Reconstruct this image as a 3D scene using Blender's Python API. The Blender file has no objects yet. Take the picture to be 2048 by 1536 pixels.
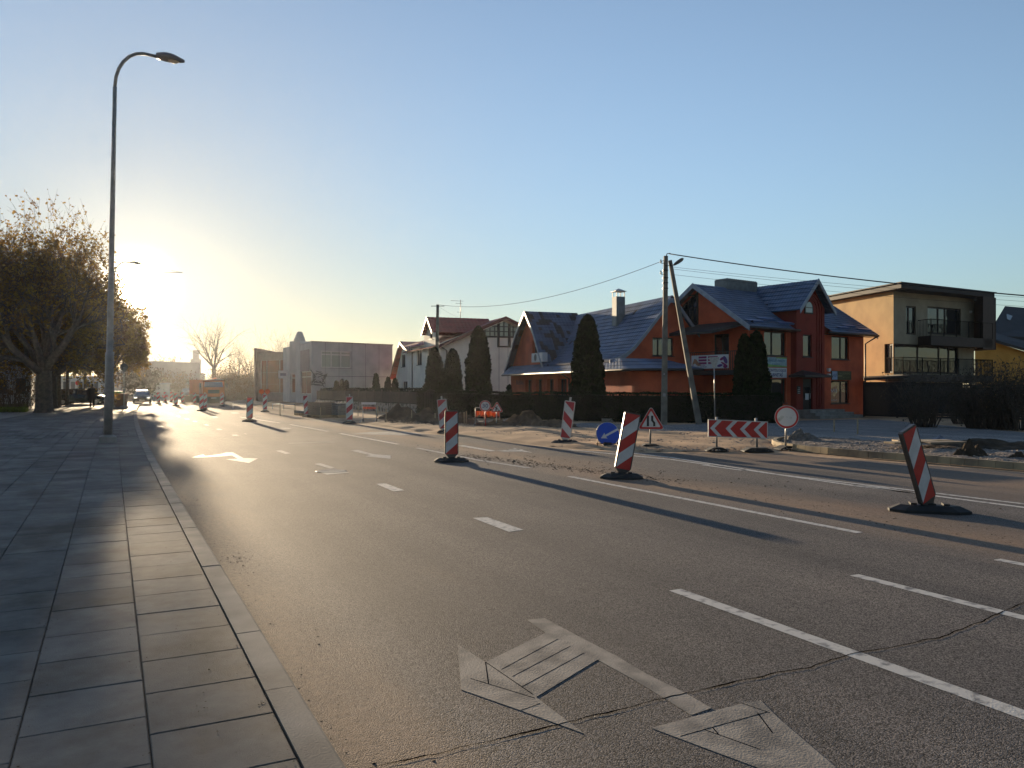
import bpy, math, random
from mathutils import Vector, Matrix, noise
from mathutils.geometry import tessellate_polygon
R = math.radians
sc = bpy.context.scene
col = sc.collection

# ------------------------------------------------------------------ camera, sky, sun, exposure
TH = R(26.77); FPX = 1590.0; HY = 775.0; EYE = 1.6
SUN_AZ, SUN_EL = R(1.55), R(6.5)
cam_d = bpy.data.cameras.new('camera'); cam = bpy.data.objects.new('camera', cam_d); col.objects.link(cam)
cam.location = (0, 0, EYE); cam.rotation_euler = (R(90), 0, -TH)
cam_d.sensor_width = 36; cam_d.lens = 36 * FPX / 2048; cam_d.shift_y = (HY - 768) / 2048
cam_d.clip_end = 6000; cam_d.clip_start = 0.05
sc.camera = cam
sc.render.resolution_x = 1024; sc.render.resolution_y = 768
sc.view_settings.view_transform = 'Standard'; sc.view_settings.look = 'None'
sc.view_settings.gamma = 1.0; sc.view_settings.exposure = 0.95
SDIR = Vector((math.sin(SUN_AZ) * math.cos(SUN_EL), math.cos(SUN_AZ) * math.cos(SUN_EL), math.sin(SUN_EL)))
sd = bpy.data.lights.new('sun', 'SUN'); sd.energy = 5.0; sd.angle = R(0.5); sd.color = (1.0, 0.77, 0.50)
so = bpy.data.objects.new('sun', sd); col.objects.link(so)
so.rotation_euler = (-SDIR).to_track_quat('-Z', 'Y').to_euler(); so.location = (0, 60, 40)
w = bpy.data.worlds.new('World'); sc.world = w; w.use_nodes = True
nt = w.node_tree; nt.nodes.clear()
def nd(nt, t, **k):
    n = nt.nodes.new(t)
    for a, b in k.items(): setattr(n, a, b)
    return n
sky = nd(nt, 'ShaderNodeTexSky', sky_type='NISHITA'); sky.sun_disc = False
sky.sun_elevation = SUN_EL; sky.sun_rotation = SUN_AZ; sky.air_density = 1.0; sky.dust_density = 0.25; sky.ozone_density = 2.5
bg = nd(nt, 'ShaderNodeBackground'); bg.inputs[1].default_value = 0.15
out = nd(nt, 'ShaderNodeOutputWorld')
hs = nd(nt, 'ShaderNodeHueSaturation'); hs.inputs['Saturation'].default_value = 0.82
# soft shoulder: the very bright sky round the sun is compressed
bw = nd(nt, 'ShaderNodeRGBToBW'); nt.links.new(sky.outputs[0], bw.inputs[0])
dv = nd(nt, 'ShaderNodeMath', operation='MULTIPLY_ADD'); dv.inputs[1].default_value = 1.05; dv.inputs[2].default_value = 1.0; nt.links.new(bw.outputs[0], dv.inputs[0])
iv = nd(nt, 'ShaderNodeMath', operation='DIVIDE'); iv.inputs[0].default_value = 2.75; nt.links.new(dv.outputs[0], iv.inputs[1])
sc_n = nd(nt, 'ShaderNodeVectorMath', operation='SCALE'); nt.links.new(sky.outputs[0], sc_n.inputs[0]); nt.links.new(iv.outputs[0], sc_n.inputs['Scale'])
# the sky is dimmer away from the sun
sd_t = nd(nt, 'ShaderNodeTexCoord'); sdot = nd(nt, 'ShaderNodeVectorMath', operation='DOT_PRODUCT'); sdot.inputs[1].default_value = SDIR; nt.links.new(sd_t.outputs['Generated'], sdot.inputs[0])
smr = nd(nt, 'ShaderNodeMapRange', interpolation_type='SMOOTHSTEP'); smr.inputs['From Min'].default_value = -0.25; smr.inputs['From Max'].default_value = 0.92; smr.inputs['To Min'].default_value = 0.52; smr.inputs['To Max'].default_value = 1.0
nt.links.new(sdot.outputs['Value'], smr.inputs[0]); sc_2 = nd(nt, 'ShaderNodeVectorMath', operation='SCALE'); nt.links.new(sc_n.outputs[0], sc_2.inputs[0])
szp = nd(nt, 'ShaderNodeSeparateXYZ'); nt.links.new(sd_t.outputs['Generated'], szp.inputs[0]); emr = nd(nt, 'ShaderNodeMapRange'); emr.inputs['From Max'].default_value = 0.45; emr.inputs['To Min'].default_value = 1.22; emr.inputs['To Max'].default_value = 0.76; nt.links.new(szp.outputs[2], emr.inputs[0])
cmb = nd(nt, 'ShaderNodeMath', operation='MULTIPLY'); nt.links.new(smr.outputs[0], cmb.inputs[0]); nt.links.new(emr.outputs[0], cmb.inputs[1]); nt.links.new(cmb.outputs[0], sc_2.inputs['Scale'])
nt.links.new(sc_2.outputs[0], hs.inputs['Color']); tn = nd(nt, 'ShaderNodeMix', data_type='RGBA', blend_type='MULTIPLY'); tn.inputs['Factor'].default_value = 1.0; tn.inputs['B'].default_value = (0.96, 0.99, 1.03, 1); nt.links.new(hs.outputs[0], tn.inputs['A']); nt.links.new(tn.outputs['Result'], bg.inputs[0])
# the aureole and disc of the low sun, part of the sky itself
tc = nd(nt, 'ShaderNodeTexCoord'); dt = nd(nt, 'ShaderNodeVectorMath', operation='DOT_PRODUCT'); dt.inputs[1].default_value = SDIR
nt.links.new(tc.outputs['Generated'], dt.inputs[0])
def wm(op, a, b=None):
    n = nd(nt, 'ShaderNodeMath', operation=op)
    for i, s in enumerate((a, b)):
        if s is None: continue
        if isinstance(s, (int, float)): n.inputs[i].default_value = s
        else: nt.links.new(s, n.inputs[i])
    return n.outputs[0]
dmax = wm('MAXIMUM', dt.outputs['Value'], 0.0)
g1 = wm('MULTIPLY', wm('POWER', dmax, 5000.0), 20.0)
g2 = wm('MULTIPLY', wm('POWER', dmax, 260.0), 0.16)
g3 = wm('MULTIPLY', wm('POWER', dmax, 25.0), 0.02)
bg2 = nd(nt, 'ShaderNodeBackground'); bg2.inputs[0].default_value = (1.0, 0.84, 0.56, 1)
nt.links.new(wm('ADD', wm('ADD', g1, g2), g3), bg2.inputs[1])
ad = nd(nt, 'ShaderNodeAddShader'); nt.links.new(bg.outputs[0], ad.inputs[0]); nt.links.new(bg2.outputs[0], ad.inputs[1])
nt.links.new(ad.outputs[0], out.inputs[0])
try:
    sc.cycles.volume_bounces = 0; sc.cycles.max_bounces = 6; sc.cycles.transparent_max_bounces = 8
except Exception: pass

# ------------------------------------------------------------------ sight lines: a photo pixel and a distance give a place
FW = Vector((math.sin(TH), math.cos(TH), 0)); RT = Vector((math.cos(TH), -math.sin(TH), 0))
def rv(px): return FW + RT * ((px - 1024) / FPX)
def at(px, t, py=None):
    p = rv(px) * t; p.z = 0 if py is None else EYE - (py - HY) * t / FPX
    return p
def gt(py, z=0.0): return (EYE - z) * FPX / (py - HY)
def gp(px, py, z=0.0):
    p = rv(px) * gt(py, z); p.z = z
    return p
def dirvp(px): return rv(px).normalized()
class Frame:
    def __init__(s, O, U, V): s.O = Vector((O.x, O.y, 0)); s.U = U; s.V = V
    def P(s, u, v, z): 
        p = s.O + s.U * u + s.V * v; p.z = z; return p
    def _solve(s, A, D, px):      # A + k D = t rv
        r = rv(px); det = D.x * (-r.y) - (-r.x) * D.y
        k = ((-A.x) * (-r.y) - (-r.x) * (-A.y)) / det
        t = (D.x * (-A.y) - D.y * (-A.x)) / det
        return k, t
    def onv(s, v, px, py=None):   # on plane v: (u, z)
        k, t = s._solve(s.O + s.V * v, s.U, px)
        return k if py is None else (k, EYE - (py - HY) * t / FPX)
    def onu(s, u, px, py=None):
        k, t = s._solve(s.O + s.U * u, s.V, px)
        return k if py is None else (k, EYE - (py - HY) * t / FPX)

# ------------------------------------------------------------------ materials
def mat(name, c, rough=0.8, c2=None, scale=3.0, bump=0.0, bscale=None, metal=0.0, coord='Object', detail=6.0, spec=None, contrast=(0.35, 0.65), trans=0.0, emis=None):
    m = bpy.data.materials.new(name); m.use_nodes = True; n = m.node_tree; b = n.nodes['Principled BSDF']
    b.inputs['Base Color'].default_value = (*c, 1); b.inputs['Roughness'].default_value = rough; b.inputs['Metallic'].default_value = metal
    if spec is not None: b.inputs['Specular IOR Level'].default_value = spec
    tcn = nd(n, 'ShaderNodeTexCoord')
    if c2 is None: c2 = tuple(x * 0.72 for x in c)
    no = nd(n, 'ShaderNodeTexNoise'); no.inputs['Scale'].default_value = scale; no.inputs['Detail'].default_value = detail
    n.links.new(tcn.outputs[coord], no.inputs['Vector'])
    rp = nd(n, 'ShaderNodeValToRGB'); rp.color_ramp.elements[0].position = contrast[0]; rp.color_ramp.elements[1].position = contrast[1]
    rp.color_ramp.elements[0].color = (*c2, 1); rp.color_ramp.elements[1].color = (*c, 1)
    n.links.new(no.outputs['Fac'], rp.inputs[0]); n.links.new(rp.outputs[0], b.inputs['Base Color'])
    if bump:
        nb = nd(n, 'ShaderNodeTexNoise'); nb.inputs['Scale'].default_value = bscale or scale * 6; nb.inputs['Detail'].default_value = 4
        n.links.new(tcn.outputs[coord], nb.inputs['Vector'])
        bp = nd(n, 'ShaderNodeBump'); bp.inputs['Strength'].default_value = 1.0; bp.inputs['Distance'].default_value = bump
        n.links.new(nb.outputs['Fac'], bp.inputs['Height']); n.links.new(bp.outputs[0], b.inputs['Normal'])
    if trans:
        tr = nd(n, 'ShaderNodeBsdfTranslucent'); mx = nd(n, 'ShaderNodeMixShader'); mx.inputs[0].default_value = trans
        n.links.new(rp.outputs[0], tr.inputs[0]); n.links.new(b.outputs[0], mx.inputs[1]); n.links.new(tr.outputs[0], mx.inputs[2])
        n.links.new(mx.outputs[0], n.nodes['Material Output'].inputs[0])
    if emis:
        b.inputs['Emission Color'].default_value = (*emis[:3], 1); b.inputs['Emission Strength'].default_value = emis[3]
    return m
def glass(name, tint=(0.02, 0.025, 0.03), rough=0.04):
    m = mat(name, tint, rough, c2=tint, spec=0.9); n = m.node_tree; b = n.nodes['Principled BSDF']
    b.inputs['Metallic'].default_value = 0.0; b.inputs['IOR'].default_value = 1.9
    # slight waviness of the pane
    tcn = nd(n, 'ShaderNodeTexCoord'); no = nd(n, 'ShaderNodeTexNoise'); no.inputs['Scale'].default_value = 1.3
    n.links.new(tcn.outputs['Object'], no.inputs['Vector'])
    bp = nd(n, 'ShaderNodeBump'); bp.inputs['Distance'].default_value = 0.01; n.links.new(no.outputs['Fac'], bp.inputs['Height']); n.links.new(bp.outputs[0], b.inputs['Normal'])
    return m

# ------------------------------------------------------------------ mesh collector
class MB:
    def __init__(s): s.v = []; s.f = []; s.m = []; s.sm = []
    def add(s, vs, fs, mi=0, smooth=False):
        o = len(s.v); s.v += [Vector(p) for p in vs]
        for f in fs: s.f.append([i + o for i in f]); s.m.append(mi); s.sm.append(smooth)
    def quad(s, a, b, c, d, mi=0): s.add([a, b, c, d], [(0, 1, 2, 3)], mi)
    def poly(s, pts, mi=0): s.add(pts, [tuple(range(len(pts)))], mi)
    def tess(s, outer, holes=(), mi=0, fn=None):
        loops = [[Vector((p[0], p[1], 0)) for p in outer]] + [[Vector((p[0], p[1], 0)) for p in h] for h in holes]
        flat = [p for l in loops for p in l]
        s.add([fn(p.x, p.y) for p in flat], tessellate_polygon(loops), mi)
    def box(s, c, sz, M=None, mi=0, ax=None):
        X, Y, Z = ax if ax else (Vector((1, 0, 0)), Vector((0, 1, 0)), Vector((0, 0, 1)))
        c = Vector(c); vs = []
        for k in (-1, 1):
            for j in (-1, 1):
                for i in (-1, 1):
                    p = c + X * (i * sz[0] / 2) + Y * (j * sz[1] / 2) + Z * (k * sz[2] / 2)
                    vs.append(M @ p if M else p)
        s.add(vs, [(0, 2, 3, 1), (4, 5, 7, 6), (0, 1, 5, 4), (2, 6, 7, 3), (0, 4, 6, 2), (1, 3, 7, 5)], mi)
    def tube(s, pts, rad, n=8, mi=0, cap=True, smooth=True):
        pts = [Vector(p) for p in pts]
        if not isinstance(rad, (list, tuple)): rad = [rad] * len(pts)
        o = len(s.v); side = None
        for i, p in enumerate(pts):
            d = (pts[min(i + 1, len(pts) - 1)] - pts[max(i - 1, 0)])
            if d.length < 1e-9: d = Vector((0, 0, 1))
            d.normalize()
            if side is None:
                side = d.cross(Vector((0, 0, 1)) if abs(d.z) < 0.9 else Vector((1, 0, 0))).normalized()
            else:
                side = side - d * side.dot(d)
                side = side.normalized() if side.length > 1e-6 else d.cross(Vector((1, 0, 0))).normalized()
            up = d.cross(side)
            for k in range(n):
                a = 2 * math.pi * k / n
                s.v.append(p + (side * math.cos(a) + up * math.sin(a)) * rad[i])
        for i in range(len(pts) - 1):
            for k in range(n):
                k2 = (k + 1) % n
                s.f.append([o + i * n + k, o + i * n + k2, o + (i + 1) * n + k2, o + (i + 1) * n + k]); s.m.append(mi); s.sm.append(smooth)
        if cap:
            s.f.append([o + k for k in range(n)][::-1]); s.m.append(mi); s.sm.append(False)
            e = o + (len(pts) - 1) * n
            s.f.append([e + k for k in range(n)]); s.m.append(mi); s.sm.append(False)
    def prism(s, poly, fn, a, b, mi=0):   # poly in 2d, fn(x, y, h)
        n = len(poly)
        lo = [fn(x, y, a) for x, y in poly]; hi = [fn(x, y, b) for x, y in poly]
        s.tess(poly, mi=mi, fn=lambda x, y: fn(x, y, a)); s.tess(poly, mi=mi, fn=lambda x, y: fn(x, y, b))
        for i in range(n):
            j = (i + 1) % n
            s.quad(lo[i], lo[j], hi[j], hi[i], mi)
    def lathe(s, c, prof, n=24, mi=0, smooth=True):
        o = len(s.v); c = Vector(c)
        for r, z in prof:
            for k in range(n):
                a = 2 * math.pi * k / n; s.v.append(c + Vector((r * math.cos(a), r * math.sin(a), z)))
        for i in range(len(prof) - 1):
            for k in range(n):
                k2 = (k + 1) % n
                s.f.append([o + i * n + k, o + i * n + k2, o + (i + 1) * n + k2, o + (i + 1) * n + k]); s.m.append(mi); s.sm.append(smooth)
    def text(s, txt, fn, x0, x1, z0, z1, mi=0, shear=0.0, bold=0.0):
        cu = bpy.data.curves.new('t', 'FONT'); cu.body = txt; cu.size = 1.0; cu.resolution_u = 3; cu.offset = bold
        ob = bpy.data.objects.new('t', cu); col.objects.link(ob)
        bpy.context.view_layer.update()
        dg = bpy.context.evaluated_depsgraph_get(); me = bpy.data.meshes.new_from_object(ob.evaluated_get(dg))
        bpy.data.objects.remove(ob)
        if not me.vertices: return
        xs = [v.co.x for v in me.vertices]; ys = [v.co.y for v in me.vertices]
        ax, bx, ay, by = min(xs), max(xs), min(ys), max(ys)
        vs = []
        for v in me.vertices:
            q = (v.co.y - ay) / (by - ay); vs.append(fn(x0 + (v.co.x - ax) / (bx - ax) * (x1 - x0) + shear * q, z0 + q * (z1 - z0)))
        s.add(vs, [tuple(p.vertices) for p in me.polygons], mi); bpy.data.meshes.remove(me)
    def build(s, name, mats, parent=None, origin=None):
        if not isinstance(mats, (list, tuple)): mats = [mats]
        me = bpy.data.meshes.new(name)
        o = Vector((0, 0, 0))
        if parent is not None:
            o = wloc(parent) if parent.get('_w', 1) else o
        if origin is not None: o = Vector(origin)
        me.from_pydata([p - o for p in s.v], [], s.f)
        for m in mats: me.materials.append(m)
        me.polygons.foreach_set('material_index', s.m); me.polygons.foreach_set('use_smooth', s.sm)
        me.update()
        ob = bpy.data.objects.new(name, me); col.objects.link(ob)
        if parent is not None: ob.parent = parent
        else: ob.location = o
        return ob
def _parts(s, name, mats, parent):      # each separate piece becomes a part of its own
    key = {}; par = list(range(len(s.v)))
    def fd(a):
        while par[a] != a: par[a] = par[par[a]]; a = par[a]
        return a
    for i, p in enumerate(s.v):
        k = (round(p.x, 3), round(p.y, 3), round(p.z, 3))
        if k in key: par[fd(i)] = fd(key[k])
        else: key[k] = i
    for f in s.f:
        for i in f[1:]: par[fd(i)] = fd(f[0])
    gr_ = {}
    for n_, f in enumerate(s.f): gr_.setdefault(fd(f[0]), []).append(n_)
    out_ = []
    for fs in gr_.values():
        m = MB(); mp = {}
        for n_ in fs:
            q = []
            for i in s.f[n_]:
                if i not in mp: mp[i] = len(m.v); m.v.append(s.v[i])
                q.append(mp[i])
            m.f.append(q); m.m.append(s.m[n_]); m.sm.append(s.sm[n_])
        out_.append(m.build(name, mats, parent))
    return out_
MB.parts = _parts
def wloc(o):
    p = Vector(o.location)
    while o.parent: o = o.parent; p = p + Vector(o.location)
    return p
def tag(o, label=None, cat=None, group=None, kind=None):
    if label: o['label'] = label
    if cat: o['category'] = cat
    if group: o['group'] = group
    if kind: o['kind'] = kind
    return o
def thing(name, label, cat, loc=(0, 0, 0), rotz=0, group=None):
    o = bpy.data.objects.new(name, None); o.empty_display_size = 0.2; col.objects.link(o); o.location = loc; o.rotation_euler = (0, 0, rotz)
    return tag(o, label, cat, group)
def dup(root, loc, rotz=0, label=None, group=None):
    def cp(o, par):
        c = o.copy(); col.objects.link(c); c.parent = par
        for ch in list(o.children): cp(ch, c)
        return c
    c = cp(root, None); c.location = loc; c.rotation_euler = (0, 0, rotz)
    if label: c['label'] = label
    if group: c['group'] = group
    return c
rnd = random.Random(7)
# ------------------------------------------------------------------ ground materials
def asphalt_mat(name='asphalt', dust=True, base=(0.072, 0.066, 0.062)):
    m = bpy.data.materials.new(name); m.use_nodes = True; n = m.node_tree; b = n.nodes['Principled BSDF']; L = n.links.new
    tcn = nd(n, 'ShaderNodeTexCoord')
    def noise_(sc_, det=5, rough=0.5, vec=None):
        k = nd(n, 'ShaderNodeTexNoise'); k.inputs['Scale'].default_value = sc_; k.inputs['Detail'].default_value = det; k.inputs['Roughness'].default_value = rough
        L(vec or tcn.outputs['Object'], k.inputs['Vector']); return k.outputs['Fac']
    def ramp(f, p0, c0, p1, c1):
        r = nd(n, 'ShaderNodeValToRGB'); r.color_ramp.elements[0].position = p0; r.color_ramp.elements[1].position = p1
        r.color_ramp.elements[0].color = (*c0, 1); r.color_ramp.elements[1].color = (*c1, 1); L(f, r.inputs[0]); return r.outputs[0]
    vo = nd(n, 'ShaderNodeTexVoronoi'); vo.inputs['Scale'].default_value = 150.0; L(tcn.outputs['Object'], vo.inputs['Vector'])
    sep = nd(n, 'ShaderNodeSeparateColor'); L(vo.outputs['Color'], sep.inputs[0])
    stone = ramp(sep.outputs[0], 0.2, tuple(x * 0.4 for x in base), 0.97, tuple(min(1, x * 3.0) for x in base))
    large = ramp(noise_(0.35, 6, 0.6), 0.3, (0.8, 0.8, 0.82), 0.7, (1.25, 1.2, 1.15))
    mul = nd(n, 'ShaderNodeMix', data_type='RGBA', blend_type='MULTIPLY'); mul.inputs['Factor'].default_value = 1.0
    L(stone, mul.inputs['A']); L(large, mul.inputs['B']); colr = mul.outputs['Result']
    mpt = nd(n, 'ShaderNodeMapping'); mpt.inputs['Scale'].default_value = (1.0, 0.035, 1.0); L(tcn.outputs['Object'], mpt.inputs[0])      # wheel tracks run along the road
    trk = ramp(noise_(1.1, 3, 0.5, mpt.outputs[0]), 0.35, (0.74, 0.74, 0.75), 0.65, (1.18, 1.15, 1.12))
    mu2 = nd(n, 'ShaderNodeMix', data_type='RGBA', blend_type='MULTIPLY'); mu2.inputs['Factor'].default_value = 1.0; L(colr, mu2.inputs['A']); L(trk, mu2.inputs['B']); colr = mu2.outputs['Result']
    oil = ramp(noise_(2.2, 4, 0.6), 0.24, (0.55, 0.54, 0.53), 0.34, (1, 1, 1))
    mu3 = nd(n, 'ShaderNodeMix', data_type='RGBA', blend_type='MULTIPLY'); mu3.inputs['Factor'].default_value = 1.0; L(colr, mu3.inputs['A']); L(oil, mu3.inputs['B']); colr = mu3.outputs['Result']
    if dust:
        sx = nd(n, 'ShaderNodeSeparateXYZ'); L(tcn.outputs['Object'], sx.inputs[0])
        def mth(op, a, b_):
            k = nd(n, 'ShaderNodeMath', operation=op)
            for i, q in enumerate((a, b_)):
                if isinstance(q, (int, float)): k.inputs[i].default_value = q
                else: L(q, k.inputs[i])
            return k.outputs[0]
        def band(x0, hw, amp):      # 1 at x0 falling to 0 at hw
            k = mth('DIVIDE', mth('ABSOLUTE', mth('SUBTRACT', sx.outputs[0], x0), 0.0), hw)
            k = mth('MAXIMUM', mth('SUBTRACT', 1.0, k), 0.0); return mth('MULTIPLY', k, amp)
        mp = nd(n, 'ShaderNodeMapping'); mp.inputs['Scale'].default_value = (1.0, 0.25, 1.0); L(tcn.outputs['Object'], mp.inputs[0])
        nn = noise_(0.9, 7, 0.65, mp.outputs[0])
        d = mth('ADD', mth('ADD', band(8.3, 1.4, 1.2), band(0.95, 0.9, 0.9)), mth('ADD', band(13.4, 2.8, 1.0), band(3.2, 1.6, 0.08)))
        d = mth('ADD', d, mth('MULTIPLY', mth('SUBTRACT', nn, 0.5), 1.7))
        fine = noise_(45, 3, 0.7)
        d = mth('ADD', d, mth('MULTIPLY', mth('SUBTRACT', fine, 0.5), 0.5))
        dcl = nd(n, 'ShaderNodeClamp'); L(mth('SUBTRACT', d, 0.25), dcl.inputs[0])
        mx = nd(n, 'ShaderNodeMix', data_type='RGBA'); L(mth('MULTIPLY', dcl.outputs[0], 0.85), mx.inputs['Factor']); L(colr, mx.inputs['A'])
        L(ramp(noise_(20, 5), 0.3, (0.20, 0.13, 0.08), 0.7, (0.34, 0.225, 0.145)), mx.inputs['B']); colr = mx.outputs['Result']
    L(colr, b.inputs['Base Color']); b.inputs['Roughness'].default_value = 0.82; b.inputs['Specular IOR Level'].default_value = 0.22
    bp = nd(n, 'ShaderNodeBump'); bp.inputs['Distance'].default_value = 0.0028; bp.inputs['Strength'].default_value = 1.0
    inv = nd(n, 'ShaderNodeMath', operation='SUBTRACT'); inv.inputs[0].default_value = 1.0; L(vo.outputs['Distance'], inv.inputs[1])
    L(inv.outputs[0], bp.inputs['Height'])
    bp2 = nd(n, 'ShaderNodeBump'); bp2.inputs['Distance'].default_value = 0.02; bp2.inputs['Strength'].default_value = 0.4; L(noise_(1.2, 5), bp2.inputs['Height']); L(bp2.outputs[0], bp.inputs['Normal'])
    L(bp.outputs[0], b.inputs['Normal'])
    return m
M_asph = asphalt_mat()
M_asph2 = asphalt_mat('side_road_asphalt', False, (0.13, 0.125, 0.12))
M_sand = mat('sandy_soil', (0.56, 0.37, 0.225), 0.95, (0.34, 0.225, 0.14), scale=0.8, bump=0.014, bscale=7, detail=10, spec=0.1)
M_soil = mat('dug_soil', (0.20, 0.135, 0.085), 0.95, (0.085, 0.06, 0.042), scale=2.5, bump=0.05, bscale=6, detail=8, spec=0.1)
M_darksoil = mat('dark_soil', (0.09, 0.065, 0.045), 0.95, (0.035, 0.028, 0.02), scale=3, bump=0.04, bscale=8, detail=8, spec=0.1)
M_gravel = mat('gravel', (0.26, 0.215, 0.18), 0.9, (0.09, 0.075, 0.065), scale=14, bump=0.03, bscale=22, detail=3, contrast=(0.42, 0.58), spec=0.2)
M_paint = mat('road_paint', (0.54, 0.50, 0.44), 0.7, (0.16, 0.15, 0.14), scale=11, bump=0.003, bscale=90, detail=12, contrast=(0.33, 0.50))
M_paint_old = mat('worn_road_paint', (0.42, 0.38, 0.33), 0.6, (0.20, 0.18, 0.16), scale=14, bump=0.002, bscale=90, detail=9, contrast=(0.35, 0.6))
M_thermo = mat('thick_marking_paste', (0.29, 0.25, 0.205), 0.85, (0.13, 0.115, 0.10), scale=5, bump=0.003, bscale=90, detail=12, contrast=(.36, .58))
M_crack = mat('crack_shadow', (0.004, 0.004, 0.004), 1.0, spec=0.0)
def slab_mat():
    m = bpy.data.materials.new('concrete_slabs'); m.use_nodes = True; n = m.node_tree; b = n.nodes['Principled BSDF']; L = n.links.new
    tcn = nd(n, 'ShaderNodeTexCoord'); no = nd(n, 'ShaderNodeTexNoise'); no.inputs['Scale'].default_value = 2.6; no.inputs['Detail'].default_value = 13; no.inputs['Roughness'].default_value = 0.68; L(tcn.outputs['Object'], no.inputs['Vector'])
    oi = nd(n, 'ShaderNodeNewGeometry')
    rp = nd(n, 'ShaderNodeValToRGB'); rp.color_ramp.elements[0].position = 0.3; rp.color_ramp.elements[1].position = 0.75
    rp.color_ramp.elements[0].color = (0.075, 0.07, 0.066, 1); rp.color_ramp.elements[1].color = (0.185, 0.172, 0.155, 1); L(no.outputs[0], rp.inputs[0])
    hv = nd(n, 'ShaderNodeHueSaturation'); mr = nd(n, 'ShaderNodeMapRange'); mr.inputs['To Min'].default_value = 0.74; mr.inputs['To Max'].default_value = 1.2
    no2 = nd(n, 'ShaderNodeTexNoise'); no2.inputs['Scale'].default_value = 0.9; no2.inputs['Detail'].default_value = 10; no2.inputs['Roughness'].default_value = 0.7; L(tcn.outputs['Object'], no2.inputs['Vector'])
    st = nd(n, 'ShaderNodeValToRGB'); st.color_ramp.elements[0].position = 0.38; st.color_ramp.elements[1].position = 0.52; st.color_ramp.elements[0].color = (0.62, 0.57, 0.50, 1); st.color_ramp.elements[1].color = (1, 1, 1, 1); L(no2.outputs[0], st.inputs[0])
    L(oi.outputs['Random Per Island'], mr.inputs[0]); L(mr.outputs[0], hv.inputs['Value']); L(rp.outputs[0], hv.inputs['Color']); ms = nd(n, 'ShaderNodeMix', data_type='RGBA', blend_type='MULTIPLY'); ms.inputs['Factor'].default_value = 1.0; L(hv.outputs[0], ms.inputs['A']); L(st.outputs[0], ms.inputs['B']); L(ms.outputs['Result'], b.inputs['Base Color'])
    b.inputs['Roughness'].default_value = 0.8; b.inputs['Specular IOR Level'].default_value = 0.2
    nb = nd(n, 'ShaderNodeTexNoise'); nb.inputs['Scale'].default_value = 160; L(tcn.outputs['Object'], nb.inputs['Vector'])
    bp = nd(n, 'ShaderNodeBump'); bp.inputs['Distance'].default_value = 0.0022; L(nb.outputs[0], bp.inputs['Height']); L(bp.outputs[0], b.inputs['Normal'])
    return m
M_slab = slab_mat()
M_kerb = mat('kerb_concrete', (0.24, 0.21, 0.175), 0.85, (0.12, 0.105, 0.088), scale=2.5, detail=12, bump=0.002, bscale=80)
M_joint = mat('joint_sand', (0.075, 0.065, 0.055), 0.95, scale=20, bump=0.004, bscale=90)

# ------------------------------------------------------------------ the ground, roads and pavement
def kx(y):      # where the pavement's road edge runs: straight, then bending slightly right
    return 0.82 + (max(0, min(y, 100) - 12) ** 2) * 0.00034 + max(0, y - 100) * 0.06
g = MB(); g.box((100, 300, -0.27), (2600, 2600, 0.5)); o = g.build('ground', M_sand); tag(o, kind='structure')
# main carriageway sheet
ys = [-12, 0, 5, 10, 14, 18, 22, 26, 30, 35, 40, 45, 60, 80, 110, 150, 220]
far = [(gp(x, y).x, gp(x, y).y) for x, y in [(2048, 946), (1800, 926), (1560, 908), (1300, 906), (1145, 900), (1027, 887), (920, 873), (840, 867), (760, 855), (650, 840), (560, 829), (490, 818)]]
poly = [(kx(y), y) for y in ys] + [(kx(220) + 24, 220), (kx(110) + 16, 110)] + [(q[0], q[1]) for q in far[::-1]] + [(16.5, 2), (16.5, -12)]
g = MB(); g.tess(poly, fn=lambda x, y: Vector((x, y, 0.0))); tag(g.build('road', M_asph), kind='structure')
# pavement: real slabs, kerb stones
def jit(a): return rnd.uniform(-a, a)
g = MB(); kb = MB(); base = MB()
yy = -3.0
rows = [(-0.02 + 0.16 - 0.5 * i) for i in range(0, 17)]
def slab(x0, x1, y0, y1, h, xo=0.0, gap=0.0032):
    zt = 0.12 + jit(0.0011); t1, t2 = jit(0.0009), jit(0.0009)
    a, b_, c_, d_ = [(x0 + gap, y0 + gap), (x1 - gap, y0 + gap), (x1 - gap, y1 - gap), (x0 + gap, y1 - gap)]
    tops = [Vector((p[0] + kx(p[1]) - 0.82, p[1], zt + t1 * (i in (1, 2)) + t2 * (i > 1))) for i, p in enumerate((a, b_, c_, d_))]
    e = 0.006; cen = sum(tops, Vector()) / 4
    ins = [p + (cen - p).normalized() * e for p in tops]; mid = [p - Vector((0, 0, 0.004)) for p in tops]; bot = [p - Vector((0, 0, 0.04)) for p in tops]
    g.add(ins + mid + bot, [(0, 1, 2, 3)] + [(i, i + 4, (i + 1) % 4 + 4, (i + 1) % 4) for i in range(4)] + [(i + 4, i + 8, (i + 1) % 4 + 8, (i + 1) % 4 + 4) for i in range(4)])
strips = [(0.665, 0.145), (0.145, -0.355), (-0.355, -0.855), (-0.855, -1.355), (-1.355, -1.855), (-1.855, -2.355), (-2.355, -2.855), (-2.855, -3.355), (-3.355, -3.855), (-3.855, -4.6)]
for si, (xa, xb) in enumerate(strips):
    y = -1.5 + (si % 2) * 0.27 + jit(0.05)
    while y < 26.5:
        ln = 0.5 if rnd.random() < 0.8 else 0.62
        if not (20.9 < y < 20.9): slab(xb, xa, y, min(y + ln, 99), 0)
        y += ln
    y = 30.6
    while y < 88:
        slab(xb, xa, y, y + 1.0, 0); y += 1.0
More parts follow.
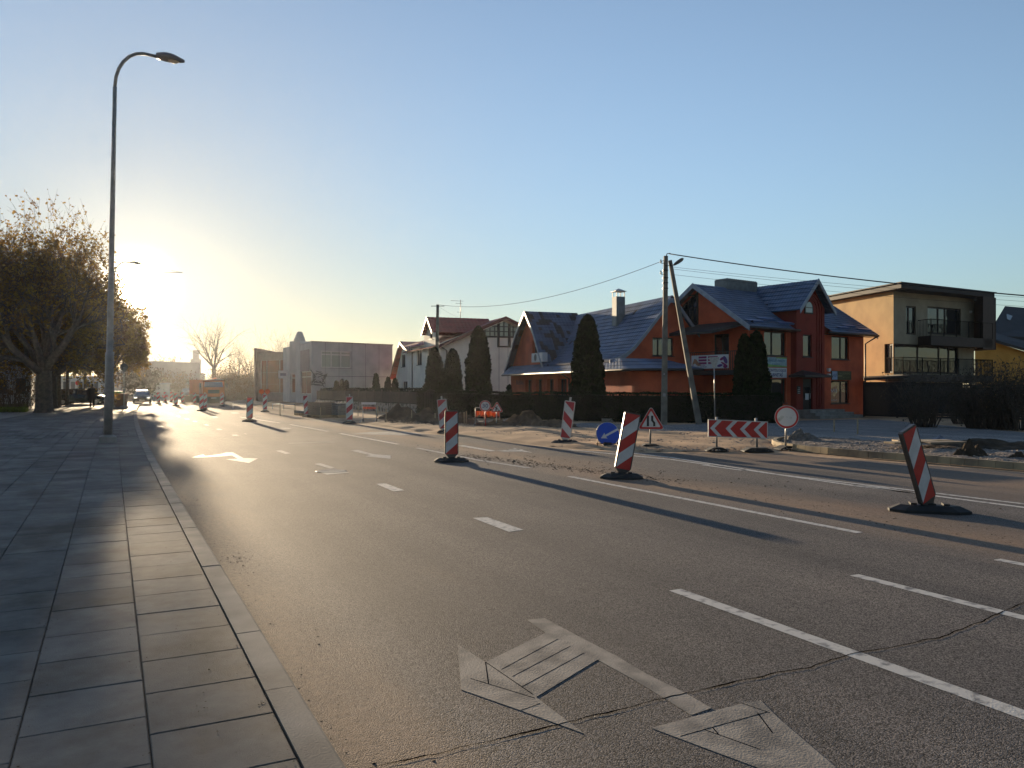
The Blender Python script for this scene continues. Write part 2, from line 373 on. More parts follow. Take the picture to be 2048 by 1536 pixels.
# lengthwise-laid band across the pavement
x = -4.6
while x < 0.62:
    slab(x, x + 0.25, 26.95, 28.75, 0, gap=0.012); slab(x, x + 0.25, 28.78, 30.5, 0, gap=0.012); x += 0.25
tag(g.build('sidewalk', M_slab), kind='structure')
for i in range(110):
    y0, y1 = -3 + i * 1.0, -3 + (i + 1) * 1.0 - 0.008
    X = lambda q, y: q + kx(y) - 0.82
    pts = [(X(0.67, y0), y0), (X(0.82, y0), y0), (X(0.82, y1), y1), (X(0.67, y1), y1)]
    z = 0.125 + jit(0.002)
    kb.add([Vector((*p, -0.05)) for p in pts] + [Vector((*p, z - (0.012 if i in (1, 2) else 0))) for i, p in enumerate(pts)] + [Vector((pts[1][0] - 0.015, y0, z)), Vector((pts[2][0] - 0.015, y1, z))],
           [(4, 8, 9, 7), (8, 5, 6, 9), (0, 1, 5, 8, 4), (1, 2, 6, 5), (2, 3, 7, 9, 6), (3, 0, 4, 7)])
tag(kb.build('kerb', M_kerb), kind='structure')
base.prism([(-4.65, -6)] + [(kx(y) - 0.151, y) for y in [-6] + ys[1:] if y < 100] + [(kx(95) - 0.151, 95), (kx(95) - 5.4, 95), (-3.1, 60), (-4.65, 45)], lambda x, y, h: Vector((x, y, h)), -0.1, 0.106)
tag(base.build('sidewalk_bedding', M_joint), kind='structure')

# ---- painted markings
def strip(mb, pts, wd, z=0.0025, mi=0):      # line of real width along ground points
    P = [Vector((p.x, p.y, z)) for p in pts]
    L_, R_ = [], []
    for i, p in enumerate(P):
        d = (P[min(i + 1, len(P) - 1)] - P[max(i - 1, 0)]).normalized(); nrm = Vector((-d.y, d.x, 0))
        L_.append(p + nrm * wd / 2); R_.append(p - nrm * wd / 2)
    for i in range(len(P) - 1): mb.quad(R_[i], R_[i + 1], L_[i + 1], L_[i], mi)
def ground_poly(mb, px, z=0.0025, mi=0, th=0.0):
    pl = [(gp(*p).x, gp(*p).y) for p in px]
    if th: mb.prism(pl, lambda x, y, h: Vector((x, y, h)), 0.001, th, mi)
    else: mb.tess(pl, fn=lambda x, y: Vector((x, y, z)), mi=mi)
mk = MB()
def xl(x, y0, y1): return [Vector((x, y0 + (y1 - y0) * i / 6, 0)) for i in range(7)]
strip(mk, xl(3.98, 5.03, 0.3), 0.12)
strip(mk, xl(5.66, 4.74, 1.0), 0.11)
strip(mk, xl(7.36, 12.3, 6.09), 0.11); strip(mk, xl(7.36, 4.57, 1.0), 0.11)
ground_poly(mk, [(945, 1036), (975, 1035), (1047, 1060), (1018, 1064)]); ground_poly(mk, [(752, 968), (771, 967), (809, 981), (787, 983)])
m2 = MB()
ground_poly(m2, [(629, 928), (642, 927), (671, 936), (660, 937)]); ground_poly(m2, [(551, 901.5), (563, 901), (582, 907), (571, 908)])
ground_poly(m2, [(383, 915), (407, 909), (410, 912.5), (440, 908.5), (453, 905), (466, 905), (487, 916.5), (516, 917), (498, 926), (451, 918.5), (476, 918), (464, 911), (440, 913), (411, 914.5)])
ground_poly(m2, [(700, 901), (715, 900), (749, 909), (781, 911), (781, 917.5), (731, 912.5), (742, 910.5)])
for x, y, wd in [(320, 852.6, 16), (341, 828, 9), (357, 832.6, 10), (374, 838, 12), (390, 843, 12), (413, 850, 12), (438, 858.7, 14), (470, 870.5, 16), (491, 868, 7), (571, 856.8, 24), (470, 826, 20), (368, 824.5, 20), (505, 836, 16), (430, 834, 14)]:
    ground_poly(m2, [(x - wd / 2, y - .8), (x + wd / 2 - 5, y - .8), (x + wd / 2, y + .8), (x - wd / 2 + 5, y + .8)])
strip(mk, [gp(580, 849), gp(657, 863)], 0.13); strip(mk, [gp(680, 867), gp(796, 888.5)], 0.13); strip(m2, [gp(834, 896), gp(890, 907), gp(960, 921), gp(1058, 936)], 0.12)
strip(mk, [gp(480, 834), gp(560, 846)], 0.12)
strip(m2, [gp(577, 886.7), gp(669, 884)], 0.14)
strip(mk, [gp(921, 891), gp(985, 902), gp(1044, 899)], 0.2); ground_poly(mk, [(1030, 897), (1066, 905.5), (1044, 903), (1000, 903)])
strip(mk, [gp(1138, 899.6), gp(1342, 919), gp(1478, 938), gp(1700, 970), gp(2048, 1015), gp(2300, 1048)], 0.11)
strip(mk, [gp(1245, 904), gp(1342, 915), gp(1555, 949), gp(1800, 978), gp(2048, 1008), gp(2300, 1035)], 0.10, z=0.003)
ground_poly(mk, [(1400, 930), (1440, 930), (1500, 940), (1480, 941)]); ground_poly(mk, [(1705, 970), (1760, 974), (1850, 990), (1800, 984)])
tag(mk.build('road_marking', M_paint), kind='structure'); tag(m2.build('worn_road_marking', M_paint_old), kind='structure')
# the thick plastic turning arrow close to the camera, with the grooves between its laid strips
ar = MB()
ground_poly(ar, [(1054, 1240), (1089, 1237), (1158, 1274), (1232, 1312), (1294, 1349), (1371, 1387), (1423, 1417), (1382, 1431), (1333, 1400), (1267, 1360), (1195, 1320), (1072, 1395), (1168, 1468), (1039, 1421), (922, 1380), (916, 1290), (971, 1325), (1092, 1266)], th=0.003)
ground_poly(ar, [(1303, 1457), (1483, 1408), (1522, 1402), (1560, 1440), (1672, 1536), (1760, 1610), (1640, 1600), (1514, 1536)], th=0.003)
tag(ar.build('turn_arrow_marking', M_thermo), kind='structure')
gr = MB()
for a, b_ in [((1003, 1340), (1116, 1279)), ((1025, 1354), (1141, 1293)), ((1045, 1374), (1168, 1307)), ((971, 1325), (977, 1368)), ((941, 1358), (1069, 1397)), ((971, 1325), (1066, 1390)), ((1042, 1422), (1080, 1408)),
              ((1360, 1474), (1535, 1425)), ((1425, 1456), (1437, 1470)), ((1410, 1461), (1520, 1500)), ((1515, 1427), (1545, 1467)), ((1485, 1408), (1540, 1427))]:
    strip(gr, [gp(*a), gp(*b_)], 0.006, z=0.0035)
tag(gr.build('arrow_groove', M_crack), kind='structure')
ck = MB(); cp = []
pl = [(640, 1560), (850, 1512), (1000, 1480), (1131, 1444), (1250, 1418), (1373, 1386), (1500, 1358), (1620, 1335), (1707, 1307), (1800, 1292), (1880, 1276), (1960, 1245), (2010, 1220), (2080, 1195)]
G = [gp(*p) for p in pl]; k = 0
for i in range(len(G) - 1):
    nn = max(3, int((G[i + 1] - G[i]).length / 0.05))
    for j in range(nn):
        p = G[i].lerp(G[i + 1], j / nn); q = noise.noise(p * 9) * 0.022 + noise.noise(p * 30) * 0.008
        cp.append(p + Vector((q * .4, q, 0)))
for i in range(len(cp) - 1):
    wd = 0.009 + 0.010 * noise.noise(cp[i] * 6 + Vector((5, 5, 0)))
    a, b_ = cp[i], cp[i + 1]
    ck.quad(a + Vector((0, -wd / 2, 0.0036)), b_ + Vector((0, -wd / 2, 0.0036)), b_ + Vector((0, wd / 2, 0.0036)), a + Vector((0, wd / 2, 0.0036)))
tag(ck.build('road_crack', M_crack), kind='structure')
# loose soil crumbs on the road, crumbs by the kerb, twig litter
def crumbs(name, pts, m, lab):
    c = MB()
    for p, r in pts:
        n_ = rnd.randint(4, 6); a0 = rnd.random() * 6; ring = [p + Vector((math.cos(a0 + 6.283 * k / n_) * r * rnd.uniform(.7, 1.3), math.sin(a0 + 6.283 * k / n_) * r * rnd.uniform(.7, 1.3), 0)) for k in range(n_)]
        top = p + Vector((jit(r * .3), jit(r * .3), r * rnd.uniform(.25, .7)))
        c.add(ring + [top], [(k, (k + 1) % n_, n_) for k in range(n_)])
    tag(c.build(name, m), lab, 'debris', kind='stuff')
pts = []
for i in range(1500):
    t = rnd.random(); a = gp(905, 908).lerp(gp(1330, 960), t * 1.02) if rnd.random() < .8 else gp(800, 885).lerp(gp(1900, 1010), rnd.random())
    pts.append((a + Vector((rnd.gauss(0, .22), rnd.gauss(0, .35), 0)), abs(rnd.gauss(0.0, .011)) + .003))
for i in range(700):
    p = gp(rnd.uniform(1330, 2100), rnd.uniform(950, 1020)); p = Vector((8.4 + rnd.gauss(0, .35), rnd.uniform(2, 14), 0)); pts.append((p, abs(rnd.gauss(0, .006)) + .002))
for i in range(700):
    y = rnd.uniform(1.5, 22); pts.append((Vector((kx(y) + abs(rnd.gauss(0, .22)) + .01, y, 0)), abs(rnd.gauss(0, .0035)) + .001))
for x, y in [(345, 945), (355, 950), (478, 1120), (470, 1115), (488, 1122), (395, 1000), (385, 1010)]:
    c = gp(x, y)
    for i in range(30): pts.append((c + Vector((rnd.gauss(0, .05), rnd.gauss(0, .16), 0)), abs(rnd.gauss(0, .004)) + .0015))
crumbs('soil_crumbs', pts, M_darksoil, 'dark crumbs of soil scattered over the road')
pts = []
for i in range(1500):
    y = 0.8 + 17 * rnd.random() ** 1.6; x = rnd.choice([0.665, 0.145, -0.355, 0.665, 0.4]) + rnd.gauss(0, .05); pts.append((Vector((x + kx(y) - .82, y, .123)), abs(rnd.gauss(0, .002)) + .001))
crumbs('pavement_grit', pts, M_darksoil, 'fine dark grit along the pavement joints')
# sand and gravel of the dug-up side, with relief
def relief(name, pxpoly, m, amp, z0=0.0, res=0.35, freq=0.8, kind='structure', label=None, fall=1.0):
    P = [gp(*p) for p in pxpoly]; x0, x1 = min(p.x for p in P), max(p.x for p in P); y0, y1 = min(p.y for p in P), max(p.y for p in P)
    def inside(x, y):
        c = False; n_ = len(P); dm = 1e9
        for i in range(n_):
            a, b_ = P[i], P[(i + 1) % n_]
            if (a.y > y) != (b_.y > y) and x < (b_.x - a.x) * (y - a.y) / (b_.y - a.y) + a.x: c = not c
            ab = Vector((b_.x - a.x, b_.y - a.y)); ap = Vector((x - a.x, y - a.y)); h = max(0, min(1, ap.dot(ab) / max(ab.dot(ab), 1e-9))); dm = min(dm, (ap - ab * h).length)
        return c, dm
    nx, ny = int((x1 - x0) / res) + 2, int((y1 - y0) / res) + 2; idx = {}; mb = MB()
    for j in range(ny):
        for i in range(nx):
            x, y = x0 + i * res, y0 + j * res; c, dm = inside(x, y)
            if c or dm < res:
                f = min(1, (dm if c else 0) / fall); h = noise.fractal(Vector((x * freq, y * freq, 3.1)), 1.0, 2.0, 5) * 0.5 + 0.5
                idx[(i, j)] = len(mb.v); mb.v.append(Vector((x, y, z0 + (max(0, h) * amp * f if c else -0.06) )))
    for (i, j), a in idx.items():
        q = [(i, j), (i + 1, j), (i + 1, j + 1), (i, j + 1)]
        if all(k in idx for k in q): mb.f.append([idx[k] for k in q]); mb.m.append(0); mb.sm.append(True)
    ob = mb.build(name, m); return tag(ob, label, None, None, kind)
relief('sand', [(700, 838), (760, 852), (840, 864), (920, 870), (1027, 884), (1145, 896), (1300, 902), (1560, 903), (1545, 885), (1500, 866), (1300, 862), (1050, 850), (860, 842), (760, 832)], M_sand, 0.10, 0.006, 0.3, 1.1)
relief('gravel_bed', [(1570, 893), (1700, 906), (1850, 920), (2100, 944), (2100, 915), (1900, 898), (1750, 885), (1620, 878), (1560, 884)], M_gravel, 0.10, 0.05, 0.15, 2.5, fall=.4)
relief('side_road', [(1130, 852), (1330, 862), (1500, 868), (1640, 878), (1800, 886), (2100, 910), (2100, 868), (1750, 838), (1540, 842), (1330, 849), (1150, 845)], M_asph2, 0.02, 0.004, 0.6, 0.5)

# stones lying on the sand and along the dug strip
pts = []; r_s = random.Random(44)
while len(pts) < 3000:
    px, py = r_s.uniform(720, 1600), r_s.uniform(846, 905)
    lo_ = 840 + (px - 700) * .026; hi_ = 838 + (min(px, 1300) - 700) * .112
    if not (lo_ + 2 < py < hi_): continue
    p = gp(px, py); p.z = .03 + .03 * r_s.random(); pts.append((p, .010 + abs(r_s.gauss(0, .02))))
while len(pts) < 4600:
    px, py = r_s.uniform(1570, 2060), r_s.uniform(880, 935)
    if not (880 + (px - 1600) * .07 < py < 893 + (px - 1580) * .1): continue
    p = gp(px, py); p.z = .08 + .03 * r_s.random(); pts.append((p, .010 + abs(r_s.gauss(0, .018))))
crumbs('loose_stones', pts, mat('loose_stone', (.36, .28, .21), .9, (.16, .125, .10), scale=.9), 'loose stones strewn over the sand and gravel beside the road')

pts = []; r_s = random.Random(45)
while len(pts) < 1300:
    px = r_s.uniform(770, 1150); p = gp(px, r_s.uniform(843, 849) + (px - 770) * .025); p.z = .01 + r_s.random() * .1; pts.append((p, .02 + abs(r_s.gauss(0, .045))))
crumbs('soil_clods', pts, M_soil, 'clods of dug soil tumbled round the soil heaps before the hedges')
# ------------------------------------------------------------------ building helpers
M_red = mat('red_render', (0.62, 0.125, 0.052), 0.85, (0.44, 0.085, 0.038), scale=1.2, bump=0.006, bscale=40, detail=9)
M_dred = mat('dark_red_render', (0.26, 0.036, 0.022), 0.85, (0.20, 0.028, 0.018), scale=1.2, bump=0.004, bscale=40)
M_cream = mat('cream_render', (0.80, 0.78, 0.68), 0.85, (0.68, 0.66, 0.58), scale=0.8, bump=0.005, bscale=40, detail=9)
M_ochre = mat('ochre_render', (0.56, 0.38, 0.17), 0.85, (0.44, 0.29, 0.13), scale=1.0, bump=0.005, bscale=40, detail=9)
M_taupe = mat('taupe_render', (0.37, 0.33, 0.235), 0.85, (0.29, 0.26, 0.19), scale=1.5, bump=0.004, bscale=40)
M_yel = mat('yellow_render', (0.62, 0.36, 0.08), 0.85, (0.5, 0.28, 0.06), scale=1.2, bump=0.005, bscale=40)
M_grey = mat('grey_block_render', (0.44, 0.44, 0.44), 0.85, (0.33, 0.335, 0.34), scale=0.9, bump=0.004, bscale=30, detail=9)
M_brownw = mat('brown_brick_wall', (0.26, 0.19, 0.16), 0.9, (0.19, 0.14, 0.12), scale=2, bump=0.01, bscale=20)
M_tile = mat('blue_grey_roof_tile', (0.075, 0.12, 0.205), 0.5, (0.042, 0.07, 0.125), scale=1.5, bump=0.003, bscale=30, spec=0.35)
M_tile_b = mat('weathered_roof_tile', (0.042, 0.038, 0.038), 0.85, (0.025, 0.024, 0.024), scale=5, bump=0.003, bscale=30)
M_guard = mat('blue_snow_guard', (0.10, 0.17, 0.36), 0.4, scale=3)
M_trim = mat('pale_metal_trim', (0.26, 0.31, 0.38), 0.45, scale=3, metal=0.2)
M_darktrim = mat('dark_trim', (0.03, 0.028, 0.03), 0.5, scale=3)
M_redroof = mat('dark_red_roof_sheet', (0.30, 0.025, 0.022), 0.6, (0.21, 0.018, 0.016), scale=2, bump=0.004, bscale=20)
M_orroof = mat('orange_red_roof_sheet', (0.42, 0.05, 0.03), 0.5, (0.26, 0.05, 0.035), scale=2)
M_frame = mat('dark_window_frame', (0.020, 0.018, 0.018), 0.45)
M_wframe = mat('white_window_frame', (0.55, 0.55, 0.53), 0.45, (0.48, 0.48, 0.46))
M_glass = glass('window_glass'); M_glass2 = glass('curtained_glass', (0.20, 0.22, 0.19), 0.08); M_oglass = mat('orange_glass', (0.24, 0.055, 0.014), .3, (.12, .03, .01), scale=.5, spec=.25)
M_white = mat('white_sheet', (0.66, 0.66, 0.66), 0.5, (0.58, 0.58, 0.58)); M_black = mat('black_print', (0.012, 0.012, 0.014), 0.5)
M_navy = mat('navy_print', (0.01, 0.02, 0.16), 0.5); M_galv = mat('galvanised_steel', (0.38, 0.38, 0.37), 0.42, (0.28, 0.28, 0.28), scale=12, metal=0.5)
M_concrete = mat('concrete', (0.30, 0.285, 0.255), 0.9, (0.20, 0.19, 0.17), scale=3, bump=0.006, bscale=30, detail=9)
M_bark = mat('pale_planks', (0.22, 0.17, 0.12), 0.9, scale=3)
M_roofdark = mat('dark_roof_felt', (0.035, 0.035, 0.037), 0.7, (0.025, 0.025, 0.027), scale=2)
M_pink = mat('magenta_print', (0.26, 0.02, 0.12), 0.5); M_skinp = mat('peach_print', (0.45, 0.22, 0.13), 0.5); M_lgreen = mat('green_print', (0.22, 0.42, 0.12), 0.5); M_lblue = mat('light_blue_print', (0.32, 0.50, 0.55), 0.5)
M_viol = mat('violet_print', (0.12, 0.05, 0.22), 0.5)

def face(fr, plane, val, flip=1):        # returns fn(a, z, d): a along, d inward
    if plane == 'v': return lambda a, z, d=0.0: fr.P(a, val + d * flip, z)
    return lambda a, z, d=0.0: fr.P(val + d * flip, a, z)
def wall(mb, fn, outer, holes=(), rev=0.14, mi=0):
    hs_ = [[(a0, z0), (a1, z0), (a1, z1), (a0, z1)] for a0, a1, z0, z1 in holes]
    mb.tess(outer, hs_, mi, lambda a, z: fn(a, z, 0))
    for a0, a1, z0, z1 in holes:
        q = [(a0, z0), (a1, z0), (a1, z1), (a0, z1)]
        for i in range(4):
            p, r_ = q[i], q[(i + 1) % 4]; mb.quad(fn(*p, 0), fn(*r_, 0), fn(*r_, rev), fn(*p, rev), mi)
def fbox(mb, fn, a0, a1, z0, z1, d0, d1, mi=0):   # box on a facade
    vs = [fn(a, z, d) for d in (d0, d1) for z in (z0, z1) for a in (a0, a1)]
    mb.add(vs, [(0, 2, 3, 1), (4, 5, 7, 6), (0, 1, 5, 4), (2, 6, 7, 3), (0, 4, 6, 2), (1, 3, 7, 5)], mi)
def window(root, fn, r_, mull=(0.5,), tran=(), fm=None, gm=None, fw=0.06, d=0.09, sill=True, name='window', smat=None):
    a0, a1, z0, z1 = r_; fm = fm or M_frame; gm = gm or M_glass; mb = MB()
    fbox(mb, fn, a0, a1, z0, z0 + fw, d, d + .07); fbox(mb, fn, a0, a1, z1 - fw, z1, d, d + .07)
    fbox(mb, fn, a0, a0 + fw, z0 + fw, z1 - fw, d, d + .07); fbox(mb, fn, a1 - fw, a1, z0 + fw, z1 - fw, d, d + .07)
    for m_ in mull: x = a0 + (a1 - a0) * m_; fbox(mb, fn, x - fw / 2, x + fw / 2, z0 + fw, z1 - fw, d + .002, d + .072)
    for m_ in tran: z = z0 + (z1 - z0) * m_; fbox(mb, fn, a0 + fw, a1 - fw, z - fw / 2, z + fw / 2, d + .004, d + .068)
    o = mb.build(name, fm, root)
    p = MB(); p.quad(fn(a0, z0, d + .04), fn(a1, z0, d + .04), fn(a1, z1, d + .04), fn(a0, z1, d + .04)); p.build('pane', gm, o)
    if sill:
        s_ = MB(); fbox(s_, fn, a0 - .05, a1 + .05, z0 - .04, z0 - .002, -.06, d); s_.build('sill', smat or M_darktrim, o)
    return o
def rect(fr, plane, val, x0, x1, y0, y1):       # pixels of a rectangle -> (a0, a1, z0, z1)
    f = fr.onv if plane == 'v' else fr.onu
    a0, zt0 = f(val, x0, y0); a1, zt1 = f(val, x1, y0); _, zb0 = f(val, x0, y1); _, zb1 = f(val, x1, y1)
    zt, zb = (zt0 + zt1) / 2, (zb0 + zb1) / 2
    return (min(a0, a1), max(a0, a1), zb, zt)
def tiles(mb, fn, n, m, lift=0.03, wave=0.016, mi=0, mfn=None, clip=None, sub=4):
    """n tiles along, m courses up; fn(s, t) -> point"""
    for k in range(m):
        for i in range(n):
            s0, s1, t0, t1 = i / n, (i + 1) / n, k / m, (k + 1) / m
            if clip and not clip((s0 + s1) / 2, (t0 + t1) / 2): continue
            a, b_, c = fn(s0, t0), fn(s1, t0), fn(s0, min(1, t1))
            nn = (b_ - a).cross(c - a)
            if nn.length < 1e-9: nn = (b_ - a).cross(fn(s1, t1) - a)
            nn.normalize()
            if nn.z < 0: nn = -nn
            mm = mfn((s0 + s1) / 2, (t0 + t1) / 2) if mfn else mi
            lo, hi, dn = [], [], []
            for q in range(sub + 1):
                s = s0 + (s1 - s0) * q / sub; wv = wave * (0.5 - 0.5 * math.cos(2 * math.pi * q / sub))
                lo.append(fn(s, t0) + nn * (lift + wv)); hi.append(fn(s, t1) + nn * (0.004 + wv)); dn.append(fn(s, t0) + nn * (0.0 if k else -0.04))
            vs = lo + hi + dn; w_ = sub + 1
            mb.add(vs, [(q, q + 1, w_ + q + 1, w_ + q) for q in range(sub)] + [(2 * w_ + q, 2 * w_ + q + 1, q + 1, q) for q in range(sub)], mm)
def blerp(A, B, C, D): return lambda s, t: (A.lerp(B, s)).lerp(D.lerp(C, s), t)   # A,B eave; D above A, C above B
def soffit(mb, fn, th=0.1, ns=6, nt_=6, mi=0):
    for i in range(ns):
        for j in range(nt_):
            q = [fn(s / ns, t / nt_) - Vector((0, 0, th)) for s, t in ((i, j), (i + 1, j), (i + 1, j + 1), (i, j + 1))]
            mb.add(q, [(0, 1, 2, 3)], mi)
def board(mb, pts, wd=0.16, th=0.05, out_=None, mi=0):      # barge board along points, hanging below them
    for a, b_ in zip(pts, pts[1:]):
        o_ = out_ * th; dz = Vector((0, 0, wd)); up = Vector((0, 0, .05))
        vs = [a + up, b_ + up, b_ - dz, a - dz, a + up + o_, b_ + up + o_, b_ - dz + o_, a - dz + o_]
        mb.add(vs, [(0, 1, 2, 3), (4, 5, 6, 7), (0, 1, 5, 4), (3, 2, 6, 7), (0, 3, 7, 4), (1, 2, 6, 5)], mi)

# ================================================================== the two-storey red house with the shop signs
O = at(1497, 40.4); F1 = Frame(O, dirvp(3240), dirvp(-117))
W1 = F1.onv(0, 1727)
vr, zr = F1.onu(-0.6, 1386, 568); ve, ze = F1.onu(-0.6, 1494, 650)
print('RO', W1, 'ridge', vr, zr, 'eave', ve, ze)
VE = -0.55; D1 = 2 * vr
zr = F1.onu(-0.6, 1386, 568)[1]; ze = F1.onv(VE, 1497, 652)[1]; 
slope1 = (zr - ze) / (vr - VE)
zw = ze + slope1 * (0 - VE)       # wall top under roof
root = thing('red_house', 'two storey red rendered house with blue tiled roof, shop signs and a darker entrance bay', 'house', F1.P(W1 / 2, 4, 0))
ff = face(F1, 'v', 0.0); BV = -0.35
b0, b1 = F1.onv(BV, 1593), F1.onv(BV, 1649)
hl = [rect(F1, 'v', 0, 1528, 1572, 663, 712), rect(F1, 'v', 0, 1528, 1572, 757, 806), rect(F1, 'v', 0, 1663, 1698, 673, 719), rect(F1, 'v', 0, 1662, 1698, 761, 807)]
mb = MB()
wall(mb, ff, [(0, -.2), (b0, -.2), (b0, zw), (0, zw)], hl[:2]); wall(mb, ff, [(b1, -.2), (W1, -.2), (W1, zw), (b1, zw)], hl[2:])
sd0 = face(F1, 'u', 0.0); sd1 = face(F1, 'u', W1, -1)
sh = [rect(F1, 'u', 0, 1427, 1458, 668, 712)]
att = F1.onu(0, 1396)      # dark glazed attic part beyond this v
wall(mb, sd0, [(0, -.2), (D1, -.2), (D1, zw), (vr, zr), (0, zw)], sh)
wall(mb, sd1, [(0, -.2), (D1, -.2), (D1, zw), (vr, zr), (0, zw)])
wall(mb, face(F1, 'v', D1), [(0, -.2), (W1, -.2), (W1, zw), (0, zw)])
mb.build('wall', M_red, root)
for r_, ml, gm in zip(hl, [(0.42,), (0.42,), (0.6,), (0.62,)], [M_glass, M_glass, M_glass, M_glass]): window(root, ff, r_, ml, gm=gm)
window(root, sd0, sh[0], (0.5,), sill=False)
# attic glazing in the gable
mb = MB(); a0, a1 = F1.onu(0, 1396), F1.onu(0, 1366)
for k in range(4): a = a0 + (a1 - a0) * k / 3; zt = min(zr - .25 - abs(a - vr) * slope1, 9); fbox(mb, sd0, a - .04, a + .04, zw, zt, -.06, -.002)
for z in (zw + .1, zw + .9, zw + 1.6): fbox(mb, sd0, a0, a1, z - .03, z + .03, -.058, -.004)
o_ = mb.build('attic_glazing', M_frame, root)
p = MB(); fb = lambda a: zr - .2 - abs(a - vr) * slope1
p.poly([sd0(a0, zw - .05, -.02), sd0(a1, zw - .05, -.02), sd0(a1, fb(a1), -.02), sd0(vr, fb(vr), -.02) if a0 < vr < a1 else sd0((a0 + a1) / 2, fb((a0 + a1) / 2), -.02), sd0(a0, fb(a0), -.02)]); p.build('pane', M_glass, o_)
# bay
bf = face(F1, 'v', BV); zba = F1.onv(BV, 1628, 566)[1]; zbe = F1.onv(BV, 1597, 612)[1]; bm = (b0 + b1) / 2
bh = [rect(F1, 'v', BV, 1606, 1624, 669, 714), rect(F1, 'v', BV, 1606, 1625, 757, 829)]
ra = rect(F1, 'v', BV, 1608, 1625, 603, 628)
mb = MB(); wall(mb, bf, [(b0, -.2), (b1, -.2), (b1, zbe), (bm, zba), (b0, zbe)], bh, rev=.16)
for u in (b0, b1): mb.quad(F1.P(u, BV, -.2), F1.P(u, vr, -.2), F1.P(u, vr, zbe), F1.P(u, BV, zbe))
rim = .04
# stepped arch mouldings right of and over the windows
for k in range(3):
    r0 = 0.62 + k * 0.22; cu = bm - .05; zc = ra[3] - .45
    pts = [(cu + r0, .1), (cu + r0, zc)] + [(cu + r0 * math.cos(R(a)), zc + r0 * math.sin(R(a))) for a in range(10, 171, 16)]
    for (x, z), (x2, z2) in zip(pts, pts[1:]):
        L_ = math.hypot(x2 - x, z2 - z); nx_, nz_ = -(z2 - z) / L_ * .05, (x2 - x) / L_ * .05
        q = [(x - nx_, z - nz_), (x2 - nx_, z2 - nz_), (x2 + nx_, z2 + nz_), (x + nx_, z + nz_)]
        q = [(a, min(b_, zba - .15 - abs(a - bm) * (zba - zbe) / (b1 - bm))) for a, b_ in q]
        lo = [bf(a, b_, 0.0) for a, b_ in q]; hi = [bf(a, b_, -.06) for a, b_ in q]
        mb.add(hi + lo, [(0, 1, 2, 3)] + [(i, i + 4, (i + 1) % 4 + 4, (i + 1) % 4) for i in range(4)])
mb.build('entrance_bay', M_dred, root)
window(root, bf, bh[0], (), gm=M_glass, fw=.07)
# arched window
mb = MB(); a0, a1, z0, z1 = ra; cx_, rr = (a0 + a1) / 2, (a1 - a0) / 2; arch = [(a0, z0), (a1, z0)] + [(cx_ + rr * math.cos(R(t)), z1 - rr + rr * math.sin(R(t))) for t in range(0, 181, 20)]
mb.prism(arch, lambda a, z, h: bf(a, z, h), -.05, -.02); fw_ = mb.build('arched_window', M_frame, root)
p = MB(); sc_ = lambda a, z: (cx_ + (a - cx_) * .76, z0 + (z - z0) * .84 + .08)
for lo_, hi_ in ((0, .42), (.5, 1.0)):
    q = [sc_(a, z) for a, z in arch]; zc0, zc1 = z0 + .08 + (z1 - z0) * .84 * lo_, z0 + .08 + (z1 - z0) * .84 * hi_
    q = [(a, max(zc0, min(zc1, z))) for a, z in q]; p.tess(q, fn=lambda a, z: bf(a, z, -.054))
p.build('pane', glass('pale_arch_glass', (0.25, 0.32, 0.34), .1), fw_)
# door
a0, a1, z0, z1 = bh[1]; mb = MB(); fbox(mb, bf, a0, a1, z0, z1, .08, .14)
fbox(mb, bf, a0 + .1, a1 - .1, z1 - .38, z1 - .32, .05, .079); fbox(mb, bf, a0 + .08, a0 + .14, z0, z1 - .4, .05, .079); fbox(mb, bf, a1 - .14, a1 - .08, z0, z1 - .4, .05, .079); dr = mb.build('door', M_frame, root)
p = MB(); fbox(p, bf, a0 + .17, a1 - .17, z0 + .9, z1 - .45, .06, .078); p.build('pane', M_glass, dr)
p = MB(); fbox(p, bf, a0 + .28, a1 - .28, z1 - 1.15, z1 - .8, .045, .058); p.build('notice', M_white, dr)
p = MB(); fbox(p, bf, a1 - .22, a1 - .18, z0 + .85, z0 + 1.15, .0, .04); p.build('handle', M_galv, dr)
# canopy, steps
cr = rect(F1, 'v', BV - .6, 1597, 1652, 748, 754); mb = MB(); cf = face(F1, 'v', BV)
fbox(mb, cf, cr[0], cr[1], cr[2] - .02, cr[2] + .08, -1.0, .0); mb.add([cf(cr[0], cr[2] + .08, -1.0), cf(cr[1], cr[2] + .08, -1.0), cf(cr[1], cr[2] + .08, 0), cf(cr[0], cr[2] + .08, 0), cf((cr[0] + cr[1]) / 2, cr[2] + .38, 0)], [(0, 1, 4), (1, 2, 4), (3, 0, 4)])
mb.build('canopy', M_darktrim, root)
mb = MB()
for k in range(3): fbox(mb, cf, b0 - .1 - k * .1, b1 + .5 + k * .3, -.1, .42 - .14 * k, -.9 - k * .35, -.002 - k * .0)
mb.build('step', M_concrete, root)
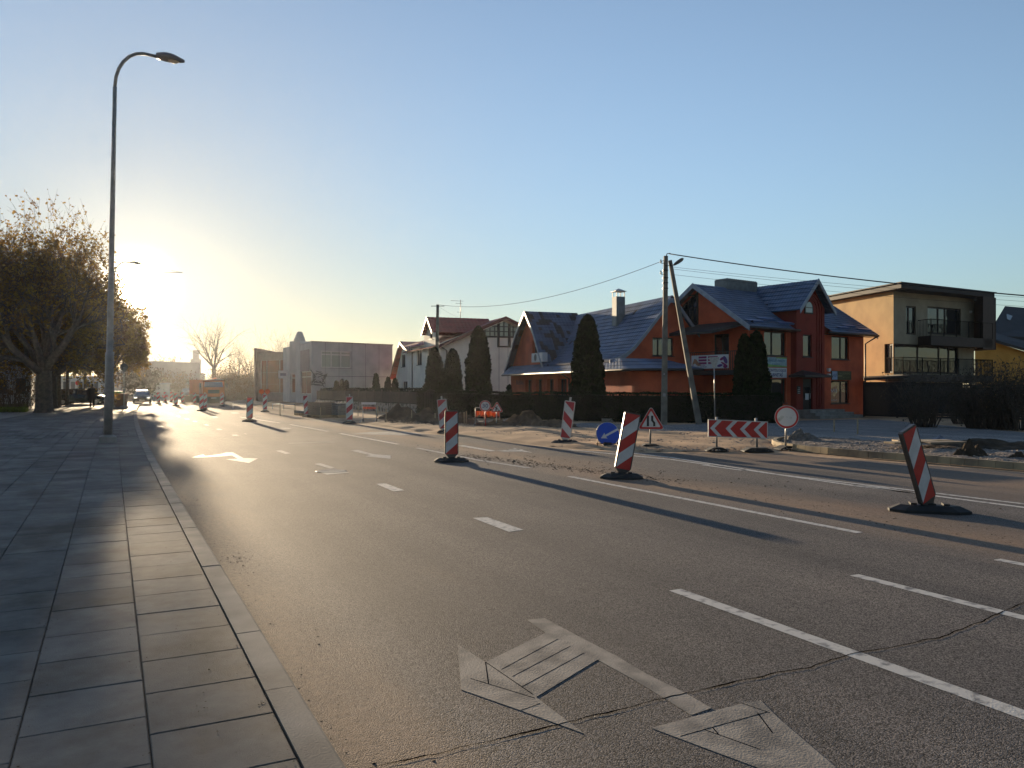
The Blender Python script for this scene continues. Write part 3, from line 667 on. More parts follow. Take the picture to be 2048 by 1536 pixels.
# roofs
mb = MB(); UL, UR = -0.6, W1 + .55
A, B, C_, D_ = F1.P(UL, VE, ze), F1.P(b0 - .02, VE, ze), F1.P(bm, vr, zr), F1.P(UL, vr, zr)
fr1 = lambda u0, u1, v0, z0, v1, z1: (lambda s, t: F1.P(u0 + (u1 - u0) * s, v0 + (v1 - v0) * t, z0 + (z1 - z0) * t))
Lf = fr1(UL, UR, VE, ze, vr, zr); nT = int((UR - UL) / .28)
zcr = zba + .12      # cross ridge height
slb = (zba - zbe) / (b1 - bm)
def keep(s, t):
    u = UL + (UR - UL) * s; z = ze + (zr - ze) * t
    if b0 - .05 < u < b1 + .05 and z < zbe: return False
    return z > zcr - abs(u - bm) * slb - .1 or not (b0 - .35 < u < b1 + .35)
tiles(mb, Lf, nT, 17, clip=keep)
Rf = fr1(UL, UR, 2 * vr - VE, ze, vr, zr); tiles(mb, Rf, 20, 8)
vint = vr
for sg, ue in ((-1, b0 - .35), (1, b1 + .35)):
    ze2 = zcr - abs(ue - bm) * slb
    fnx = lambda s, t, ue=ue, ze2=ze2: F1.P(ue + (bm - ue) * t, (BV - .45) + (vr + .3 - (BV - .45)) * s, ze2 + (zcr - ze2) * t)
    def kp(s, t, ue=ue, ze2=ze2):
        v = BV - .45 + (vr + .3 - BV + .45) * s; z = ze2 + (zcr - ze2) * t
        return z > ze + slope1 * (v - VE) - .05
    tiles(mb, fnx, 22, 7, clip=kp)
rf = mb.build('roof', M_tile, root)
mb = MB(); soffit(mb, Lf, .13, 1, 1); soffit(mb, Rf, .13, 1, 1)
mb.f = [f for f in mb.f]; 
# barge boards
for U_, o_ in ((UL, -F1.U), (UR, F1.U)): board(mb, [F1.P(U_, VE, ze), F1.P(U_, vr, zr), F1.P(U_, 2 * vr - VE, ze)], .22, .05, o_)
board(mb, [F1.P(b0 - .35, BV - .45, zcr - abs(b0 - .35 - bm) * slb), F1.P(bm, BV - .45, zcr), F1.P(b1 + .35, BV - .45, zcr - abs(b0 - .35 - bm) * slb)], .2, .05, -F1.V)
mb.f = mb.f[2:]; mb.m = mb.m[2:]; mb.sm = mb.sm[2:]
mb.parts('barge_board', M_trim, root)
mb = MB(); soffit(mb, lambda s, t: Lf(s, t * .2), .12, 1, 1); mb.f = []; mb.m = []; mb.sm = []
mb.tube([F1.P(UL, VE - .06, ze - .05), F1.P(b0 - .05, VE - .06, ze - .05)], .065, 8); mb.tube([F1.P(b1 + .05, VE - .06, ze - .05), F1.P(UR, VE - .06, ze - .05)], .065, 8)
mb.tube([F1.P(UR - .1, VE - .05, ze - .08), F1.P(W1 + .1, -.06, ze - .5), F1.P(W1 + .1, -.06, .1)], .045, 8); mb.tube([F1.P(.12, VE, ze - .06), F1.P(.12, -.06, ze - .4), F1.P(.12, -.06, .1)], .045, 8)
for a, b_ in ((UL, b0), (b1, UR)): mb.quad(F1.P(a, VE, ze - .12), F1.P(b_, VE, ze - .12), F1.P(b_, 0, ze - .12), F1.P(a, 0, ze - .12))
mb.parts('gutter', M_darktrim, root)
mb = MB()
for s0, s1, tt in ((.02, .13, .10), (.13, .24, .17), (.24, .37, .10), (.70, .80, .10), (.78, .88, .16), (.88, .985, .09)):
    a, b_, c_, d_ = Lf(s0, tt), Lf(s1, tt), Lf(s1, tt + .055), Lf(s0, tt + .055); n_ = (b_ - a).cross(d_ - a).normalized(); n_ = n_ if n_.z > 0 else -n_
    mb.quad(a + n_ * .12, b_ + n_ * .12, c_ + n_ * .06, d_ + n_ * .06); mb.quad(a + n_ * .02, b_ + n_ * .02, b_ + n_ * .12, a + n_ * .12)
mb.parts('snow_guard', M_guard, root)
c0 = rect(F1, 'v', vr, 1449, 1509, 562, 590); mb = MB(); rb = face(F1, 'v', vr - .2); fbox(mb, rb, c0[0], c0[1], zr - .6, c0[3], 0, .9)
for k in range(14): a = c0[0] + (c0[1] - c0[0]) * (k + .5) / 14; fbox(mb, rb, a - .03, a + .03, c0[3], c0[3] + .05, 0.02, .88)
mb.build('chimney', mat('grey_chimney_sheet', (.12, .15, .16), .5, scale=4), root)
# side canopy roof, balcony
mb = MB(); v0, v1 = -.3, D1 - .3; mb.add([F1.P(.0, v0, ze + .35), F1.P(.0, v1, ze + .35), F1.P(-1.5, v1, ze - .15), F1.P(-1.5, v0 + 1.4, ze - .15), F1.P(.0, v0, ze + .2), F1.P(.0, v1, ze + .2), F1.P(-1.5, v1, ze - .3), F1.P(-1.5, v0 + 1.4, ze - .3)], [(0, 1, 2, 3), (4, 5, 6, 7), (3, 2, 6, 7), (0, 3, 7, 4), (1, 2, 6, 5)])
mb.build('canopy', M_roofdark, root)
bz = F1.onu(-1.3, 1420, 741)[1]; v0, v1 = F1.onu(-1.3, 1478), F1.onu(-1.3, 1372)
bal = MB(); fbox(bal, face(F1, 'u', 0), v0, v1, bz - .22, bz, -1.3, -.002); bo = bal.build('balcony', M_darktrim, root)
rl = MB(); bfz = face(F1, 'u', -1.3)
k = v0
while k < v1: fbox(rl, bfz, k, k + .02, bz, bz + .95, 0, .02); k += .13
fbox(rl, bfz, v0, v1, bz + .93, bz + .97, -.01, .03); rl.build('railing', M_frame, bo)
for (x0, x1, y0, y1) in ((1380, 1402, 757, 800), (1440, 1462, 757, 800)):
    pass
# banner on the balcony
r_ = rect(F1, 'u', -1.34, 1383, 1457, 710, 737); va, vb, za, zb = r_; L_ = vb - va
def bn(x, y, d=0): return F1.P(-1.34 - d, vb - x * L_, za + y * (zb - za))
mb = MB(); mb.quad(bn(0, 0), bn(1, 0), bn(1, 1), bn(0, 1), 0); mb.quad(bn(0, 0, -.02), bn(1, 0, -.02), bn(1, 1, -.02), bn(0, 1, -.02), 0)
def bq(x0, x1, y0, y1, mi, d=.004): mb.quad(bn(x0, y0, d), bn(x1, y0, d), bn(x1, y1, d), bn(x0, y1, d), mi)
for y in (.78, .56, .34): bq(.2, .42, y - .01, y + .14, 1)
bq(.46, .72, .77, .91, 1); bq(.46, .56, .33, .48, 1); bq(.46, .6, .56, .70, 1)
mb.poly([bn(*p_, .005) for p_ in ((.02, .3), (.08, .75), (.14, .7), (.2, .45), (.28, .25), (.18, .2), (.1, .4))], 2)
mb.poly([bn(*p_, .005) for p_ in ((.03, .2), (.07, .28), (.03, .32))], 1)
import math as _m
for cx_, cy_, rx, ry, mi, rot in ((.84, .7, .10, .10, 1, .9), (.92, .6, .05, .3, 4, .3), (.88, .32, .12, .07, 1, -.9), (.78, .2, .08, .1, 4, .5), (.92, .14, .06, .14, 1, 0)):
    mb.poly([bn(cx_ + rx * _m.cos(t * .52) * _m.cos(rot) - ry * .4 * _m.sin(t * .52) * _m.sin(rot), cy_ + (ry * _m.sin(t * .52) * _m.cos(rot) + rx * 1.5 * _m.cos(t * .52) * _m.sin(rot)), .004 + .001 * mi + cx_ * .003) for t in range(12)], mi)
mb.text('TEL. 8 655 00 000', lambda x, y: bn(x, y, .006), .16, .42, .08, .17, 3); mb.text('STUDIJA', lambda x, y: bn(x, y, .006), .24, .38, .2, .28, 1)
tag(mb.build('advertising_banner', [M_white, M_pink, M_skinp, M_navy, M_viol], None, F1.P(-1.34, va, za)), 'wide pink and white advertising banner tied to the red house balcony', 'banner')
# signs on the facade
def sign(name, lab, r_, d, mats, draw, cat='sign', fn=ff):
    a0, a1, z0, z1 = r_; mb = MB(); fbox(mb, fn, a0, a1, z0, z1, -d, -.003, 0)
    draw(mb, lambda x, y, e=.004: fn(a0 + (a1 - a0) * x, z0 + (z1 - z0) * y, -d - e)); o = mb.build(name, mats, None, fn(a0, z0, 0)); return tag(o, lab, cat)
def dr1(mb, f):
    f6 = lambda x, y: f(x, y, .006)
    mb.text('ODONTOLOGIJOS', f6, .04, .96, .52, .88, 1, bold=.022); mb.text('KABINETAS', f6, .2, .8, .12, .46, 1, bold=.022)
    for o_, w_ in ((0.003, 0),): pass
sign('shop_sign', 'white sign reading ODONTOLOGIJOS KABINETAS in navy capitals', rect(F1, 'v', 0, 1528, 1572, 735.5, 755.5), .05, [M_white, M_navy], dr1)
def dr2(mb, f):
    mb.quad(f(0, 0), f(1, 0), f(1, .12), f(0, .3), 2); mb.quad(f(.5, .9), f(1, .86), f(1, 1), f(.5, 1), 2)
    f6 = lambda x, y: f(x, y, .006); mb.text('Individuali medžio', f6, .06, .9, .52, .86, 1, shear=.03); mb.text('ir mados', f6, .32, .66, .2, .42, 1, shear=.03)
sign('shop_sign', 'light blue and green sign with slanted blue script above the dental sign', rect(F1, 'v', 0, 1527.5, 1572, 714.5, 734), .05, [M_lblue, mat('blue_script', (.02, .10, .25), .5), M_lgreen], dr2)
def dr3(mb, f):
    mb.quad(f(0.01, .04), f(.28, .04), f(.28, .96), f(.01, .96), 1); f6 = lambda x, y: f(x, y, .007)
    mb.text('VLF', f6, .05, .24, .36, .66, 2); mb.quad(f(.30, .38, .005), f(.53, .38, .005), f(.53, .52, .005), f(.30, .52, .005), 3); mb.text('SALONAS', f6, .34, .95, .62, .82, 3); mb.text('STUDIJA', f6, .56, .92, .2, .36, 3)
sign('shop_sign', 'olive sign with a pale blue square at its left end over the right shop window', rect(F1, 'v', 0, 1662, 1701, 742, 760), .05, [mat('olive_board', (.08, .085, .035), .5), mat('pale_blue_print', (.32, .42, .58), .5), M_navy, mat('faded_letters', (.25, .22, .12), .6)], dr3)
def dr4(mb, f):
    f6 = lambda x, y: f(x, y, .007)
    for y in (.08, .3, .5): mb.quad(f(.12, y, .005), f(.88, y, .005), f(.88, y + .06, .005), f(.12, y + .06, .005), 1)
    mb.text('CIA', f6, .3, .9, .68, .88, 1)
sign('wall_plaque', 'small dark plaque with white lines left of the red house door', rect(F1, 'v', BV, 1593.5, 1600, 772, 788), .03, [M_black, M_white], dr4, fn=bf)
# window lettering
r_ = hl[3]; mb = MB(); fw_ = lambda x, y: ff(r_[0] + (r_[1] - r_[0]) * x, r_[2] + (r_[3] - r_[2]) * y, .125)
mb.text('VII', fw_, .08, .42, .48, .64, 0); mb.build('window_lettering', M_white, root); mb = MB(); mb.text('VILTIS.LT', fw_, .08, .44, .12, .17, 0)
mb.build('window_lettering', M_white, root)
for y in (739, 750):
    r_ = rect(F1, 'v', 0, 1653.5, 1657.5, y - 2.5, y + 2.5); mb = MB(); fbox(mb, ff, r_[0], r_[1], r_[2], r_[3], -.14, -.002); fbox(mb, ff, r_[0] + .02, r_[1] - .02, r_[2] - .05, r_[2] - .002, -.12, -.03)
    tag(mb.build('wall_lamp', M_white, None, ff(r_[0], r_[2])), 'upper of two small white lamp boxes beside the entrance bay' if y < 745 else 'lower of two small white lamp boxes beside the entrance bay', 'lamp', 'lamp boxes on the red house wall')

# ================================================================== the low red house with the porch wing
O = at(1290, 38); F2 = Frame(O, dirvp(450), dirvp(5430)); UG, WR = 3.8, 3.62
ZR = F2.onu(UG, 1338, 592)[1]; UL_ = F2.onv(.3, 1030)
print('RH len', UL_, ZR)
root = thing('red_house', 'low red rendered house with steep patchy blue tiled roofs and a rounded porch wing', 'house', F2.P(8, 2, 0))
ze2, ZF = 2.50, 3.05
prof = [(-.15, 2.98), (.3, 3.1), (.85, 3.38), (1.36, 3.82), (2.1, 4.65), (2.9, 5.6), (WR, ZR)]
def pf(x, pr=prof):
    x = max(pr[0][0], min(pr[-1][0], x))
    for (a, za_), (b_, zb_) in zip(pr, pr[1:]):
        if x <= b_: return za_ + (zb_ - za_) * (x - a) / (b_ - a)
    return pr[-1][1]
mz = lambda w_: pf(w_ if w_ <= WR else 2 * WR - w_)
gw = face(F2, 'u', UG)
mb = MB(); gl_r = rect(F2, 'u', UG, 1305, 1347, 675, 712)
ws = [2 * WR * i / 20 for i in range(0, 21)]
outer = [(0, -.2), (2 * WR, -.2)] + [(w_, mz(w_) - .06) for w_ in ws[::-1]]
wall(mb, gw, outer, [gl_r])
# back and left ends
wall(mb, face(F2, 'u', UL_), outer)
mb.quad(F2.P(UG, 2 * WR, -.2), F2.P(UL_, 2 * WR, -.2), F2.P(UL_, 2 * WR, 3), F2.P(UG, 2 * WR, 3))
# porch wing: long wall with pillars and recessed windows, rounded right end
wx = [(1051, 1063), (1072, 1084), (1094, 1107), (1116, 1133), (1139, 1150)]
holes = []
for a, b_ in wx:
    u0, u1 = F2.onv(0, b_), F2.onv(0, a); holes.append((u0, u1, .5, 2.12))
wall(mb, face(F2, 'v', 0), [(1.3, -.2), (UL_, -.2), (UL_, ze2), (1.3, ze2)], holes, rev=.3)
arc = [(1.3 - 1.3 * math.sin(R(a)), 1.3 - 1.3 * math.cos(R(a))) for a in range(0, 91, 10)] + [(0, 2.4), (UG, 2.4)]
for (u, v), (u2, v2) in zip(arc, arc[1:]): mb.quad(F2.P(u, v, -.2), F2.P(u2, v2, -.2), F2.P(u2, v2, ze2), F2.P(u, v, ze2))
# left cross gable wall
gA, gB = F2.onv(.3, 1101), F2.onv(.3, 1021); ga_u, ga_z = F2.onv(.3, 1062, 623)
print('gable', gA, gB, ga_u, ga_z)
hw = (gB - gA) / 2
pr3 = [(0, 0), (.12, .10), (.3, .32), (.55, .62), (1.0, 1.0)]      # flare: from foot to apex
def gz(u):
    q = (u - gA) / (ga_u - gA) if u < ga_u else (gB - u) / (gB - ga_u); q = max(0, min(1, q))
    for (a, za_), (b_, zb_) in zip(pr3, pr3[1:]):
        if q <= b_: return 2.8 + (ga_z - 2.8) * (za_ + (zb_ - za_) * (q - a) / (b_ - a))
    return ga_z
g2 = rect(F2, 'v', .3, 1065, 1077, 680, 715); us = [gA + (gB - gA) * i / 24 for i in range(25)]
wall(mb, face(F2, 'v', .3), [(gA + .3, 2.5), (gB - .3, 2.5)] + [(u, max(2.55, gz(u) - .08)) for u in us[::-1][1:-1]], [g2], rev=.25)
mb.build('wall', M_red, root)
window(root, gw, gl_r, (.3,), sill=True); window(root, face(F2, 'v', .3), g2, (.5,), d=.18)
for h in holes: window(root, face(F2, 'v', 0), h, (.5,), d=.22, sill=False)
mb = MB(); mossy = lambda s, t: 1 if (noise.noise(Vector((s * 9, t * 7, 2.2))) > .12 and rnd.random() < .85) or rnd.random() < .02 else 0
mossy2 = lambda s, t: 1 if rnd.random() < .02 else 0
UE = UG - .35
mainf = lambda s, t: F2.P(UE + (UL_ + .4 - UE) * s, -.15 + (WR + .15) * t, pf(-.15 + (WR + .15) * t))
def kmain(s, t):
    u = UE + (UL_ + .4 - UE) * s; z = pf(-.15 + (WR + .15) * t)
    return not (gA < u < gB) or z > gz(u)
tiles(mb, mainf, 56, 19, mfn=mossy2, clip=kmain)
backf = lambda s, t: F2.P(UE + (UL_ + .4 - UE) * s, 2 * WR + .15 - (WR + .15) * t, pf(-.15 + (WR + .15) * t)); tiles(mb, backf, 20, 8)
for sg, u0 in ((0, gA), (1, gB)):
    cf_ = lambda s, t, u0=u0: F2.P(u0 + (ga_u - u0) * t, -.15 + (WR + .2) * s, gz(u0 + (ga_u - u0) * t))
    def kc(s, t, u0=u0):
        return gz(u0 + (ga_u - u0) * t) > pf(-.15 + (WR + .2) * s) - .12
    tiles(mb, cf_, 16, 17, mfn=mossy, clip=kc)
rf = mb.build('roof', [M_tile, M_tile_b], root)
mb = MB()
ppts = [(UL_ + .3, -.55), (1.3, -.55)] + [(1.3 - 1.85 * math.sin(R(a)), 1.3 - 1.85 * math.cos(R(a))) for a in range(10, 91, 10)] + [(-.55, 2.9)]
ipts = [(UL_ + .3, .1), (2.6, .1)] + [(2.6 + 0 * a, .1 + 1.0 * a / 9) for a in range(1, 10)] + [(2.8, 2.6)]
segs = [p_ for p_ in zip(ppts, ppts[1:], ipts, ipts[1:])]
for i, (a, b_, c_, d_) in enumerate(segs):
    A_, B_, C_, D_ = F2.P(*a, ze2), F2.P(*b_, ze2), F2.P(*d_, 3.08), F2.P(*c_, 3.08)
    tiles(mb, blerp(A_, B_, C_, D_), 50 if i == 0 else 2, 3, lift=.025, wave=.014)
mb.build('porch_roof', M_tile, root)
mb = MB(); mb.tube([F2.P(*p_, ze2 - .04) for p_ in ppts], .07, 8)
for i in range(len(ppts) - 1):
    a, b_ = ppts[i], ppts[i + 1]; c_, d_ = ipts[i], ipts[i + 1]; mb.quad(F2.P(*a, ze2 - .06), F2.P(*b_, ze2 - .06), F2.P(*d_, ze2 - .06), F2.P(*c_, ze2 - .06))
u_ = F2.onv(-.3, 1131); mb.tube([F2.P(u_, -.6, ze2 - .08), F2.P(u_, -.08, ze2 - .4), F2.P(u_, -.08, .1)], .05, 8); mb.parts('gutter', M_darktrim, root)
mb = MB(); board(mb, [F2.P(UE, w_, mz(w_)) for w_ in [-.15 + (2 * WR + .3) / 25 * i for i in range(26)]], .2, .05, -F2.U)
board(mb, [F2.P(u, -.15, gz(u)) for u in us], .18, .05, -F2.V); mb.parts('barge_board', M_trim, root)
# chimney with its open cap
uc, zc = F2.onv(WR - .9, 1237, 640); mb = MB(); ax = (F2.U, F2.V.copy(), Vector((0, 0, 1)))
zt = F2.onv(WR - .9, 1237, 594)[1]; mb.box(F2.P(uc, WR - .9, (zt + 5.2) / 2), (.56, .56, zt - 5.2), ax=ax); cho = mb.build('chimney', mat('chimney_sheet', (.22, .25, .26), .6, scale=3, metal=.2), root)
mb = MB()
for i in (-1, 1):
    for j in (-1, 1): mb.box(F2.P(uc + i * .25, WR - .9 + j * .25, zt + .15), (.04, .04, .3), ax=ax)
mb.box(F2.P(uc, WR - .9, zt + .31), (.7, .7, .03), ax=ax); mb.add([F2.P(uc - .34, WR - 1.24, zt + .32), F2.P(uc + .34, WR - 1.24, zt + .32), F2.P(uc + .34, WR - .56, zt + .32), F2.P(uc - .34, WR - .56, zt + .32), F2.P(uc, WR - .9, zt + .5)], [(0, 1, 4), (1, 2, 4), (2, 3, 4), (3, 0, 4)])
mb.build('chimney_cap', M_galv, cho)
# air conditioner
r_ = rect(F2, 'v', 0, 1068, 1090, 706, 724); mb = MB(); fa = face(F2, 'v', 0.25)
ao = thing('air_conditioner', 'white air conditioner unit on the gable of the low red house', 'air conditioner', fa(r_[0], r_[2]))
fbox(mb, fa, r_[0], r_[1], r_[2], r_[3], -.42, -.08); mb.build('casing', M_white, ao); mb = MB()
c_ = ((r_[0] + r_[1]) / 2 + (r_[1] - r_[0]) * .15, (r_[2] + r_[3]) / 2); rr = (r_[3] - r_[2]) * .4
mb.poly([fa(c_[0] + rr * math.cos(R(k * 20)), c_[1] + rr * math.sin(R(k * 20)), -.424) for k in range(18)]); mb.build('fan_grille', mat('dark_grille', (.05, .055, .06), .5), ao)
# lettering on the porch wall
mb = MB(); u0, z0 = F2.onv(0, 1047, 769); u1 = F2.onv(0, 1033); lf = lambda x, z: F2.P(x, -.012, z)
dz = (F2.onv(0, 1040, 760)[1] - F2.onv(0, 1040, 769)[1])
mb.text('Baltika', lambda x, z: F2.P(u1 - (x) * (u1 - u0), -.012, z), 0, 1, z0, z0 + dz); M_mar = mat('maroon_letters', (.10, .01, .012), .5); wl_ = thing('wall_lettering', 'maroon lettering on the left end of the porch wall', 'lettering', F2.P(u1, 0, z0)); mb.build('word', M_mar, wl_); mb = MB(); mb.text('8 611', lambda x, z: F2.P(u1 - x * (u1 - u0), -.012, z), .2, .85, z0 - .35 * dz - .08, z0 - .15)
mb.parts('digit', M_mar, wl_)

# ================================================================== cream house with red roofs
O = at(880, 66); F3 = Frame(O, dirvp(450), dirvp(5430)); H3 = 5.6
root = thing('cream_house', 'cream rendered house with dark red sheet roofs and a half-timbered gable', 'house', F3.P(6, 3, 0))
za = F3.onu(-.3, 1010, 634)[1]; wa = F3.onu(-.3, 1010); zb = F3.onv(-.4, 876, 692)[1]
print('CH apex', wa, za, 'eave', zb)
mb = MB(); g3 = face(F3, 'u', 0); s3 = (za - zb) / (wa + .4)
UB = F3.onv(0, 848); UC = F3.onv(0, 822); UD = F3.onv(0, 792)
h3 = [rect(F3, 'v', 0, 856, 866, 695, 728), rect(F3, 'v', 0, 860, 865, 668, 678)]
wall(mb, g3, [(0, -.2), (2 * wa, -.2), (2 * wa, zb), (wa, za - .1), (0, zb + .3)])
ua, zap = F3.onv(-.3, 856, 634); ur, zfe = F3.onv(-.3, 867, 664); ul = F3.onv(-.3, 845)
wall(mb, face(F3, 'v', 0), [(0, -.2), (UB, -.2), (UB, zfe), (ua, zap - .1), (max(0, ur), zfe), (0, zb)], h3)
h3b = [rect(F3, 'v', 0, 834, 843.5, 699, 730)]; zB = F3.onv(0, 830, 693)[1]; wall(mb, face(F3, 'v', .0), [(UB, -.2), (UC, -.2), (UC, zB), (UB, zB)], h3b)
uc_, zc_ = F3.onv(-.3, 801.5, 684); h3c = [rect(F3, 'v', 0, 803, 810.5, 709, 734), rect(F3, 'v', 0, 806, 815, 763, 776)]
zc1 = F3.onv(0, 815, 705)[1]
wall(mb, face(F3, 'v', 0), [(UC, -.2), (UD, -.2), (UD, 2.7), (uc_, zc_ - .1), ((UC + uc_) / 2 - .8, zc1), (UC, zc1)], h3c)
wall(mb, face(F3, 'v', 8), [(0, -.2), (UD, -.2), (UD, 2.7), (0, 4)]); wall(mb, face(F3, 'u', UD), [(0, -.2), (8, -.2), (8, 3.5), (0, 2.7)])
mb.build('wall', M_cream, root)
for r_ in h3 + h3b + h3c: window(root, face(F3, 'v', 0), r_, (.5,), gm=M_glass)
# half-timbered gable glazing
mb = MB(); p = MB(); zbt = F3.onu(0, 1000, 673)[1]
fz = lambda w_: za - .35 - abs(w_ - wa) * s3
for k in range(-9, 10):
    w_ = wa + k * .42
    if fz(w_) > zbt: fbox(mb, g3, w_ - .045, w_ + .045, zbt, fz(w_), -.06, -.012)
for q in range(0, 5):
    z = zbt + q * .42; hwid = (za - .35 - z) / s3
    if hwid > .2: fbox(mb, g3, wa - hwid, wa + hwid, z - .045 - (.06 if q == 0 else 0), z + .045, -.065, -.010)
for k in (-1, 1): fbox(mb, g3, wa + k * .5 - .1, wa + k * .5 + .1, zbt - .9, fz(wa + .5), -.07, -.008)
hwid = (za - .35 - zbt) / s3; fbox(mb, g3, wa - .6, wa + .6, zbt - .92, zbt - .8, -.07, -.006)
ot = mb.build('half_timbering', M_frame, root)
p.poly([g3(wa - hwid, zbt, -.005), g3(wa + hwid, zbt, -.005), g3(wa, za - .35, -.005)]); p.build('pane', M_glass2, ot)
mb = MB()
mainR = lambda s, t: F3.P(-.5 + 13.5 * s, -.4 + (wa + .4) * t, zb + (za - zb) * t); tiles(mb, mainR, 30, 14, lift=.02, wave=.02)
tiles(mb, lambda s, t: F3.P(-.5 + 13.5 * s, 2 * wa + .4 - (wa + .4) * t, zb + (za - zb) * t), 14, 6)
for ue in (ur, ul):
    e = .3 if ue > ua else -.3
    tiles(mb, lambda s, t, ue=ue, e=e: F3.P(ue + (ua - ue) * t, -.4 + 5.6 * s, zfe + (zap - zfe) * t), 16, 6, lift=.02, wave=.02)
tiles(mb, lambda s, t: F3.P(UB - .2 + (UC - UB + .9) * s, -.6 + 4 * t, zB + .1 + 1.2 * t), 12, 8, lift=.02, wave=.02)
mb.build('roof', M_redroof, root)
mb = MB()
tiles(mb, lambda s, t: F3.P(UC - .4 + (uc_ - UC + .4) * t, -.4 + 6 * s, zc1 + .05 + (zc_ - zc1) * t), 14, 5, lift=.02, wave=.02)
fl = [(UD + 1.8, 2.5), (UD + .6, 2.95), (UD - .3, 3.8), (uc_, zc_)]
for (u, z), (u2, z2) in zip(fl, fl[1:]): tiles(mb, lambda s, t, u=u, z=z, u2=u2, z2=z2: F3.P(u + (u2 - u) * t, -.4 + 6 * s, z + (z2 - z) * t), 14, 3, lift=.02, wave=.02)
mb.build('side_roof', M_orroof, root)
mb = MB(); board(mb, [F3.P(-.5, -.4, zb), F3.P(-.5, wa, za), F3.P(-.5, 2 * wa + .4, zb)], .25, .06, -F3.U)
board(mb, [F3.P(ur, -.4, zfe), F3.P(ua, -.4, zap), F3.P(ul, -.4, zfe)], .2, .05, -F3.V); board(mb, [F3.P(u, -.4, z) for u, z in fl] + [F3.P(UC - .4, -.4, zc1)], .2, .05, -F3.V)
mb.parts('barge_board', mat('maroon_board', (.13, .03, .03), .5), root)
mb = MB()
for px_, y0, y1 in ((893, 688, 780),): 
    w_ = F3.onu(0, px_); mb.tube([F3.P(-.3, w_ - .8, zb + .1), F3.P(-.06, w_, zb - .3), F3.P(-.06, w_, .2)], .05, 6)
u_ = F3.onv(0, 825.5); mb.tube([F3.P(u_, -.35, zB), F3.P(u_, -.06, zB - .3), F3.P(u_, -.06, .2)], .05, 6); mb.parts('drainpipe', M_frame, root)
# two posts-lines on the big wall (seams), small shrub pot
mb = MB(); w_ = F3.onu(0, 998); fbox(mb, g3, w_ - .02, w_ + .02, 0, zbt - .9, -.01, -.001); w_ = F3.onu(0, 1016); fbox(mb, g3, w_ - .02, w_ + .02, 0, zbt - .1, -.01, -.001); mb.parts('wall_seam', M_concrete, root)
# roof aerial
u_, z_ = F3.onv(5, 921, 600); zb0 = F3.onv(5, 921, 642)[1]; mb = MB(); mb.tube([F3.P(u_, 5, zb0), F3.P(u_, 5, z_)], .03, 6)
for dz_, L_ in ((-.1, 1.0), (-.35, .5), (-1.2, .35)): mb.tube([F3.P(u_, 5 - L_, z_ + dz_), F3.P(u_, 5 + L_ * .3, z_ + dz_)], .015, 5)
for k in range(5): mb.tube([F3.P(u_ - .2, 4.1 + k * .15, z_ - .1), F3.P(u_ + .2, 4.1 + k * .15, z_ - .1)], .01, 4)
tag(mb.build('roof_aerial', M_frame, None, F3.P(u_, 5, zb0)), 'thin aerial mast on the red roof of the cream house', 'aerial')

# ================================================================== grey rendered block
O = at(623, 80); F4 = Frame(O, dirvp(2750), dirvp(200))
root = thing('grey_building', 'flat roofed grey rendered block with a wide pale window and chimney tower', 'building', F4.P(8, 3, 0))
W4 = F4.onv(0, 785); z4 = F4.onv(0, 700, 687)[1]; print('GB', W4, z4)
f4 = face(F4, 'v', 0); l4 = face(F4, 'u', 0); D4 = F4.onu(0, 598.5)
hw4 = rect(F4, 'v', 0, 642, 702, 702, 736); mb = MB(); wall(mb, f4, [(0, -.2), (W4, -.2), (W4, z4), (0, z4)], [hw4])
hd = [rect(F4, 'u', 0, 601.5, 622, 758, 797)]; hd = [(hd[0][0], hd[0][1], .9, 3.3)]
wall(mb, l4, [(0, -.2), (D4, -.2), (D4, z4), (0, z4)], hd)
mb.quad(F4.P(0, 0, z4), F4.P(W4, 0, z4), F4.P(W4, 14, z4), F4.P(0, 14, z4)); mb.quad(F4.P(W4, 0, -.2), F4.P(W4, 14, -.2), F4.P(W4, 14, z4), F4.P(W4, 0, z4)); mb.quad(F4.P(0, 14, -.2), F4.P(W4, 14, -.2), F4.P(W4, 14, z4), F4.P(0, 14, z4)); mb.quad(F4.P(0, D4, -.2), F4.P(0, 14, -.2), F4.P(0, 14, z4), F4.P(0, D4, z4))
mb.build('wall', M_grey, root)
mb = MB(); fbox(mb, f4, -.08, W4 + .08, z4, z4 + .1, -.1, .2); mb.build('coping', M_concrete, root)
window(root, f4, hw4, (.34, .66), (.78,), fm=M_wframe, gm=glass('greenish_blind_glass', (.30, .36, .30), .15), fw=.12)
window(root, l4, hd[0], (.5,), (.75,), fm=M_wframe, gm=M_oglass, fw=.1, sill=False)
mb = MB(); pr = rect(F4, 'u', 0, 601, 619, 700, 743); fbox(mb, l4, pr[0], pr[1], pr[2], pr[3], -.04, -.002); mb.build('blind_panel', mat('mauve_panel', (.26, .21, .215), .8), root)
mb = MB()
for x in (651, 678, 704, 731, 758): u = F4.onv(0, x); fbox(mb, f4, u - .015, u + .015, .2, z4, -.012, -.001)
zz = F4.onv(0, 700, 753)[1]; fbox(mb, f4, F4.onv(0, 651), W4, zz - .02, zz + .02, -.014, -.001); mb.parts('wall_seam', M_darktrim, root)
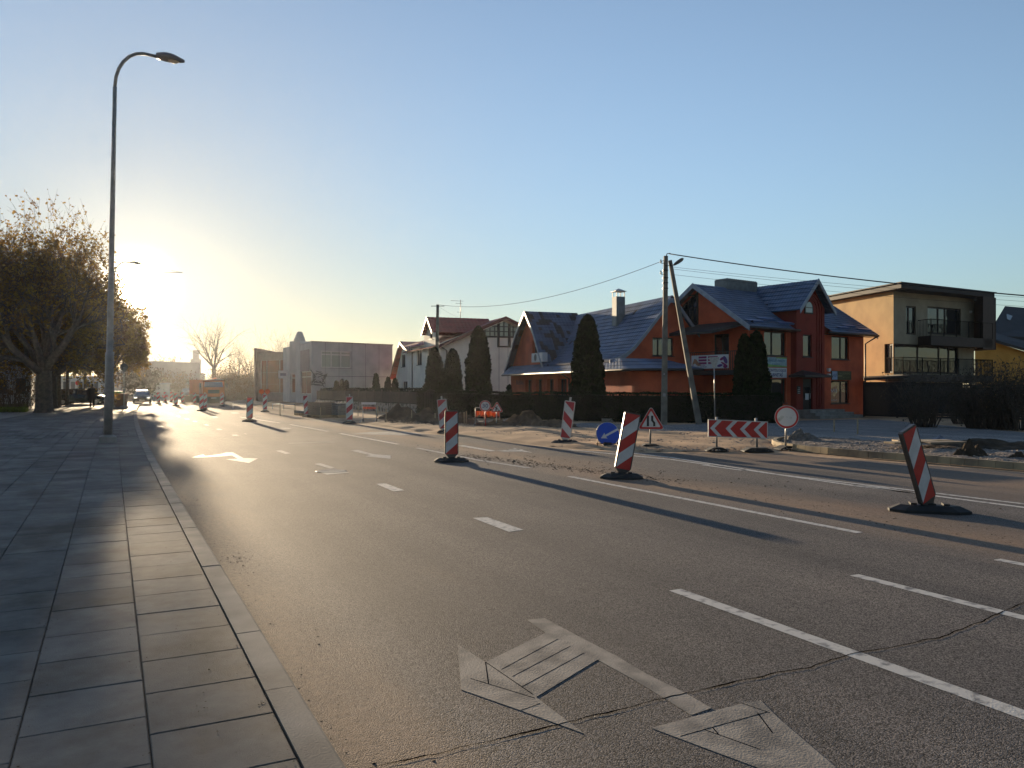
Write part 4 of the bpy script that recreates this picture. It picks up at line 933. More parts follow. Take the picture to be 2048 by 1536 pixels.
# scrawled graffiti
mb = MB(); rg = random.Random(3)
for k in range(26):
    a = k / 26 * 6.283; x = 637 + 12 * math.cos(a) + rg.uniform(-3, 3); y = 757 + 11 * math.sin(a) + rg.uniform(-3, 3); u, z = F4.onv(0, x, y); th = a + 1.2 + rg.uniform(-.5, .5); l_ = rg.uniform(.15, .5)
    d = (math.cos(th) * l_, math.sin(th) * l_); n_ = (-math.sin(th) * .045, math.cos(th) * .045)
    mb.quad(*[f4(u + a_ * d[0] + b_ * n_[0], z + a_ * d[1] + b_ * n_[1], -.02) for a_, b_ in ((-1, -1), (1, -1), (1, 1), (-1, 1))])
mb.build('graffiti', M_black, root)
# chimney tower
u0 = -.3; v0, v1 = D4 + .3, D4 + 3.4; ztw = F4.onu(0, 600, 683)[1] + .2
mb = MB(); tw = [F4.P(-3.0, v0, 0), F4.P(.4, v0, 0), F4.P(.4, v1, 0), F4.P(-3.0, v1, 0)]
P0, P1 = at(579, 87), at(600, 86); n_ = (P1 - P0).normalized(); bk = Vector((n_.y * -1, n_.x, 0)); bk = bk if bk.dot(FW) > 0 else -bk
ztop = at(590, 87, 683).z
def tp(a, z, d=0): q = P0 + (P1 - P0) * a + bk * d; return Vector((q.x, q.y, z))
wall(mb, lambda a, z, d=0: tp(a, z, d), [(0, -.2), (1, -.2), (1, ztop), (0, ztop)], [(.1, .62, 1.0, 3.1)], rev=.2)
for a in (0, 1): mb.quad(tp(a, -.2), tp(a, -.2, 4), tp(a, ztop, 4), tp(a, ztop))
mb.quad(tp(0, ztop), tp(1, ztop), tp(1, ztop, 4), tp(0, ztop, 4)); mb.build('tower', M_grey, root)
window(root, lambda a, z, d=0: tp(a, z, d), (.1, .62, 1.0, 3.1), (), (.78,), fm=M_wframe, gm=M_oglass, fw=.07, d=.1, sill=False)
mb = MB(); c_ = (tp(.28, 0, 1)); zt1 = at(585, 87, 663).z
mb.lathe((c_.x, c_.y, 0), [(.62, ztop), (.62, ztop + .25), (.28, zt1), (.26, zt1 + .02), (0, zt1 + .02)], 12); mb.build('chimney', M_galv, root)
# orange-glazed wing
P2, P3 = at(516, 96), at(582, 92); n_ = (P3 - P2).normalized()
def wp(a, z, d=0): q = P2 + (P3 - P2) * a + bk * d; return Vector((q.x, q.y, z))
ztg = at(545, 95, 705).z; zg0, zg1 = 1.0, at(545, 95, 721).z; mb = MB()
wall(mb, lambda a, z, d=0: wp(a, z, d), [(0, -.2), (1, -.2), (1, ztg), (0, ztg)], [(.08, .82, zg0, zg1)], rev=.2); mb.quad(wp(0, ztg), wp(1, ztg), wp(1, ztg, 8), wp(0, ztg, 8))
zl = at(512, 96, 696).z
mb.add([wp(-.06, -.2, -.3), wp(.0, -.2, -.3), wp(.0, zl, -.3), wp(-.06, zl, -.3), wp(-.06, -.2, 8), wp(.0, -.2, 8), wp(.0, zl - 1, 8), wp(-.06, zl - 1, 8)], [(0, 1, 2, 3), (0, 4, 7, 3), (1, 5, 6, 2), (3, 2, 6, 7)])
mb.build('glazed_wing', M_brownw, root)
window(root, lambda a, z, d=0: wp(a, z, d), (.08, .82, zg0, zg1), (.25, .78), (.26, .62), fm=M_wframe, gm=M_oglass, fw=.012, d=.05, sill=False, name='orange_window')
# separate frame bars in metres for the wing were thin: thicker outer bars
mb = MB(); q0 = at(567, 91, 737)
for a in (.08, .25, .45, .65, .82): 
    p_ = wp(a, 0, -.02)
mb.box(at(566.5, 90, 749), (1.1, .12, .9), ax=(RT, FW, Vector((0, 0, 1)))); mb.box(at(566.5, 90, 749) - FW * .064, (.7, .01, .3), ax=(RT, FW, Vector((0, 0, 1))), mi=1)
tag(mb.build('projecting_sign', [M_white, mat('grey_mark', (.2, .2, .25), .6)], None, at(566.5, 90, 749)), 'small pale projecting sign beside the orange glazed wing', 'sign')

# ================================================================== modern ochre house
O = at(1787, 46.8); F5 = Frame(O, dirvp(3700), dirvp(686)); z5 = F5.onv(0, 1787, 582)[1]
W5, D5 = F5.onv(0, 1948), 11.0; print('YH', W5, z5)
root = thing('modern_house', 'flat roofed ochre and taupe house with two dark railed balconies', 'house', F5.P(4, 3, 0))
f5 = face(F5, 'v', 0); s5 = face(F5, 'u', 0)
h5 = [rect(F5, 'v', 0, 1812, 1832, 612, 669), rect(F5, 'v', 0, 1855, 1922, 615, 669), rect(F5, 'v', 0, 1792, 1917, 690, 747)]
zcor = (h5[2][2], h5[2][3]); h5[2] = (.04, h5[2][1], *zcor)
mb = MB(); wall(mb, f5, [(0, 1.9), (W5, 1.9), (W5, z5), (0, z5)], h5); mb.build('wall', M_taupe, root)
mb = MB(); vc = F5.onu(0, 1769); wall(mb, s5, [(0, 1.9), (D5, 1.9), (D5, z5), (0, z5)], [(.04, vc, *zcor)]); mb.build('side_wall', M_ochre, root)
mb = MB(); wall(mb, face(F5, 'u', W5), [(0, 1.9), (D5, 1.9), (D5, z5), (0, z5)]); wall(mb, face(F5, 'v', D5), [(0, 1.9), (W5, 1.9), (W5, z5), (0, z5)]); mb.build('rear_wall', M_ochre, root)
window(root, f5, h5[0], (.35,), sill=False, fw=.1); window(root, f5, h5[1], (.34, .55), sill=False, fw=.1); window(root, f5, h5[2], (.37, .7, .86), sill=False, fw=.1); window(root, s5, (.04, vc, *zcor), (.5,), sill=False, fw=.1)
mb = MB(); fbox(mb, f5, -.5, W5 + .8, z5 + .02, z5 + .3, -1.1, D5 + .5); fbox(mb, f5, -.62, W5 + .92, z5 + .3, z5 + .36, -1.2, D5 + .62); mb.build('roof', M_roofdark, root)
mb = MB(); fbox(mb, f5, .3, W5 - .2, 0, 1.9, .8, D5 - 1); mb.build('ground_floor', mat('dark_cladding', (.018, .018, .02), .7), root)
# balconies
def balcony(x0, x1, ysl0, ysl1, yr, dep, posts=.12):
    v = -dep; u0, zt = F5.onv(v, x0, ysl0); u1, _ = F5.onv(v, x1, ysl0); zb_ = F5.onv(v, x0, ysl1)[1]; zr_ = F5.onv(v, (x0 + x1) / 2, yr)[1]; fb_ = face(F5, 'v', 0)
    b_ = MB(); fbox(b_, fb_, u0, u1, zb_, zt, v, -.002); bo = b_.build('balcony', mat('brown_black_slab', (.03, .022, .02), .6), root); rl = MB(); fv = face(F5, 'v', v)
    zr_ = zt + 1.0
    k = u0
    while k <= u1 + .01: fbox(rl, fv, k - .01, k + .01, zt, zr_ - .04, 0.01, .03); k += posts
    k = u0
    while k <= u1 + .01: fbox(rl, fv, k - .025, k + .025, zt, zr_, -.012, .04); k += (u1 - u0) / 5
    fbox(rl, fv, u0, u1, zr_ - .04, zr_, 0, .045)
    for u in (u0, u1):
        fbox(rl, face(F5, 'u', u), v, -.01, zr_ - .04, zr_, -.02, .02); k = v
        while k < 0: fbox(rl, face(F5, 'u', u), k, k + .02, zt, zr_ - .04, -.01, .01); k += posts
    rl.build('railing', mat('dull_railing', (.02, .019, .018), .9, spec=.05), bo); return u0, u1, zt
balcony(1862, 1985, 671, 690, 642, 1.1); balcony(1806, 1985, 749, 763, 717, 1.5)
mb = MB(); bx0, bx1 = F5.onv(-1.1, 1950), F5.onv(-1.1, 1992); fbox(mb, f5, bx0 + .9, bx1, 4.0, z5 + .02, -1.1, -.6); fbox(mb, f5, bx1 - .15, bx1, 4.0, z5 + .02, -1.1, 2.5); mb.build('side_screen', mat('brown_cladding', (.045, .03, .025), .6), root)
mb = MB()
for x, y in ((1940, 624), (1941, 695)): u, z = F5.onv(0, x, y); fbox(mb, f5, u - .08, u + .08, z - .08, z + .08, -.12, -.002)
mb.parts('wall_light', M_white, root)
mb = MB(); u, z = F5.onv(2, 1700, 584); fbox(mb, face(F5, 'v', 8), 0.8, 1.4, z5 + .36, z5 + .7, 0, .4); fbox(mb, face(F5, 'v', 8), .7, 1.5, z5 + .7, z5 + .75, -.1, .5); mb.build('chimney', M_roofdark, root)
# carport and slatted fence below
def slat_fence(name, lab, P_, Q_, h, n_, m, cat='fence', z0=0.05, dz=0.8):
    r_ = thing(name, lab, cat, P_); d = (Q_ - P_).normalized(); nn = Vector((-d.y, d.x, 0)); L_ = (Q_ - P_).length; mb = MB()
    for k in range(n_): z = z0 + (h - z0) * (k + .5) / n_; mb.box(P_ + d * L_ / 2 + Vector((0, 0, z)), (L_, .02, (h - z0) / n_ * dz), ax=(d, nn, Vector((0, 0, 1))))
    mb.build('slat_panel', m, r_); k = 0.0
    while k <= L_ + .01: pb = MB(); pb.box(P_ + d * k + nn * .04 + Vector((0, 0, h / 2)), (.08, .05, h), ax=(d, nn, Vector((0, 0, 1)))); pb.build('post', m, r_); k += max(1.9, L_ / 6)
    return r_
M_darkwood = mat('dark_stained_slats', (.022, .018, .018), .6, (.014, .012, .012), scale=8)
slat_fence('slat_gate', 'dark slatted gate between the red house and the shrub', at(1727, 43.4), at(1830, 41), 1.9, 12, M_darkwood, 'gate', dz=.985)
slat_fence('slat_fence', 'dark horizontal slat fence behind the leafy shrubs under the modern house', at(1832, 40), at(2110, 37), 1.75, 14, M_darkwood, dz=.8)
cp_ = thing('carport', 'dark lean-to carport roof between the red house and the modern house', 'carport', at(1770, 44)); mb = MB()
a, b_, c_, d_ = at(1729, 44.5, 757), at(1820, 43, 752), at(1800, 50, 752), at(1725, 51, 755); a.z = 2.1; b_.z = 2.25; c_.z = 2.5; d_.z = 2.35
mb.add([a, b_, c_, d_] + [q - Vector((0, 0, .12)) for q in (a, b_, c_, d_)], [(0, 1, 2, 3), (4, 5, 6, 7), (0, 1, 5, 4), (1, 2, 6, 5), (2, 3, 7, 6), (3, 0, 4, 7)]); mb.build('roof_sheet', M_roofdark, cp_)
for q in (a, b_, c_, d_): mb = MB(); mb.tube([Vector((q.x, q.y, 0)), q - Vector((0, 0, .12))], .06, 6); mb.build('post', M_darkwood, cp_)

# ================================================================== far yellow house
root = thing('yellow_house', 'deep yellow house with dark pitched roofs behind the modern house', 'house', at(2040, 60))
f6 = lambda px, z, d=0: (lambda q: Vector((q.x, q.y, z)))(at(px, 56 + d))
mb = MB(); zA = lambda px, py: at(px, 56, py).z
wall(mb, f6, [(1950, -.2), (2200, -.2), (2200, zA(2200, 750)), (1985, zA(1985, 683)), (1950, zA(1950, 683))]); mb.quad(f6(1950, -.2), f6(1950, -.2, 9), f6(1950, zA(1950, 683), 9), f6(1950, zA(1950, 683)))
mb.build('wall', M_yel, root); mb = MB()
a, b_ = Vector(f6(1975, zA(1975, 676), -.5)), Vector(f6(2200, zA(2200, 740), -.5)); c_, d_ = Vector(f6(2200, zA(2200, 740) + 1.3, 3)), Vector(f6(1975, zA(1975, 676) + .9, 3))
mb.add([a, b_, c_, d_] + [q - Vector((0, 0, .2)) for q in (a, b_, c_, d_)], [(0, 1, 2, 3), (4, 5, 6, 7), (0, 1, 5, 4), (1, 2, 6, 5), (0, 3, 7, 4)])
a, b_ = f6(1975, zA(1975, 668), 1.5), f6(2200, zA(2200, 678), 1.5); c_, d_ = f6(2200, zA(2200, 625) + .4, 6), f6(2010, zA(2015, 606) + .4, 6)
mb.add([a, b_, c_, d_] + [q - Vector((0, 0, .25)) for q in (a, b_, c_, d_)], [(0, 1, 2, 3), (4, 5, 6, 7), (0, 1, 5, 4), (1, 2, 6, 5), (0, 3, 7, 4)])
mb.build('roof', M_roofdark, root)
mb = MB()
def mix4(s, t): return a.lerp(b_, s).lerp(d_.lerp(c_, s), t) + Vector((0, 0, .04)) - FW * .03
mb.poly([mix4(s, t) for s, t in ((.06, .72), (.13, .66), (.13, .5), (.09, .55))]); mb.poly([mix4(s, t) for s, t in ((.38, .3), (.5, .3), (.5, .12), (.38, .12))]); mb.parts('skylight', M_glass2, root)

# ================================================================== far blocks at the end of the street
M_far = mat('pale_panel_wall', (.40, .39, .38), .85, (.33, .32, .31), scale=.4); M_farw = mat('far_window', (.05, .05, .055), .3)
def far_block(lab, x0, x1, t0, t1, ytop, rows_, cols, m=M_far, dep=12, name='apartment_block', steps=()):
    P_, Q_ = at(x0, t0), at(x1, t1); h = at((x0 + x1) / 2, (t0 + t1) / 2, ytop).z; r_ = thing(name, lab, 'building', (P_ + Q_) / 2); d = (Q_ - P_); bk_ = Vector((-d.y, d.x, 0)).normalized(); bk_ = bk_ if bk_.dot(FW) > 0 else -bk_
    mb = MB(); mb.prism([(0, 0), (1, 0), (1, 1), (0, 1)], lambda a, b_, z: P_ + d * a + bk_ * dep * b_ + Vector((0, 0, z)), -.5, h); mb.build('wall', m, r_)
    for i in range(rows_):
        for j in range(cols):
            w_ = MB(); z0, z1 = h * (i + .35) / rows_, h * (i + .75) / rows_; a0, a1 = (j + .25) / cols, (j + .75) / cols
            w_.add([P_ + d * a + bk_ * e + Vector((0, 0, z)) for e in (-.08, -.01) for z in (z0, z1) for a in (a0, a1)], [(0, 1, 3, 2), (0, 1, 5, 4), (2, 3, 7, 6), (0, 2, 6, 4), (1, 3, 7, 5)]); w_.build('window', M_farw, r_)
    return r_
far_block('pale apartment block with rows of windows behind the crossing car', 196, 262, 150, 150, 739, 4, 9)
far_block('taller pale end of the apartment blocks, left of the long low block', 262, 305, 152, 150, 722, 5, 4)
far_block('long low dark block behind the distant round tree', 306, 376, 200, 205, 746, 1, 1, m=mat('hazy_brown_wall', (.2, .18, .16), .9))
r_ = thing('stepped_tower', 'pale stepped tower rising above the far end of the street', 'tower', at(391, 210)); mb = MB()
for x0, x1, yt in ((381, 402, 718), (385.5, 398, 700), (374, 410, 746)): mb.prism([(0, 0), (1, 0), (1, 1), (0, 1)], lambda a, b_, z: at(x0 + (x1 - x0) * a, 210 + b_ * 8 + (x1 - x0) * .02) + Vector((0, 0, z)), -.5, at(390, 210, yt).z)
mb.build('tower_body', M_far, r_)
far_block('grey wall building behind the big trees at the left edge', -190, 62, 62, 66, 660, 2, 6, m=M_grey, dep=5, name='grey_building')
far_block('low wide building with dark windows behind the estate car', 60, 200, 110, 112, 752, 1, 9, dep=8, name='low_building')
# ------------------------------------------------------------------ vegetation
M_barkd = mat('dark_bark', (0.10, 0.075, 0.055), 0.9, (0.05, 0.04, 0.03), scale=6, bump=0.02, bscale=14, detail=8)
M_barkp = mat('pale_bark', (0.17, 0.14, 0.11), 0.9, (0.10, 0.08, 0.06), scale=6)
M_leaf = mat('young_leaf', (0.30, 0.19, 0.035), 0.6, (0.15, 0.08, 0.02), scale=1.4, trans=0.7, contrast=(.4, .6))
M_leafr = mat('rusty_bush_leaf', (0.14, 0.075, 0.03), 0.7, (0.08, 0.05, 0.02), scale=2, trans=0.4)
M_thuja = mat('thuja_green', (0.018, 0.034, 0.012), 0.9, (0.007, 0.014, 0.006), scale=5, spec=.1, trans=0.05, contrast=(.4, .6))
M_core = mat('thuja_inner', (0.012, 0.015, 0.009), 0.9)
M_hedge = mat('hedge_green', (0.014, 0.027, 0.009), 0.9, (0.006, 0.012, 0.005), scale=4, spec=.1, trans=0.04)
M_dleaf = mat('dull_shrub_leaf', (0.075, 0.06, 0.035), 0.7, (0.04, 0.035, 0.022), scale=3, trans=0.2)
M_grass = mat('spring_grass', (0.10, 0.14, 0.02), 0.8, (0.06, 0.08, 0.015), scale=3, trans=0.4)
def rvec(r): 
    while True:
        v = Vector((r.uniform(-1, 1), r.uniform(-1, 1), r.uniform(-1, 1)))
        if .05 < v.length < 1: return v.normalized()
def leaf(mb, p, d, sz, r):
    a = d.cross(rvec(r))
    if a.length < .01: return
    a.normalize(); w_ = sz * r.uniform(.35, .6)
    mb.add([p - a * w_ * .2, p + d * sz * .5 + a * w_, p + d * sz, p + d * sz * .45 - a * w_], [(0, 1, 2, 3)])
def tree(name, label, pos, h, tr, spread, seed, levels=(7, 6, 6, 5), fork=2.4, leafn=5, leafs=.15, lean=0.0, bark=None, lm=None, cat='tree', group=None, droop=0.0, updir=.6, twig=.9, stems=1, maxr=99):
    r = random.Random(seed); T = MB(); L = MB()
    root = thing(name, label, cat, pos, 0, group); O_ = Vector(pos)
    def br(p, d, ln, rad, lv):
        n_ = 4 if lv < 2 else 3; pts = [p]; rads = [rad]; dd = d.copy()
        for i in range(n_):
            dd = (dd + rvec(r) * (.16 if lv else .08) + Vector((0, 0, (.10 if lv < 3 else .02) * updir - droop * lv * .04))).normalized()
            ex = Vector((p.x - O_.x, p.y - O_.y, 0))
            if ex.length > maxr * .82: dd = (dd - ex.normalized() * .9 * min(1.5, (ex.length / maxr - .82) * 8)).normalized()
            p = p + dd * (ln / n_)
            pts.append(p); rads.append(rad * (1 - .55 * (i + 1) / n_))
        T.tube(pts, rads, (9, 7, 5, 4, 3)[min(lv, 4)], cap=False)
        if lv < len(levels):
            for k in range(levels[lv]):
                f = r.uniform(.25, 1.0) if lv else r.uniform(.75, 1.0)
                if k == 0: f = 1.0
                i = min(int(f * n_), n_ - 1); q = pts[i].lerp(pts[i + 1], f * n_ - i)
                base = (pts[i + 1] - pts[i]).normalized(); s_ = base.cross(rvec(r)).normalized(); ang = r.uniform(.35, .95) * (spread if lv < 2 else 1)
                if k == 0: ang *= .4
                nd_ = (base * math.cos(ang) + s_ * math.sin(ang)).normalized()
                br(q, nd_, ln * r.uniform(.55, .82) * (twig if lv > 1 else 1), max(rads[i + 1] * r.uniform(.5, .75), .008), lv + 1)
        if lv >= len(levels) - 1 and leafn:
            for k in range(leafn):
                f = r.random(); i = min(int(f * n_), n_ - 1); q = pts[i].lerp(pts[i + 1], f * n_ - i); leaf(L, q, rvec(r), leafs * r.uniform(.6, 1.3), r)
    for s_ in range(stems):
        tp_ = [O_ + Vector((0, 0, -.1)), O_ + Vector((0, 0, .25)), O_ + Vector((lean * .3, 0, fork * .5)), O_ + Vector((lean, 0, fork))]
        if stems > 1: off = Vector((r.uniform(-.3, .3), r.uniform(-.3, .3), 0)); tp_ = [q + off for q in tp_]
        T.tube(tp_, [tr * 1.45, tr * 1.08, tr * .95, tr * .9], 10, cap=False)
        L0 = (h - fork) * .5
        for k in range(levels[0]):
            a = 6.283 * k / levels[0] + r.uniform(-.3, .3); an = r.uniform(.35, 1.0) * spread if k else .1
            br(tp_[-1] - Vector((0, 0, r.uniform(0, fork * .12))), Vector((math.cos(a) * math.sin(an), math.sin(a) * math.sin(an), math.cos(an))), L0 * r.uniform(.85, 1.1), tr * r.uniform(.42, .62), 1)
    zs_ = sorted(q.z for q in T.v); zt = zs_[int(len(zs_) * .985)]; k_ = h / zt * 1.0
    for q in T.v + L.v: q.z = O_.z + (q.z - O_.z) * k_ if q.z > .3 else q.z
    T.build('trunk', bark or M_barkd, root)
    if leafn: L.build('crown', lm or M_leaf, root)
    return root
def row_pos(px, t): p = at(px, t); p.z = .1; return p
t0 = tree('street_tree', 'nearest and thickest street tree with a wide crown, left of the lamp post', row_pos(88, 47), 11.4, .46, .95, 11, (8, 6, 6, 5, 5), fork=2.5, leafn=2, leafs=.15, maxr=4.9)
def tcopy(src, lab, pos, rz, scl, grp='trees in a row along the pavement'):
    c = dup(src, pos, rz, lab, grp); c.scale = scl; return c
t0['group'] = 'trees in a row along the pavement'
tcopy(t0, 'second tree of the pavement row, right behind the thickest trunk', row_pos(100, 56), 2.1, (1, 1, .98))
tcopy(t0, 'tree at the far left edge with its crown cut by the frame', row_pos(-70, 50), 4.0, (.95, .95, .86))
t1 = tree('street_tree', 'low dense backlit tree whose leaves hang beside the sun, behind the near lamp post', row_pos(214, 62), 8.6, .15, 1.1, 5, (7, 6, 5, 5, 3), fork=3.3, leafn=4, leafs=.17, droop=.5, maxr=3.5, group='trees in a row along the pavement')
t1.scale = (.88, .88, 1)
t2 = tcopy(t1, 'leafy tree over the person in the dark coat', row_pos(135, 68), 1.2, (.95, .95, .92))
tcopy(t1, 'leafy tree between the thick trunks and the estate car', row_pos(118, 60), 3.6, (1, 1, .9)); tcopy(t1, 'farthest leafy tree of the pavement row, above the estate car', row_pos(170, 78), 5.0, (.9, .9, .9))
tcopy(t1, 'extra leafy tree mostly behind the lamp post, added to shade the near pavement', row_pos(221, 73), 2.7, (1.02, 1.02, 1.0))  # additional tree, put in so its crown casts shade on the near slabs
tree('bare_tree', 'tall bare tree standing behind the orange truck', at(428, 118), 12.0, .32, .8, 21, (6, 5, 5, 4), fork=4.5, leafn=0, bark=M_barkp)
tree('bare_tree', 'rounded hazy tree rising over the long low block', at(337, 185), 8.5, .3, 1.1, 22, (7, 5, 5, 4), fork=2, leafn=2, leafs=.3, bark=M_barkp, lm=M_leafr)
for i, (px, t, h_, lab) in enumerate([(556, 125, 10.8, 'slim bare tree left of the grey chimney tower, behind the glazed wing'), (568, 128, 10.0, 'smaller bare tree just left of the grey chimney tower'), (476, 135, 9.5, 'thin bare tree above the rusty bushes'), (498, 130, 8.2, 'thin bare tree beside the glazed wing')]):
    tree('bare_tree', lab, at(px, t), h_, .14, .6, 30 + i, (5, 5, 4, 3), fork=3, leafn=0, bark=M_barkp)
def shrub(name, label, pos, w_, h, n_, seed, lm, leafn=14, leafs=.1, bark=None, group=None):
    r = random.Random(seed); T = MB(); L = MB(); root = thing(name, label, 'shrub', pos, 0, group); O_ = Vector(pos)
    for k in range(n_):
        a = r.uniform(0, 6.283); o_ = math.sqrt(r.random()) * w_ * .28; p = O_ + Vector((math.cos(a) * o_, math.sin(a) * o_, 0)); an = r.uniform(0, .55); d = Vector((math.cos(a) * math.sin(an), math.sin(a) * math.sin(an), math.cos(an)))
        ln = h * r.uniform(.6, 1.02); pts = [p]
        for i in range(5): d = (d + rvec(r) * .17).normalized(); p = p + d * ln / 5; pts.append(p)
        T.tube(pts, [.018, .015, .012, .009, .006, .003], 3, cap=False)
        for j in range(5):
            f = r.uniform(.2, 1); i = min(4, int(f * 5)); q = pts[i].lerp(pts[i + 1], f * 5 - i); e = (rvec(r) + Vector((0, 0, .5))).normalized(); l2 = h * r.uniform(.1, .25); T.tube([q, q + e * l2], [.006, .002], 3, cap=False)
            for _ in range(leafn // 5): leaf(L, q + e * l2 * r.random(), rvec(r), leafs * r.uniform(.6, 1.3), r)
    T.build('stems', bark or M_barkd, root)
    if leafn: L.build('foliage', lm, root)
    return root
for i, (px, t, w_, h_, lab) in enumerate([(456, 100, 4, 4.2, 'rusty bush right behind the orange truck cab'), (476, 104, 5, 5.0, 'taller rusty bush in the middle of the clump'), (494, 108, 4.5, 5.0, 'rusty bush next to the glazed wing'), (508, 112, 3.5, 4.2, 'rusty bush touching the left edge of the glazed wing'), (444, 112, 4, 5.2, 'thin rusty bush under the bare tree')]):
    shrub('rusty_bush', lab, at(px, t), w_, h_, 150, 50 + i, M_leafr, 10, .16, M_barkp, 'rusty bushes beyond the truck')
for i, (px, t, w_, h_, n_, lab) in enumerate([(1848, 32, 1.6, 2.5, 95, 'upright leafy shrub in front of the slat fence, left of the white stones'), (1975, 31, 2.6, 2.6, 260, 'wide dark shrub in front of the slat fence'), (2040, 30, 2.2, 2.8, 110, 'dark shrub cut by the right edge of the photo'), (1925, 35, 1.4, 1.9, 60, 'low shrub behind the white stones')]):
    shrub('shrub', lab, at(px, t), w_, h_, n_, 70 + i, M_dleaf, 15, .07, None, 'shrubs in front of the slat fence')
shrub('shrub', 'bare twiggy bush at the left edge in front of the grey wall', row_pos(22, 55), 4.5, 5, 160, 91, M_leafr, 5, .15, M_barkd)
shrub('shrub', 'dark round bush far away below the apartment blocks', at(281, 128), 6, 5.2, 260, 92, M_dleaf, 15, .35)
shrub('shrub', 'bare bush at the foot of the long low block', at(345, 150), 9, 5, 200, 93, M_leafr, 10, .3, M_barkp)
def thuja(lab, px, t, ytop, wpx, seed, ybase=None, tip=1.0):
    r = random.Random(seed); P = at(px, t); P.z = 0; h = at(px, t, ytop).z; R0 = wpx * t / FPX / 2
    root = thing('thuja', lab, 'conifer', P, 0, 'clipped column thujas in the gardens'); C = MB(); L = MB()
    def rad(f, a):
        b_ = (1 - f ** 2.6) ** .62 * (0.72 + .28 * min(1, f * 4)) if f < 1 else 0
        return R0 * b_ * (1 + .24 * noise.noise(Vector((math.cos(a) * 1.6, math.sin(a) * 1.6, f * h * 1.3 + seed))) + .14 * noise.noise(Vector((math.cos(a) * 5, math.sin(a) * 5, f * h * 4 + seed))))
    NZ, NA = 26, 22; o_ = 0
    for i in range(NZ + 1):
        for k in range(NA):
            f = i / NZ; a = 6.283 * k / NA; q = rad(f, a) * .86; C.v.append(P + Vector((q * math.cos(a), q * math.sin(a), f * h * .985)))
    for i in range(NZ):
        for k in range(NA): C.f.append([i * NA + k, i * NA + (k + 1) % NA, (i + 1) * NA + (k + 1) % NA, (i + 1) * NA + k]); C.m.append(0); C.sm.append(True)
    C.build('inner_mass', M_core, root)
    area = 2 * math.pi * R0 * h
    for _ in range(int(area * 330)):
        f = r.random() ** 1.05; a = r.uniform(0, 6.283); q = rad(f, a) * r.uniform(.86, 1.04); p = P + Vector((q * math.cos(a), q * math.sin(a), f * h)); d = (Vector((math.cos(a), math.sin(a), 0)) * .6 + Vector((0, 0, 1.0)) + rvec(r) * .6).normalized()
        leaf(L, p, d, r.uniform(.08, .20), r)
    L.build('foliage', M_thuja, root); return root
thuja('tall dark thuja in front of the low red house, before its roof valley', 1175, 40, 633, 62, 1)
thuja('thuja beside the two storey red house, left of its shop signs', 1512, 37, 667, 52, 2); thuja('shorter thuja touching the left side of the one beside the shop signs', 1489, 37.6, 672, 40, 8)
thuja('tallest thuja in front of the cream house', 957, 52, 655, 50, 3); thuja('middle rounded thuja in front of the cream house', 905, 54, 700, 38, 4); thuja('left pointed thuja below the thin utility pole', 869, 55, 697, 36, 5)
for i, (px, yt) in enumerate([(673, 763), (684, 761), (693, 762)]): thuja(['left', 'middle', 'right'][i] + ' of the three little thujas before the grey building', px, 66, yt, 10, 10 + i)
thuja('single slim thuja before the right part of the grey building', 752, 62, 749, 13, 14); thuja('small dark thuja at the left foot of the cream house', 776, 61, 757, 13, 15)
thuja('round clipped bush at the gate of the cream house', 790, 60, 759, 14, 16); thuja('dark clipped ball against the right wall of the cream house', 1018, 50, 773, 12, 17)
def hedge(name, lab, pts, wd, hfn, m, seed, dens=420, cat='hedge', inset=.0):
    r = random.Random(seed); root = thing(name, lab, cat, pts[0]); C = MB(); L = MB(); tot = 0
    for a, b_ in zip(pts, pts[1:]):
        d = (b_ - a); ln = d.length; d.normalize(); n_ = Vector((-d.y, d.x, 0)); n_ = n_ if n_.dot(FW) > 0 else -n_; N_ = max(2, int(ln / .5)); prev = None
        for i in range(N_ + 1):
            p = a + d * ln * i / N_; h = hfn(tot + ln * i / N_); sec = [p + n_ * .05, p + n_ * .05 + Vector((0, 0, h - .09)), p + n_ * (wd - .05) + Vector((0, 0, h - .09)), p + n_ * (wd - .05)]
            if prev: 
                for k in range(3): C.quad(prev[k], sec[k], sec[k + 1], prev[k + 1])
            if i in (0, N_): C.poly(sec)
            prev = sec
        for _ in range(int(ln * (1.3 + wd) * dens)):
            s_ = r.random() * ln; h = hfn(tot + s_); q = r.random() * (h + wd)
            if q < h: p = a + d * s_ + Vector((0, 0, q)); dr_ = -n_
            else: p = a + d * s_ + n_ * (q - h) + Vector((0, 0, h)); dr_ = Vector((0, 0, 1))
            p = p + dr_ * (noise.noise(p * 1.7) * .06 + r.uniform(-.06, .02)); leaf(L, p, (dr_ + rvec(r) * .9).normalized(), r.uniform(.04, .09), r)
        for e, sg in ((a, -1), (b_, 1)):
            for _ in range(int(wd * 1.3 * dens)):
                p = e + n_ * wd * r.random() + Vector((0, 0, hfn(tot) * r.random())) + d * sg * r.uniform(-.03, .05); leaf(L, p, (d * sg + rvec(r) * .8).normalized(), r.uniform(.04, .09), r)
        tot += ln
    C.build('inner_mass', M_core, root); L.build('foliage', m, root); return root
hedge('hedge', 'long dark clipped hedge in front of the red houses', [at(952, 42), at(1240, 37.0), at(1562, 35.4)], 1.0, lambda s: 1.32 + .05 * noise.noise(Vector((s * .8, 0, 0))) - max(0, s - 16.2) ** 2 * .35, M_hedge, 1)
hedge('hedge', 'short dark hedge piece between the gate arch and the long hedge', [at(868, 45.5), at(940, 43)], 1.0, lambda s: 1.36, M_hedge, 2)
hedge('hedge', 'dark hedge block at the corner where the stone wall ends', [at(834, 47.5), at(858, 46.8)], 1.4, lambda s: 1.42, M_hedge, 3)
